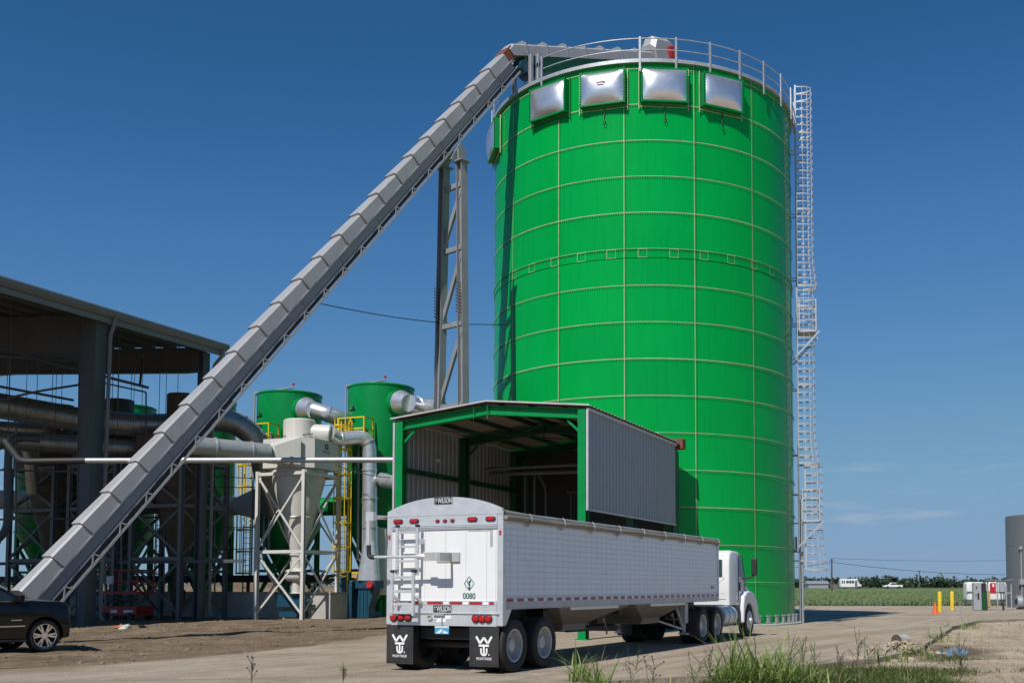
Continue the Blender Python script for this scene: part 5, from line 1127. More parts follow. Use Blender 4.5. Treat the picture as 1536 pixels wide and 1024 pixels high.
# sprinkler and service lines hung under the roof
def line(name, pts, r, m, label, cat, n=10, br=.4, group=None):
    mb = MB(); mb.pipe(bend(pts, br), r, n); return tag(mb.build(name, m), label, cat, group)
line('service_pipe', [at(-60, 500, 41), at(60, 540, 45.6), at(222, 581, 51)], .07, 'frame_steel', 'thin dark pipe slanting under the roof edge, ending left of the far column', 'pipe')
line('service_pipe', [at(-30, 606, 44), at(60, 586, 44), at(150, 572, 46.5)], .05, 'frame_steel', 'thin dark pipe rising to the right towards the near column', 'pipe')
line('service_pipe', [at(-30, 574, 46), at(110, 600, 50)], .06, 'frame_steel', 'uppermost of the dark pipes sloping down behind the near column', 'pipe')
line('service_pipe', [at(-30, 585, 46.2), at(110, 610, 50)], .04, 'frame_steel', 'second of the dark pipes sloping down behind the near column', 'pipe')
line('service_pipe', [at(-30, 596, 46.4), at(110, 617, 50)], .035, 'frame_steel', 'lowest of the dark pipes sloping down behind the near column', 'pipe')
line('service_pipe', [at(150, 573, 50), at(219, 588, 51.5), at(219.5, 655, 51.5)], .04, 'frame_steel', 'thin conduit bending straight down between the two columns', 'conduit', br=.05)
line('light_rod', [at(214, 538, 52), at(210, 577, 52)], .06, 'black', 'short dark rod hanging between the two columns', 'rod')
# ------------------------------------------------------------------ cyclones with support frames
def cyclone_frame(parent, w, h, bw, m, levels, n0=(0, 0)):
    """four legs, rings and cross bracing; nearest leg stands at the local origin, x runs left, y away"""
    L4 = [(0, 0), (-w, 0), (-w, w), (0, w)]
    for (x, y) in L4:
        l = MB(); l.ibeam((x, y, 0), (x, y, h), bw, bw, bw * .12, (0, 1, 0)); l.bar((x, y, .0), (x, y, .03), bw * 1.6, bw * 1.6, (0, 1, 0)); l.build('leg', m, parent, smooth=False)
    for i in range(4):
        (x0, y0), (x1, y1) = L4[i], L4[(i + 1) % 4]
        b = MB()
        for z in levels[1:]: b.bar((x0, y0, z), (x1, y1, z), bw * .7, bw * .9)
        for z0, z1 in zip(levels[:-1], levels[1:]):
            b.bar((x0, y0, z0 + .1), (x1, y1, z1 - .1), bw * .3, bw * .55); b.bar((x0 + (x1 - x0) * 0, y0, z1 - .1), (x1, y1, z0 + .1), bw * .28, bw * .5)
            for (x, y) in ((x0, y0), (x1, y1)):
                d = V((x1 - x0, y1 - y0, 0)).normalized() * (.2 if (x, y) == (x0, y0) else -.2)
                b.bar((x + d.x * .2, y + d.y * .2, z1 - .25), (x + d.x, y + d.y, z1 - .25), .02, .3)
        b.build('brace', m, parent, smooth=False)
    return V((-w / 2, w / 2, 0))
def loc2w(o, a, p): 
    a = radians(a); return V((o[0] + p[0] * cos(a) + p[1] * sin(a), o[1] - p[0] * sin(a) + p[1] * cos(a), p[2]))
W0 = gnd(453, 930)
wc = thing('white_cyclone', 'off white cyclone separator on its own braced white frame', 'cyclone', (W0.x, W0.y, 0), BA)
cc = cyclone_frame(wc, 2.8, 7.35, .17, 'offwhite', [.15, 3.35, 7.2])
m_ = MB(); m_.lathe([(.30, 2.55), (.30, 3.0), (.34, 3.3), (1.30, 6.9), (1.34, 7.3), (1.34, 8.85), (0, 8.87)], 40, tuple(cc)); m_.build('cone', 'offwhite', wc, angle=40)
m_ = MB(); m_.lathe([(1.42, 7.30), (1.42, 7.42), (1.34, 7.42)], 40, tuple(cc)); m_.lathe([(.40, 3.22), (.40, 3.28)], 24, tuple(cc)); m_.lathe([(.83, 5.05), (.85, 5.1), (.83, 5.15)], 32, tuple(cc)); m_.build('flange', 'offwhite', wc, angle=40)
hx = MB(); hx.prism([(cc.x - 1.1, cc.y - 1.42), (cc.x + .9, cc.y - 1.42), (cc.x + 1.55, cc.y - .8), (cc.x + 1.55, cc.y + 1.4), (cc.x - 1.2, cc.y + 1.4)], 7.5, 8.95, 'xy'); ho = hx.build('inlet_housing', 'offwhite', wc, smooth=False)
hx = MB(); hx.loft([[V((cc.x + .2, cc.y - 1.43, 7.6)), V((cc.x + 1.2, cc.y - 1.43, 7.6)), V((cc.x + 1.2, cc.y - 1.43, 8.95)), V((cc.x + .2, cc.y - 1.43, 8.95))], [V((cc.x - .35, cc.y - 2.35, 7.65)), V((cc.x + .35, cc.y - 2.35, 7.65)), V((cc.x + .35, cc.y - 2.35, 8.45)), V((cc.x - .35, cc.y - 2.35, 8.45))]]); hx.build('inlet_wedge', 'offwhite', ho, smooth=False)
text('lettering', 'PICO', .58, .15, (cc.x + 1.556, cc.y + .15, 8.36), (pi / 2, 0, pi / 2), 'ink_dark', ho, .006)
rg = MB(); rg.v = []; rg.lathe([(.075, .0), (.075, .012), (.14, .012), (.14, 0)], 20); rg.v = [(cc.x + 1.551 + c_, cc.y + .15 + a * 1.1, 8.63 + b_) for a, b_, c_ in rg.v]; rg.build('ring_emblem', 'ink_dark', ho, smooth=False)
m_ = MB(); m_.lathe([(.80, 8.86), (.80, 10.0), (.72, 10.06), (0, 10.10)], 36, tuple(cc)); m_.build('outlet_drum', 'offwhite', wc, angle=40)
m_ = MB(); m_.tube((cc.x + .5, cc.y + .2, 9.42), (cc.x + 1.45, cc.y + .6, 9.36), .44, n=28); m_.build('outlet_nozzle', 'offwhite', wc)
m_ = MB(); m_.lathe([(.30, 2.55), (.38, 2.5), (.38, 1.95), (.26, 1.9), (.26, 1.35), (.36, 1.3)], 20, tuple(cc)); m_.lathe([(0, -.45), (.27, -.45), (.30, -.4), (.30, .4), (.27, .45), (0, .45)], 20, (cc.x, cc.y - .2, 2.2), 'y' if False else 'x'); m_.build('rotary_valve', 'offwhite', wc)
# bunker wall
wl = gnd(495, 928.5)
wall = thing('concrete_bunker', 'low grey concrete bunker wall running behind the cyclone legs', 'wall', (wl.x, wl.y, 0), BA)
m_ = MB(); m_.box(-30, 0, 0, 2.1, -.1, 1.30); m_.build('wall', 'concrete', wall, smooth=False, bevel=.02)
m_ = MB(); m_.box(-30.05, .04, -.04, 2.14, 1.302, 1.36); m_.build('coping', 'concrete', wall, smooth=False)
m_ = MB(); m_.box(-2.95, -1.15, -.5, -.12, .62, 1.22); m_.box(-2.8, -1.3, -.42, -.05, .1, .4); m_.tube((-2.9, -.3, .9), (-.9, -.3, .9), .12, n=10); m_.pipe(bend([(-2.6, -.2, .9), (-2.6, -.2, 1.9), (-1.8, .5, 2.5), (-.9, 1.0, 2.4)], .3), .05, 8); m_.build('hydraulic_unit', 'blue', wall, smooth=False)
# dark cyclones in the shade of the roof
C0 = gnd(268, 930)
def dark_cyclone(o, label, fw=3.15):
    t = thing('brown_cyclone', label, 'cyclone', (o[0], o[1], 0), BA, 'brown cyclones under the roof')
    c = cyclone_frame(t, fw, 7.9, .2, 'shade_steel', [.15, 3.0, 5.6, 7.8])
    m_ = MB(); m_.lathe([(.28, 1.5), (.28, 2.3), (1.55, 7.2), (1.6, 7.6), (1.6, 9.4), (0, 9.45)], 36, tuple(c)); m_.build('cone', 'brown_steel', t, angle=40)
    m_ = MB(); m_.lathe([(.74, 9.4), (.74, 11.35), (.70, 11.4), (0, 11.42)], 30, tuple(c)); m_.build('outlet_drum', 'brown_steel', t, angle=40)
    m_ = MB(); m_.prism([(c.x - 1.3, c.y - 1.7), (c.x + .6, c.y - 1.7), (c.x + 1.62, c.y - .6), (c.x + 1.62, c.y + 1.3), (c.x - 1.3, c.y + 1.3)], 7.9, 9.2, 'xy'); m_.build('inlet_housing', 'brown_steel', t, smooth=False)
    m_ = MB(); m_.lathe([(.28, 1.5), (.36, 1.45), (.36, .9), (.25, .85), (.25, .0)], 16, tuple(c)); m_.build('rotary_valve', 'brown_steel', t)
    return t
dark_cyclone(C0, 'brown cyclone standing beside the far column, rightmost of the three under the roof')
o1 = loc2w(C0, BA, (-4.25, 0, 0)); o2 = loc2w(C0, BA, (-8.5, 0, 0))
dark_cyclone(o1, 'brown cyclone half hidden behind the conveyor, the middle one under the roof')
dark_cyclone(o2, 'brown cyclone beside the near column, leftmost of the three under the roof')
# conveyor trough crossing behind the frames
m_ = MB(); a = loc2w(wl, BA, (-31, 1.0, 2.05)); b = loc2w(wl, BA, (-1.0, 1.0, 2.05)); m_.bar(a, b, .5, .38)
for k in range(9): p = a.lerp(b, (k + .5) / 9); m_.bar((p.x, p.y, 1.34), (p.x, p.y, 1.9), .12, .12, (0, 1, 0))
tag(m_.build('screw_conveyor', 'black', smooth=False), 'long dark screw conveyor trough lying above the bunker wall', 'conveyor')
m_ = MB(); a = loc2w(C0, BA, (-20, .1, 2.85)); b = loc2w(C0, BA, (3.8, .1, 2.85)); m_.bar(a, b, .12, .16); tag(m_.build('pipe_rack_beam', 'frame_steel', smooth=False), 'thin dark beam running level past the brown cyclone legs', 'beam')
# ------------------------------------------------------------------ ducts
def duct(name, pts, r, m, label, br=1.2, rings=6, n=24, group=None):
    t = MB(); P_ = bend(pts, br, 8); t.pipe(P_, r, n); o = t.build(name, m, angle=50); tag(o, label, 'duct', group)
    fm = MB(); L_ = [0]; 
    for a, b in zip(P_[:-1], P_[1:]): L_.append(L_[-1] + (V(b) - V(a)).length)
    rr_ = r[0] if isinstance(r, list) else r
    for k in range(rings):
        q = L_[-1] * (k + .5) / rings
        for i in range(len(P_) - 1):
            if L_[i] <= q <= L_[i + 1]:
                p = V(P_[i]).lerp(V(P_[i + 1]), (q - L_[i]) / max(1e-6, L_[i + 1] - L_[i])); d = (V(P_[i + 1]) - V(P_[i])).normalized(); fm.tube(p - d * .035, p + d * .035, rr_ + .045, n=n); break
    if rings: fm.build_pieces('joint_band', m, o, angle=50)
    return o
inl = loc2w(W0, BA, (cc.x, cc.y - 2.36, 8.12))
duct('horizontal_duct', [at(236, 663, 47.9), inl], .44, 'galv', 'straight bare metal duct running level into the white cyclone inlet', 1.0, 3)
duct('upper_duct', [at(-90, 596, 49), at(20, 612, 50.5), at(130, 632, 52.5), at(240, 640, 54), at(345, 628, 55.3), at(386, 655, 55.6), at(410, 770, 57.5)], .60, 'duct_dark', 'wide bare metal duct under the roof that elbows down behind the white cyclone', 1.6, 9)
duct('lower_duct', [at(-90, 652, 49.5), at(60, 664, 51.5), at(190, 672, 53.5), at(250, 675, 54.5)], .46, 'duct_dark', 'dusty dark duct running under the wider duct in the shaded building', 1.0, 6)
duct('elbow_duct', [at(60, 658, 47.5), at(14, 655, 47), at(12, 700, 47), at(11, 800, 47), at(-30, 825, 46.5)], .17, 'frame_steel', 'narrow dark duct dropping straight down in front of the leftmost brown cyclone', .7, 4)
nz0 = loc2w(W0, BA, (cc.x + 1.42, cc.y + .585, 9.36))
duct('downpipe_duct', [nz0, at(508, 659, 53.9), at(554, 653, 54.6), at(556, 812, 54.6)], .37, 'galv_bright', 'shiny metal duct arching from the white cyclone straight down', 1.3, 5)
f_ = MB(); p = at(556, 810, 54.6); f_.loft([[V((p.x + .37 * cos(2 * pi * i / 20), p.y + .37 * sin(2 * pi * i / 20), p.z)) for i in range(20)], [V((p.x - .05 + .62 * max(-.9, min(.9, 1.3 * cos(2 * pi * i / 20))), p.y + .40 * max(-.9, min(.9, 1.3 * sin(2 * pi * i / 20))), 1.95)) for i in range(20)]])
tag(f_.build('duct_hopper', 'galv_bright', angle=40), 'shiny tapered metal chute below the vertical duct', 'chute')
pb_ = gnd(556, 926)
air = thing('rotary_airlock', 'dark blue airlock with a red motor under the shiny chute', 'airlock', (p.x, p.y, 0), BA)
m_ = MB(); m_.box(-.62, .55, -.40, .40, 1.55, 1.95); m_.loft([[V((x, y, z)) for x, y in ((-.5, -.3), (.45, -.3), (.45, .3), (-.5, .3))] if z > 1 else [V((x, y, z)) for x, y in ((-.55, -.3), (.12, -.3), (.12, .3), (-.55, .3))] for z in (1.56, .55)]); m_.box(-.55, .12, -.3, .3, .02, .54)
for x in (-.42, -.2, .02): m_.box(x - .03, x + .03, -.34, -.3, .1, 1.5)
m_.build('housing', 'blue', air, smooth=False)
m_ = MB(); m_.tube((.35, -.62, 1.74), (.35, -.38, 1.74), .17, n=16); m_.build('motor', 'red', air)
m_ = MB(); m_.box(-1.75, -.75, -.55, .5, .0, 1.95); m_.box(-1.85, -.70, -.2, .55, 1.96, 2.1); m_.box(-2.1, -1.76, -.4, .2, 0, .5); m_.build('blower_casing', 'blue', air, bevel=.04)
# long service pipe crossing in front
a = at(-20, 693, 38); b = at(128, 690.5, 38); e = V((-5.25, 38, b.z + .03))
pp = MB(); pp.tube(b, e, .10, n=14)
po = tag(pp.build('cross_pipe', 'galv'), 'long thin level pipe crossing from the dark building to the shed', 'pipe')
pp = MB(); pp.pipe(bend([at(8, 662, 38.8), at(31, 692, 38), b + V((.02, 0, 0))], .3), .115, 14); pp.build('shaded_end', 'cable', po)  # building shade painted on as a dark pipe end
pp = MB()
for k in range(3): q = b.lerp(e, .28 + .3 * k); pp.tube(q - V((.05, 0, 0)), q + V((.05, 0, 0)), .13, n=14)
pp.build_pieces('joint_band', 'galv', po)
m_ = MB(); q = b.lerp(e, .05); m_.ibeam((q.x, 38, 0), (q.x, 38, q.z - .1), .0001 + .12, .14, .015, (0, 1, 0)) if False else None
# ------------------------------------------------------------------ green filter vessels
def cage_ladder(name, base, top, az, label, parent=None, group=None, cz0=2.4):
    """yellow caged ladder; base is a ground point in world space, az the outward direction"""
    t = thing(name, label, 'ladder', base, az, group); m_ = MB()
    for s in (-1, 1): m_.bar((s * .24, 0, 0), (s * .24, 0, top), .06, .07, (0, 1, 0))
    z = .3
    while z < top: m_.tube((-.24, 0, z), (.24, 0, z), .018, n=6); z += .32
    m_.build('rails', 'yellow', t, smooth=False)
    c = MB(); k = 0; z = cz0; zs_ = []
    def ring(z): return [V((.40 * cos(pi * i / 10), -.78 * sin(pi * i / 10), z)) for i in range(11)]
    while z <= top + .01:
        r_ = ring(z)
        for a_, b_ in zip(r_[:-1], r_[1:]): c.bar(a_, b_, .03, .10)
        z += 1.25
    ra, rb2 = ring(cz0), ring(top)
    for i in range(0, 11, 2): c.bar(ra[i], rb2[i], .045, .02)
    c.build('safety_cage', 'yellow', t, smooth=False); return t
def filter_vessel(cx_, cy_, label, detail=True):
    t = thing('filter_vessel', label, 'filter vessel', (cx_, cy_, 0), BA, 'row of green filter vessels'); r = 1.76; top = 12.35
    m_ = MB(); m_.lathe([(.3, 1.9), (.32, 2.1), (r, 4.95), (r, top), (r - .03, top + .03), (0, top + .33)], 56); m_.build('shell', 'green', t, angle=35)
    m_ = MB(); m_.lathe([(r, 4.9), (r + .06, 4.92), (r + .06, 5.02), (r, 5.04)], 48); m_.lathe([(r, top - .08), (r + .04, top - .08), (r + .04, top), (r, top)], 48); m_.build_pieces('ring', 'green', t, angle=35)
    for k in range(4):
        a_ = radians(45 + 90 * k); x, y = 1.62 * cos(a_), 1.62 * sin(a_); l = MB(); l.ibeam((x, y, 0), (x, y, 5.4), .22, .22, .03, (0, 1, 0)); l.build('leg', 'green', t, smooth=False)
        a2 = radians(135 + 90 * k); x2, y2 = 1.62 * cos(a2), 1.62 * sin(a2); b_ = MB(); b_.bar((x, y, .9), (x2, y2, 4.2), .12, .12); b_.bar((x2, y2, .9), (x, y, 4.2), .1, .12); b_.bar((x, y, 2.5), (x2, y2, 2.5), .14, .14); b_.build('brace', 'green', t, smooth=False)
    m_ = MB(); m_.lathe([(.34, 1.9), (.34, 1.0), (.2, .9), (.2, .3)], 16); m_.build('rotary_valve', 'green', t)
    if detail:
        m_ = MB(); m_.pipe(bend([(-1.35, -1.32, 2.4), (-1.35, -1.32, top + .02), (-.2, -.4, top + .30), (.25, 0, top + .45)], .12), .045, 8); m_.tube((-.1, -1.86, 3), (-.1, -1.86, 9.8), .07, n=8); m_.tube((.25, -1.88, 3.5), (.25, -1.88, 10), .07, n=8); m_.build('conduit', 'trough_grey', t)
        m_ = MB(); m_.tube((.25, 0, top + .55), (.25, 0, top + .68), .07, n=8); m_.build('warning_lamp', 'red_lens', t)
        m_ = MB(); d = V((cos(radians(-25)), sin(radians(-25)), 0)); m_.tube(d * 1.5 + V((0, 0, 11.3)), d * 2.0 + V((0, 0, 11.3)), .72, n=28); no = m_.build('nozzle_collar', 'green', t)
        m_ = MB(); m_.pipe([d * 2.0 + V((0, 0, 11.3)), d * 2.75 + V((0, 0, 11.2))], [.68, .46], 28); m_.build('nozzle_cone', 'galv_bright', no)
        for z in (9.9, 10.4, 11.0): 
            m_ = MB(); p_ = V((-.75, -1.62, z)); m_.bar(p_ + V((-.30, .15, 0)), p_ + V((.25, -.12, 0)), .05, .05); m_.bar(p_ + V((.0, -.02, .12)), p_ + V((.18, -.10, .12)), .02, .09, (0, 0, 1)); m_.build_pieces('inspection_plate', 'black' if z != 10.4 else 'blue', t, smooth=False)
        m_ = MB()
        for i in range(9):
            for z in [3.3 + .5 * q for q in range(8)]:
                pass
        # dark caged ladder bars on the shell
        for s in (-.3, .3): m_.bar((-.2 + s, -1.80, 5.0), (-.2 + s, -1.80, 8.3), .04, .04, (0, 1, 0))
        for q in range(9): m_.bar((-.55, -1.80, 5.1 + .4 * q), (.15, -1.80, 5.1 + .4 * q), .04, .04)
        m_.build('rung_ladder', 'green_dark', t, smooth=False)
        pf = MB(); o_pf = .85
 
        pf.box(-1.75, -.10, -2.65, -1.72, 9.15, 9.27); pf.box(-1.75, -.10, -2.66, -2.62, 9.10, 9.42); pf.box(-.12, -.08, -2.65, -1.72, 9.10, 9.42)
        for (x, y) in ((-1.73, -2.63), (-.95, -2.63), (-.12, -2.63), (-.12, -1.8), (-1.73, -1.8)): pf.bar((x, y, 9.2), (x, y, 10.4), .06, .06, (0, 1, 0))
        for h in (9.8, 10.38):
            for a_, b_ in (((-1.73, -1.8), (-1.73, -2.63)), ((-1.73, -2.63), (-.12, -2.63)), ((-.12, -2.63), (-.12, -1.8))): pf.bar((a_[0], a_[1], h), (b_[0], b_[1], h), .06, .06)
        pf.bar((-1.4, -2.5, 9.1), (-1.3, -1.5, 8.0), .08, .08); pf.bar((-.3, -2.5, 9.1), (-.4, -1.6, 8.0), .08, .08)
        pf.v = [(x + o_pf, y, z) for x, y, z in pf.v]; pf.build('platform', 'yellow', t, smooth=False)
    return t
fv = [V((-11.15, 57, 0)) + V((-5.55, 2.1, 0)) * k for k in range(5)]
flab = ['tall green filter vessel right behind the shed corner, largest and rightmost of the row', 'tall green filter vessel behind the white cyclone', 'green filter vessel seen right of the far column, behind the conveyor', 'green filter vessel whose hopper shows between the conveyor and the brown cyclones', 'green filter vessel at the far left edge behind the leftmost brown cyclone']
for k, p in enumerate(fv): filter_vessel(p.x, p.y, flab[k], k < 2)
ll = ['yellow caged ladder climbing to the platform of the rightmost green vessel', 'yellow caged ladder climbing the green vessel behind the white cyclone', 'yellow caged ladder seen small under the conveyor among the dark frames']
for k in range(3):
    b_ = [at(515, 880, 54.6), at(369, 880, 61.6), at(236, 880, 65.5)][k]; cage_ladder('caged_ladder', (b_.x, b_.y, 0), (10.2, 10.9, 7.5)[k], BA, ll[k], group='yellow caged ladders')
q0 = loc2w(fv[1], BA, (2.75 * cos(radians(-25)), 2.75 * sin(radians(-25)), 11.2)); 
duct('outlet_duct', [q0, q0 + V((.9, -.1, -.25)), at(515, 630, 57.5), at(560, 640, 61)], .44, 'galv_bright', 'shiny bent duct leaving the green vessel behind the white cyclone', .8, 3)
q0 = loc2w(fv[0], BA, (2.75 * cos(radians(-25)), 2.75 * sin(radians(-25)), 11.2)); duct('outlet_duct', [q0, at(635, 612, 56), at(660, 610, 55)], .46, 'galv_bright', 'shiny duct leaving the rightmost green vessel towards the trestle', .5, 2)
duct('side_duct', [at(566, 716, 55.6), at(580, 721, 54), at(612, 727, 50)], .34, 'galv', 'short metal duct entering the back of the shed beside the vertical duct', .5, 2)
q1 = loc2w(fv[2], BA, (1.4, -.3, 6.2)); q2 = loc2w(fv[1], BA, (-1.5, -.3, 6.2)); duct('link_duct', [q1, q1.lerp(q2, .45)], .52, 'offwhite', 'pale round duct linking two green vessels behind the far column', .3, 2)
m_ = MB(); a = q1.lerp(q2, .45); b = q2
dd = (b - a).normalized(); sx_ = V((-dd.y, dd.x, 0))
m_.loft([[a + sx_ * .5 * cos(2 * pi * i / 16) + V((0, 0, .5 * sin(2 * pi * i / 16))) for i in range(16)], [b + sx_ * max(-.8, min(.8, 1.15 * cos(2 * pi * i / 16))) + V((0, 0, max(-.85, min(.85, 1.2 * sin(2 * pi * i / 16))))) for i in range(16)]]); tag(m_.build('transition_duct', 'offwhite', angle=40), 'pale square to round duct transition on the green vessel', 'duct')
q1 = loc2w(fv[1], BA, (1.5, -.3, 6.0)); q2 = loc2w(fv[0], BA, (-1.5, -.3, 6.0)); duct('link_duct', [q1, q2], .50, 'green', 'green link duct between the two rightmost vessels', .3, 2)
m_ = MB(); m_.lathe([(.55, 1.2), (.55, 4.6), (.5, 4.7), (0, 4.75)], 24, (fv[0].x + .2, fv[0].y - 1.6, 0)); tag(m_.build('standing_pipe', 'offwhite'), 'pale upright cylinder under the rightmost green vessel', 'pipe')
# ------------------------------------------------------------------ yard clutter on the left
sl0 = gnd(145, 931); sl = thing('scissor_lift', 'red scissor lift with railed platform parked under the dark building', 'lift', (sl0.x - .3, sl0.y + 1.0, 0), BA)
m_ = MB(); m_.box(0, 2.3, 0, 1.1, .25, .70); m_.box(.0, 2.3, -.02, .0, .30, .62); m_.build('base', 'red', sl, bevel=.02)
m_ = MB(); m_.box(.7, 1.1, -.03, -.021, .38, .52); m_.box(1.5, 2.1, -.03, -.021, .38, .52); m_.build('base_label', 'white_tape', sl, smooth=False)
m_ = MB()
for z in (.85, 1.05): m_.bar((.1, .2, z), (2.2, .2, z + .15), .06, .08); m_.bar((2.2, .2, z), (.1, .2, z + .15), .06, .08)
m_.build('scissor_arm', 'black', sl, smooth=False)
m_ = MB(); m_.box(0, 2.3, 0, 1.1, 1.28, 1.40)
for (x, y) in ((0.03, .03), (1.15, .03), (2.27, .03), (.03, 1.07), (2.27, 1.07)): m_.bar((x, y, 1.4), (x, y, 2.45), .05, .05, (0, 1, 0))
for h in (1.9, 2.43): m_.bar((.03, .03, h), (2.27, .03, h), .05, .05); m_.bar((.03, 1.07, h), (2.27, 1.07, h), .05, .05); m_.bar((.03, .03, h), (.03, 1.07, h), .05, .05); m_.bar((2.27, .03, h), (2.27, 1.07, h), .05, .05)
m_.build('platform', 'red', sl, smooth=False)
m_ = MB(); m_.box(.35, .85, -.12, -.0, 1.75, 2.15); m_.build('control_box', 'white', sl, bevel=.02)
for (x, y) in ((.35, -.03), (1.95, -.03), (.35, 1.13), (1.95, 1.13)): w_ = MB(); w_.lathe([(0, -.07), (.19, -.07), (.21, -.04), (.21, .04), (.19, .07), (0, .07)], 20, (0, 0, 0), 'x'); w_.v = [(x + b2, y + a2, .21 + c2) for a2, b2, c2 in w_.v]; w_.build('wheel', 'black', sl)
# amber machine, container and arrow plate seen past the trailer
g0 = gnd(578, 912); mc = thing('amber_trailer', 'amber yellow machinery box standing behind the white trailer', 'machine', (g0.x + .6, g0.y + 4, 0), BA)
m_ = MB(); m_.box(-1.4, 3.0, 0, 2.2, .95, 2.2); 
for z in (1.15, 1.45, 1.75, 2.05): m_.box(-1.41, 3.0, -.03, .0, z, z + .06)
m_.build('box_body', 'tan', mc, smooth=False); m_ = MB(); m_.box(-1.45, 3.0, -.04, 2.24, .86, .945); m_.box(-1.45, 3.0, -.04, 2.24, 2.205, 2.30); m_.build_pieces('edge_rail', 'amber', mc, smooth=False)
m_ = MB(); m_.box(-1.6, 3, .2, 2, .45, .86); m_.build('undercarriage', 'black', mc, smooth=False)
for y in (.3, 1.9): w_ = MB(); w_.lathe(tyre_prof(.38, .2, .25), 24); w_.v = [(0.2 + a2, y + c2, .38 + b2) for a2, b2, c2 in w_.v]; w_.build('wheel', 'rubber', mc)
m_ = MB(); a = at(425, 872, 62); b = at(600, 851, 59); m_.bar(a, b, .35, .16); m_.bar(a - V((0, 0, .22)), b - V((0, 0, .22)), .25, .16); tag(m_.build('boom', 'amber', smooth=False), 'long thin amber conveyor boom lying level behind the bunker', 'boom')
g1 = gnd(566, 916); pl_ = thing('ramp_plate', 'small grey sloped ramp plate with a red arrow behind the trailer', 'ramp', (g1.x, g1.y + 1.0, 0), 0)
m_ = MB(); m_.prism([(-.55, .25), (.75, .25), (.75, .45), (.05, 1.05), (-.3, 1.05)], -.05, .05, 'xz'); m_.build('plate', 'grey_paint', pl_, smooth=False)
m_ = MB(); m_.add([(-.40, -.053, .62), (-.18, -.053, .78), (-.18, -.053, .68), (.08, -.053, .68), (.08, -.053, .56), (-.18, -.053, .56), (-.18, -.053, .46)], [tuple(range(7))]); m_.build('arrow', 'red', pl_, smooth=False)
m_ = MB(); m_.box(-.5, .9, -.6, .6, .02, .22); m_.build('foot', 'black', pl_, smooth=False)
rg_ = gnd(183, 943); m_ = MB(); 
vs = [(R.uniform(-.3, .3), R.uniform(-.2, .2), R.uniform(0, .13)) for i in range(16)]
bm = bmesh.new(); [bm.verts.new(v) for v in vs + [(-.38, 0, 0), (.34, .1, 0), (0, -.2, 0), (.2, .1, .2)]]; r_ = bmesh.ops.convex_hull(bm, input=bm.verts); me = bpy.data.meshes.new('crumpled_sack'); bm.to_mesh(me); bm.free(); me.materials.append(M['offwhite']); so_ = bpy.data.objects.new('crumpled_sack', me); C.objects.link(so_); so_.location = (rg_.x, rg_.y, .0); tag(so_, 'crumpled pale sack lying on the dirt', 'sack')
m_ = MB(); m_.bar((-.2, -.23, .05), (.08, -.2, .2), .03, .05); m_.build('orange_strip', 'orange', so_, smooth=False)
# ------------------------------------------------------------------ right hand side
def bollard(px, py, label):
    g = gnd(px, py); m_ = MB(); m_.lathe([(.13, -.1), (.13, 1.22), (.11, 1.28), (.05, 1.32), (0, 1.33)], 18); o = m_.build('bollard', 'yellow'); o.location = g; tag(o, label, 'bollard', 'yellow bollards')
bollard(1410, 917, 'yellow steel bollard right beside the orange cone'); bollard(1428.5, 915, 'yellow steel bollard nearer the electrical cabinets')
g = gnd(1403, 920); cn = thing('traffic_cone', 'small orange traffic cone at the foot of a yellow bollard', 'cone', g); m_ = MB(); m_.lathe([(.17, .03), (.16, .06), (.05, .66), (.03, .68), (0, .68)], 18); m_.build('cone_body', 'orange', cn); m_ = MB(); m_.box(-.2, .2, -.2, .2, 0, .03); m_.build('foot', 'orange', cn, smooth=False)
g = at(1470, 914, 73); cb_ = thing('switch_cabinet', 'tall pale grey electrical cabinet standing on the bare ground', 'cabinet', (g.x - .1, 73, 0), 8)
m_ = MB(); m_.box(-.30, .22, 0, .5, .02, 1.9); m_.build('casing', 'galv', cb_, bevel=.02, smooth=False); m_ = MB(); m_.box(-.05, .06, -.03, .0, .75, 1.2); m_.box(-.15, -.07, -.03, .0, 1.5, 1.64); m_.box(-.18, -.12, -.03, 0, 1.0, 1.1); m_.build('handle', 'black', cb_, smooth=False)
m_ = MB(); m_.box(.235, .53, .02, .5, 1.25, 1.88); m_.build('side_box', 'black', cb_, smooth=False); m_ = MB(); m_.box(.235, .56, .03, .45, .05, 1.24); m_.build('lower_box', 'green_dark', cb_, smooth=False)
g = at(1489, 914, 73.4); m_ = MB(); m_.box(-.16, .20, 0, .5, .25, 1.35); m_.box(-.14, .18, .05, .4, 0, .249); o = m_.build('plywood_box', 'tan', bevel=.01, smooth=False); o.location = (at(1481.5, 914, 73.4).x, 73.4, 0); tag(o, 'tan plywood box standing between the green cabinet and the red box', 'box')
rk = thing('panel_rack', 'small roofed post rack carrying a red box and meters', 'rack', (at(1496, 914, 74).x, 74, 0), 8)
m_ = MB()
for x in (-.6, .02, .62, .95): m_.bar((x, 0, 0), (x, 0, 2.08), .07, .07, (0, 1, 0))
m_.box(-.7, 1.05, -.25, .25, 2.08, 2.11); m_.bar((-.6, 0, 1.2), (.95, 0, 1.2), .05, .08); m_.build('post_frame', 'galv', rk, smooth=False)
m_ = MB(); m_.box(-.48, -.12, -.25, -.05, 1.15, 1.9); m_.build('red_box', 'brick_red', rk, bevel=.02); m_ = MB(); m_.box(-.36, -.24, -.262, -.25, 1.62, 1.82); m_.build('notice', 'white', rk, smooth=False)
m_ = MB(); m_.box(.12, .48, -.2, .0, 1.25, 1.98); m_.build('meter_box', 'galv', rk, bevel=.02, smooth=False); m_ = MB(); m_.pipe(bend([(.25, -.1, 1.25), (.25, -.1, .6), (.35, -.1, .3), (.35, -.1, 0)], .15), .04, 8); m_.pipe([(.42, -.1, 1.25), (.42, -.1, 0)], .03, 6); m_.build('cable_drop', 'black', rk)
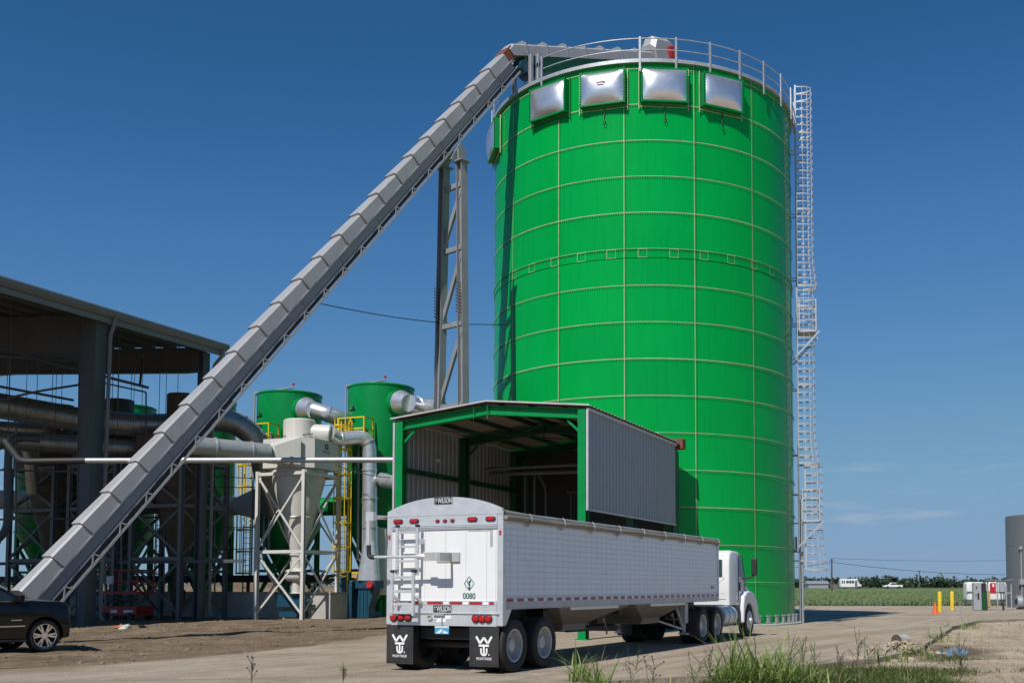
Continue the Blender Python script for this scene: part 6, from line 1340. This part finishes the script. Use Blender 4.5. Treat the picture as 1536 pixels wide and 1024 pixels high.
for k, (px, lab) in enumerate(((1461, 'white plastic tote left of the grey cabinet'), (1494, 'white plastic tote seen between the boxes of the rack'), (1506, 'white plastic tote right of the rack near the grey tank'))):
    g = at(px, 905, 96); t = thing('tote_tank', lab, 'tote', (g.x, 96 + k * .3, 0), 5, 'white totes behind the cabinets'); m_ = MB(); m_.box(-.78, .78, -.7, .7, .35, 2.05); m_.build('bottle', 'white', t, bevel=.2); m_ = MB(); m_.box(-.8, .8, -.72, .72, 0.02, .34); m_.box(-.8, .8, -.73, -.7, 1.05, 1.2); m_.build('pallet', 'tank_grey', t, smooth=False)
g = at(1527, 905, 77); m_ = MB(); m_.tube((0, -.0, .55), (.35, -.05, .54), .46, n=26); o = m_.build('cable_reel', 'galv', angle=40); o.location = (g.x - .3, 76.5, 0); tag(o, 'grey metal reel leaning at the foot of the grey tank', 'reel'); 
m_ = MB(); m_.box(.1, .4, -.3, .3, 0, .2); m_.tube((-.04, 0, .55), (-.0, 0, .55), .22, n=16); m_.build('reel_foot', 'black', o, smooth=False)
tk = thing('grey_tank', 'large plain grey steel tank behind the metal reel and panel rack', 'tank', (at(1513, 900, 82).x + 4.75, 83.5, 0), 0); m_ = MB(); m_.lathe([(4.0, -.1), (4.0, 7.15), (3.95, 7.2), (0, 7.6)], 72); m_.build('shell', 'tank_grey', tk, angle=35)
m_ = MB()
for z in (2.4, 4.8): m_.lathe([(4.0, z), (4.012, z + .01), (4.012, z + .03), (4.0, z + .04)], 72)
m_.build_pieces('weld_seam', 'tank_grey', tk); m_ = MB(); m_.pipe([(-3.75, -1.6, 4.6), (-3.75, -1.6, .3)], .05, 6); m_.box(-3.95, -3.55, -1.8, -1.5, 1.8, 2.2); m_.box(-3.9, -3.7, -1.75, -1.5, 4.5, 4.75); m_.build('level_gauge', 'galv', tk, smooth=False)
g = gnd(1443, 930); m_ = MB(); m_.pipe([(0, 0, 0), (-.04, .03, .62), (-.06, .03, .85)], .035, 6); m_.box(-.25, .3, -.1, .1, -.02, .04); o = m_.build('marker_stake', 'galv', smooth=False); o.location = (g.x, g.y, -.1); tag(o, 'leaning metal stake on the bare ground before the cabinets', 'stake')
g = gnd(1345, 972); o_ = thing('pipe_offcut', 'short dark ended offcut of pale pipe lying on rubble by the kerb', 'pipe', (g.x, g.y, .20), 48)
m_ = MB(); m_.lathe([(.165, 0), (.165, .42), (.15, .42), (.15, .02)], 24); m_.v = [(a2, c2, b2) for a2, b2, c2 in m_.v]; m_.build('barrel', 'concrete', o_); m_ = MB(); m_.lathe([(0, .012), (.15, .012)], 24); m_.v = [(a2, c2, b2) for a2, b2, c2 in m_.v]; m_.build('end_plug', 'wood', o_)
m_ = MB(); a = gnd(1327, 979) + V((0, 0, .02)); b = gnd(1341, 972) + V((0, 0, .12)); m_.bar(a, b, .05, .04); tag(m_.build('timber_scrap', 'concrete', smooth=False), 'short pale stick leaning towards the pipe offcut', 'stick')
# far things: pole line, bus, pickup, sheds
def pole(px, Yd, ztop, label):
    p = at(px, 880, Yd); t = thing('utility_pole', label, 'pole', (p.x, Yd, ramp(Yd) - .2), 0, 'wooden power poles'); m_ = MB(); m_.tube((0, 0, 0), (.1, 0, ztop), .24, .16, 10); m_.build('mast', 'wood', t); m_ = MB(); m_.bar((-.5, 0, ztop - .5), (.7, 0, ztop - .5), .12, .14); m_.build('insulator_arm', 'wood', t, smooth=False); return V((p.x + .1, Yd, ramp(Yd) - .2 + ztop))
P1 = pole(1247.5, 250, 7.9, 'nearer wooden power pole left of the white bus'); P2 = pole(1379, 430, 7.4, 'distant wooden power pole right of the pickup')
def wire(p, q, sag, r, label):
    m_ = MB(); m_.pipe([p.lerp(q, i / 16) - V((0, 0, sag * 4 * (i / 16) * (1 - i / 16))) for i in range(17)], r, 4); tag(m_.build('power_line', 'cable'), label, 'wire')
wire(P1 - V((0, 0, .9)), at(1600, 858, 330), 1.6, .05, 'lower black power line running right from the near pole')
wire(P1, at(1600, 836, 330), .8, .035, 'upper power line running right from the pole top')
wire(at(1120, 852, 250), P1 - V((0, 0, .9)), .6, .05, 'black power line running left from the near pole behind the silo')
bY = 330; bz = ramp(bY) + .12
bus = thing('shuttle_bus', 'small white shuttle bus on the distant road', 'bus', (at(1276, 880, bY).x, bY, bz), 90)
m_ = MB(); m_.box(-1.15, 1.15, -3.4, 1.9, .45, 3.0); m_.build('body', 'white', bus, bevel=.12); m_ = MB(); m_.loft([[V((x, y, z)) for y, z in ((1.9, .45), (3.1, .5), (3.15, 1.2), (2.6, 1.45), (1.9, 2.4))] for x in (-.95, .95)]); m_.build('bonnet', 'white', bus, bevel=.08)
for s in (-1, 1):
    for y0, y1 in ((-3.0, -2.6), (-2.35, -2.0), (-1.6, -.9), (-.75, -.05), (.1, .8)): m_ = MB(); m_.box(s * 1.16 - .01, s * 1.16 + .01, y0, y1, 1.65, 2.45); m_.build('window', 'glass', bus, smooth=False)
    m_ = MB(); m_.box(s * 1.16 - .01, s * 1.16 + .01, 1.05, 1.75, .6, 2.5); m_.build('door', 'tank_grey', bus, smooth=False)
    for y in (-1.6, 2.5): w_ = MB(); w_.lathe(tyre_prof(.42, .22, .25), 20, (s * .95, y, .42), 'x'); w_.lathe([(.22, .1 * s), (0, .12 * s)], 16, (s * .95, y, .42), 'x'); w_.build('wheel', 'rubber', bus)
pk = thing('pickup_truck', 'white crew cab pickup on the distant road', 'pickup', (at(1339, 880, bY).x, bY, bz), -90)
m_ = MB(); m_.prism([(-2.9, .5), (-2.9, 1.15), (-.9, 1.15), (1.2, 1.15), (2.7, 1.0), (2.85, .5)], -.95, .95); m_.build('body', 'white', pk, bevel=.06); m_ = MB(); m_.loft([[V((x * k, y, z)) for x, y, k in ((-.9, y0, k0), (.9, y0, k0), (.9, y1, k0), (-.9, y1, k0))] for z, y0, y1, k0 in ((1.14, -1.0, 1.3, 1), (1.85, -.75, .55, .85))]); m_.build('cabin', 'white', pk, bevel=.05)
for s in (-1, 1):
    m_ = MB(); m_.loft([[V((s * xx, y, z)) for y, z, xx in ((-.85, 1.22, .9), (1.05, 1.22, .9), (.5, 1.72, .815), (-.7, 1.72, .815))] , [V((s * (xx + .02), y, z)) for y, z, xx in ((-.85, 1.22, .9), (1.05, 1.22, .9), (.5, 1.72, .815), (-.7, 1.72, .815))]]); m_.build('window', 'glass', pk, smooth=False)
    for y in (-1.8, 1.8): w_ = MB(); w_.lathe(tyre_prof(.4, .24, .25), 20, (s * .85, y, .4), 'x'); w_.lathe([(.24, .1 * s), (0, .12 * s)], 16, (s * .85, y, .4), 'x'); w_.build('wheel', 'rubber', pk)
m_ = MB(); m_.box(-.93, .93, -2.93, -2.88, .75, 1.0); m_.build('tail_lamp', 'red_lens', pk, smooth=False)
fb_ = thing('farm_shed', 'low pale metal shed in front of the distant wood', 'shed', (at(1231, 880, 480).x, 480, .6), 0); m_ = MB(); m_.box(-5.5, 3.5, 0, 8, 0, 2.2); m_.build('wall', 'galv', fb_, smooth=False); m_ = MB(); m_.prism([(-.5, 2.2), (4, 3.6), (8.5, 2.2)], -6, 4, 'yz'); m_.build('roof', 'galv', fb_, smooth=False); m_ = MB(); m_.box(3.5, 8, 1, 7, 0, 2.0); m_.build('lean_to', 'tank_grey', fb_, smooth=False)
# ------------------------------------------------------------------ foreground plants
def on(px, py): 
    p = gnd(px, py); return V((p.x, p.y, gh(p.x, p.y) if sdist(p.x, p.y)[0] < 0 else 0.0))
def tuft(name, p, n, L, spread, label, m='reed', cat='grass tuft', grp='tall grass tufts at the yard edge'):
    mb = MB()
    for i in range(n):
        a = R.uniform(0, 6.28); r = spread * sqrt(R.random()); l = L * R.uniform(.5, 1.15)
        blade(mb, (r * cos(a), r * sin(a), -.03), R.uniform(0, 6.28), l * 1.45, (R.uniform(.016, .032) if i % 3 else R.uniform(.034, .052)), R.uniform(.02, .26), R.uniform(.4, 2.3), 7)
    o = mb.build(name, m, smooth=False, fix=False); o.location = p; return tag(o, label, cat, grp)
def P18(px, Yd): p = at(px, 1000, Yd); return V((p.x, Yd, gh(p.x, Yd) if sdist(p.x, Yd)[0] < 0 else 0))
tuft('grass_tuft', P18(866, 18.5), 46, .52, .16, 'arching green grass tuft in front of the trailer wheels, left of the others'); tuft('grass_tuft', P18(896, 18.3), 50, .60, .22, 'broad arching grass tuft just right of the leftmost one')
tuft('grass_tuft', P18(1092, 18.4), 90, .72, .28, 'tall pale grass tuft at the left of the big clump before the truck'); tuft('grass_tuft', P18(1124, 18.5), 140, .92, .36, 'tallest bright grass tuft in the middle of the big clump'); tuft('grass_tuft', P18(1160, 18.7), 120, .82, .36, 'bushy grass tuft at the right of the big clump'); tuft('grass_tuft', P18(1195, 19.0), 80, .55, .34, 'lower ragged grass tuft fading into the ground weeds')
tuft('grass_tuft', P18(1108, 18.2), 60, .70, .3, 'mid height grass tuft filling the front of the big clump'); tuft('grass_tuft', P18(1142, 18.2), 70, .72, .32, 'bushy front tuft right of the mid height one in the big clump'); tuft('grass_tuft', P18(1178, 18.3), 60, .6, .3, 'front tuft at the right foot of the big clump'); tuft('grass_tuft', P18(1240, 18.2), 40, .42, .4, 'low grass tuft at the bottom edge among the ground weeds')
tuft('grass_tuft', P18(1015, 18.1), 16, .35, .2, 'thin sparse grass tuft between the two bigger clumps'); tuft('grass_tuft', P18(1370, 27), 40, .40, .5, 'small grass tuft growing against the kerb by the puddle'); tuft('grass_tuft', P18(1410, 34), 40, .55, .6, 'grass tuft growing against the kerb beyond the puddle'); tuft('grass_tuft', P18(1436, 44), 60, .5, .9, 'grass tuft at the far end of the kerb')
tuft('grass_tuft', P18(1330, 25), 45, .45, .5, 'short grass tuft at the near end of the kerb beside the rubble')
def weed(p, h, label, m='weed', nb=7, head=None, lean=.1):
    t = thing('tall_weed', label, 'weed', p, 0, 'thin weeds standing at the yard edge'); mb = MB(); lf = MB(); hd = MB()
    for b in range(nb):
        a = R.uniform(0, 6.28); z0 = h * (.15 + .6 * b / nb) if b else 0; l = h - z0 if b == 0 else h * R.uniform(.22, .45); le = lean + (0 if b == 0 else R.uniform(.25, .7))
        base = V((0, 0, 0)) if b == 0 else V((lean * z0 * .5, 0, z0)); pts = [base + V((cos(a) * sin(le) * l * q + lean * .5 * l * q * (b == 0), sin(a) * sin(le) * l * q, cos(le) * l * q)) for q in (0, .35, .7, 1)]
        mb.pipe(pts, [.006, .005, .004, .003], 5)
        for q in range(9 if b == 0 else 6):
            c = pts[0].lerp(pts[-1], .15 + .85 * q / 8); blade(lf, c, R.uniform(0, 6.28), R.uniform(.03, .09), R.uniform(.012, .022), R.uniform(.4, 1.2), .6, 3)
        if head:
            c = pts[-1]; hd.lathe([(0, -.012), (.016, -.004), (.018, .008), (.008, .018), (0, .02)], 8, tuple(c))
        else:
            for q in range(7): blade(lf, pts[-1] - V((0, 0, R.uniform(0, .12))), R.uniform(0, 6.28), .035, .012, R.uniform(.2, .9), .3, 2)
    mb.build('stem', 'weed', t); lf.build('leaves', m, t, smooth=False, fix=False)
    if head: hd.build_pieces('seed_head', 'flower', t)
    return t
wl_ = [(378, 17.9, .46, 'leggy weed with dull purple heads alone on the sandy yard before the dirt', True), (948, 18.2, .82, 'single upright weed spire left of the leaning stalk', False), (975, 18.1, .62, 'leaning bare weed stalk between the grass clumps', True), (1042, 18.3, .68, 'bushy dark weed right of the leaning stalk', False), (1062, 18.6, .75, 'thin branching weed beside the big grass clump', False), (1186, 19.6, .95, 'tall thin weed rising over the right of the big grass clump', False), (1202, 19.9, .88, 'slender weed just right of the tallest one', False), (1222, 20.2, .74, 'shorter slender weed over the ground weeds', False), (1258, 20.6, .66, 'faint thin weed in front of the pale yard', False), (1284, 21.0, .98, 'tall airy weed in the middle of the pale yard', False), (1298, 21.0, .86, 'second airy weed leaning right beside the airy one', False), (1440, 18.3, 1.0, 'thin branching stalk standing alone on the bare ground before the puddle', False), (515, 17.9, .35, 'small leafy weed alone on the sandy yard near the mud flaps', False), (1318, 23.5, .4, 'small leafy weed at the kerb corner', False)]
for px, Yd, h, lab, hd_ in wl_: weed(P18(px, Yd), h, lab, head=hd_, nb=9 if h > .6 else 7, lean=.35 if 'leaning' in lab else .08)
# creeping weeds and dry stubble
gm = MB(); sm = MB()
def cover(x, y):
    """density of green cover on the bare ground"""
    px = 880 + 1590 * x / y; py = 879 + 1590 * (1.645 + .12) / y
    c = 0
    c = max(c, 1.6 - ((px - 1235) / 185.0) ** 2 - ((py - 1020) / 24.0) ** 2)
    c = max(c, 1.0 - ((px - 1370) / 130.0) ** 2 - ((py - 1006) / 8.0) ** 2)
    c = max(c, .75 - ((px - 1410) / 70.0) ** 2 - ((py - 985) / 9.0) ** 2); c = max(c, .75 - ((px - 1335) / 30.0) ** 2 - ((py - 982) / 6) ** 2)
    c = max(c, .55 - ((px - 1450) / 40.0) ** 2 - ((py - 931) / 4) ** 2); c = max(c, .7 - ((px - 1520) / 90.0) ** 2 - ((py - 918) / 4) ** 2); c = max(c, .5 - ((px - 1380) / 20.0) ** 2 - ((py - 957) / 9) ** 2)
    return c + .55 * mnoise.noise((x * .9, y * .9, 4)) - .05
cnt = 0; tries = 0
while cnt < 27000 and tries < 400000:
    tries += 1; y = 17.3 + 9 * R.random() ** 1.5 if R.random() < .85 else R.uniform(26, 70); x = y * R.uniform(.02, .43)
    c = cover(x, y)
    if R.random() > c * 1.1: continue
    s_, i_ = sdist(x, y)
    if s_ > .12 or hypot((x - 10.12) / .6, (y - 29.6) / 2.3) < 1: continue
    cnt += 1; k = .6 + .8 * max(0, c) * R.random(); L_ = R.uniform(.06, .20) * k * (1 + max(0, y - 30) / 25)
    bl_ = cnt % 3 == 0; blade(gm, (x, y, gh(x, y) - .02 + (R.uniform(0, .10) * min(1, max(0, c)) if bl_ else 0)), R.uniform(0, 6.28), L_ * (.55 if bl_ else 1.35), (R.uniform(.03, .055) if bl_ else R.uniform(.010, .028)) * (1 + max(0, y - 22) / 25), R.uniform(.1, .9) + (.5 if bl_ else 0), R.uniform(.1, 1.2), 3)
tag(gm.build('ground_weeds', 'grass', smooth=False, fix=False), 'low green creeping weeds over the bottom right ground', 'weeds', kind='stuff')
cnt = 0
while cnt < 9000:
    y = 17.3 + 32 * R.random() ** 1.6; x = y * R.uniform(.03, .44); s_, i_ = sdist(x, y)
    if s_ > -.1 or hypot((x - 10.12) / .7, (y - 29.6) / 2.5) < 1 or mnoise.noise((x * .5, y * .5, 8)) < -.15: continue
    cnt += 1; blade(sm, (x, y, gh(x, y)), R.uniform(0, 6.28), R.uniform(.04, .16), R.uniform(.006, .014) * (1 + y / 40), R.uniform(.7, 1.5), R.uniform(-.2, .3), 2)
tag(sm.build('dry_straw', 'straw', smooth=False, fix=False), 'dry straw stubble strewn over the bare ground', 'straw', kind='stuff')
fl_ = MB()
for i in range(60):
    px = R.gauss(1200, 60); y = R.uniform(18, 20.5); x = (px - 880) / 1590 * y
    if sdist(x, y)[0] > 0: continue
    c = V((x, y, gh(x, y) + R.uniform(.08, .2))); fl_.lathe([(0, -.012), (.016, 0), (.012, .01), (0, .012)], 6, tuple(c))
tag(fl_.build('clover_heads', 'flower'), 'tiny pale flower heads among the low weeds', 'flowers', kind='stuff')

# loose cables strung between the steel frames
def cable(a, b, sag, label):
    m_ = MB(); m_.pipe([a.lerp(b, i / 14) - V((0, 0, sag * 4 * (i / 14) * (1 - i / 14))) for i in range(15)], .022, 5); tag(m_.build('strung_cable', 'cable'), label, 'cable')
cable(at(268, 708, 52), at(522, 712, 54.5), .25, 'upper dark cable strung from the far column to the yellow ladder')
cable(at(268, 729, 52), at(522, 726, 54.5), .1, 'second dark cable strung level behind the white frame')
cable(at(300, 785, 53), at(392, 790, 53.5), .1, 'short dark cable strung between the far column and the white frame')
cable(at(300, 822, 53), at(392, 821, 53.5), .06, 'lowest short dark cable left of the white frame')
cable(at(380, 655, 53), at(470, 650, 52.6), .05, 'thin cable running across the top of the white cyclone')
cable(at(500, 695, 54), at(600, 716, 52), .2, 'dark cable dipping to the back corner of the shed')

# dead stems standing among the tufts
ds = MB()
for i in range(150):
    px = R.choice((R.gauss(1135, 38), R.gauss(882, 13), R.gauss(1230, 55))); Yd = R.uniform(18.0, 19.6); p = P18(px, Yd)
    blade(ds, p, R.uniform(0, 6.28), R.uniform(.25, .8), R.uniform(.006, .012), R.uniform(.05, .5), R.uniform(-.2, .9), 5)
tag(ds.build('dead_stems', 'straw', smooth=False, fix=False), 'pale dead grass stems mixed into the foreground tufts', 'dead grass', kind='stuff')

# more pipework and hangers in the shade of the open building
duct('rear_duct', [at(-60, 640, 57), at(120, 648, 58.5), at(262, 654, 60)], .42, 'duct_dark', 'bare metal duct half hidden behind the wide upper duct', .5, 5)
duct('drop_duct', [at(40, 655, 54), at(46, 690, 54), at(50, 740, 54.5)], .30, 'duct_dark', 'bent metal duct dropping into the leftmost brown cyclone', .5, 2)
duct('drop_duct', [at(205, 668, 54.5), at(214, 690, 54.6), at(216, 735, 54.8)], .28, 'duct_dark', 'bent metal duct dropping beside the middle brown cyclone', .5, 2)
duct('link_duct', [at(-40, 748, 60), at(120, 752, 62)], .55, 'offwhite', 'pale level duct seen far back between the dark frames', .3, 3)
for px, y0, y1, Yd, lab in ((24, 640, 800, 49, 'thin upright pipe beside the narrow dark duct'), (158, 690, 905, 50.5, 'thin upright pipe close to the near column'), (182, 690, 905, 52.0, 'thin upright conduit between the near column and the conveyor'), (246, 700, 905, 53.0, 'thin upright conduit behind the middle frame leg'), (322, 690, 905, 54.5, 'thin upright conduit right of the far column')):
    line('upright_conduit', [at(px, y0, Yd), at(px, y1, Yd)], .045, 'shade_steel', lab, 'conduit')
line('service_pipe', [at(-30, 622, 47), at(105, 636, 49.5), at(235, 650, 53)], .05, 'shade_steel', 'thin pale pipe lying along the top of the wide upper duct', 'pipe')
line('service_pipe', [at(-20, 704, 50), at(140, 708, 52.5), at(262, 711, 55)], .045, 'shade_steel', 'thin pale pipe crossing level below the dusty ducts', 'pipe')
line('service_pipe', [at(-20, 779, 51), at(262, 775, 56)], .05, 'shade_steel', 'thin pale pipe crossing level half way up the brown cyclones', 'pipe')
for k, (px, y0, y1, Yd) in enumerate(((10, 470, 600, 47), (55, 470, 604, 48), (78, 480, 610, 49), (92, 480, 612, 48), (98, 482, 560, 47), (168, 520, 615, 50), (176, 520, 618, 50.5), (196, 525, 625, 51), (238, 530, 640, 52), (266, 534, 620, 52.5))):
    a_ = at(px, y1, Yd); l_ = loc2w
    m_ = MB(); m_.tube(a_, (a_.x, a_.y, EH + .9), .016, n=5); tag(m_.build('hanger_rod', 'frame_steel'), 'thin steel hanger rod reaching down from the open building roof to the ducts', 'rod', 'hanger rods over the ducts')
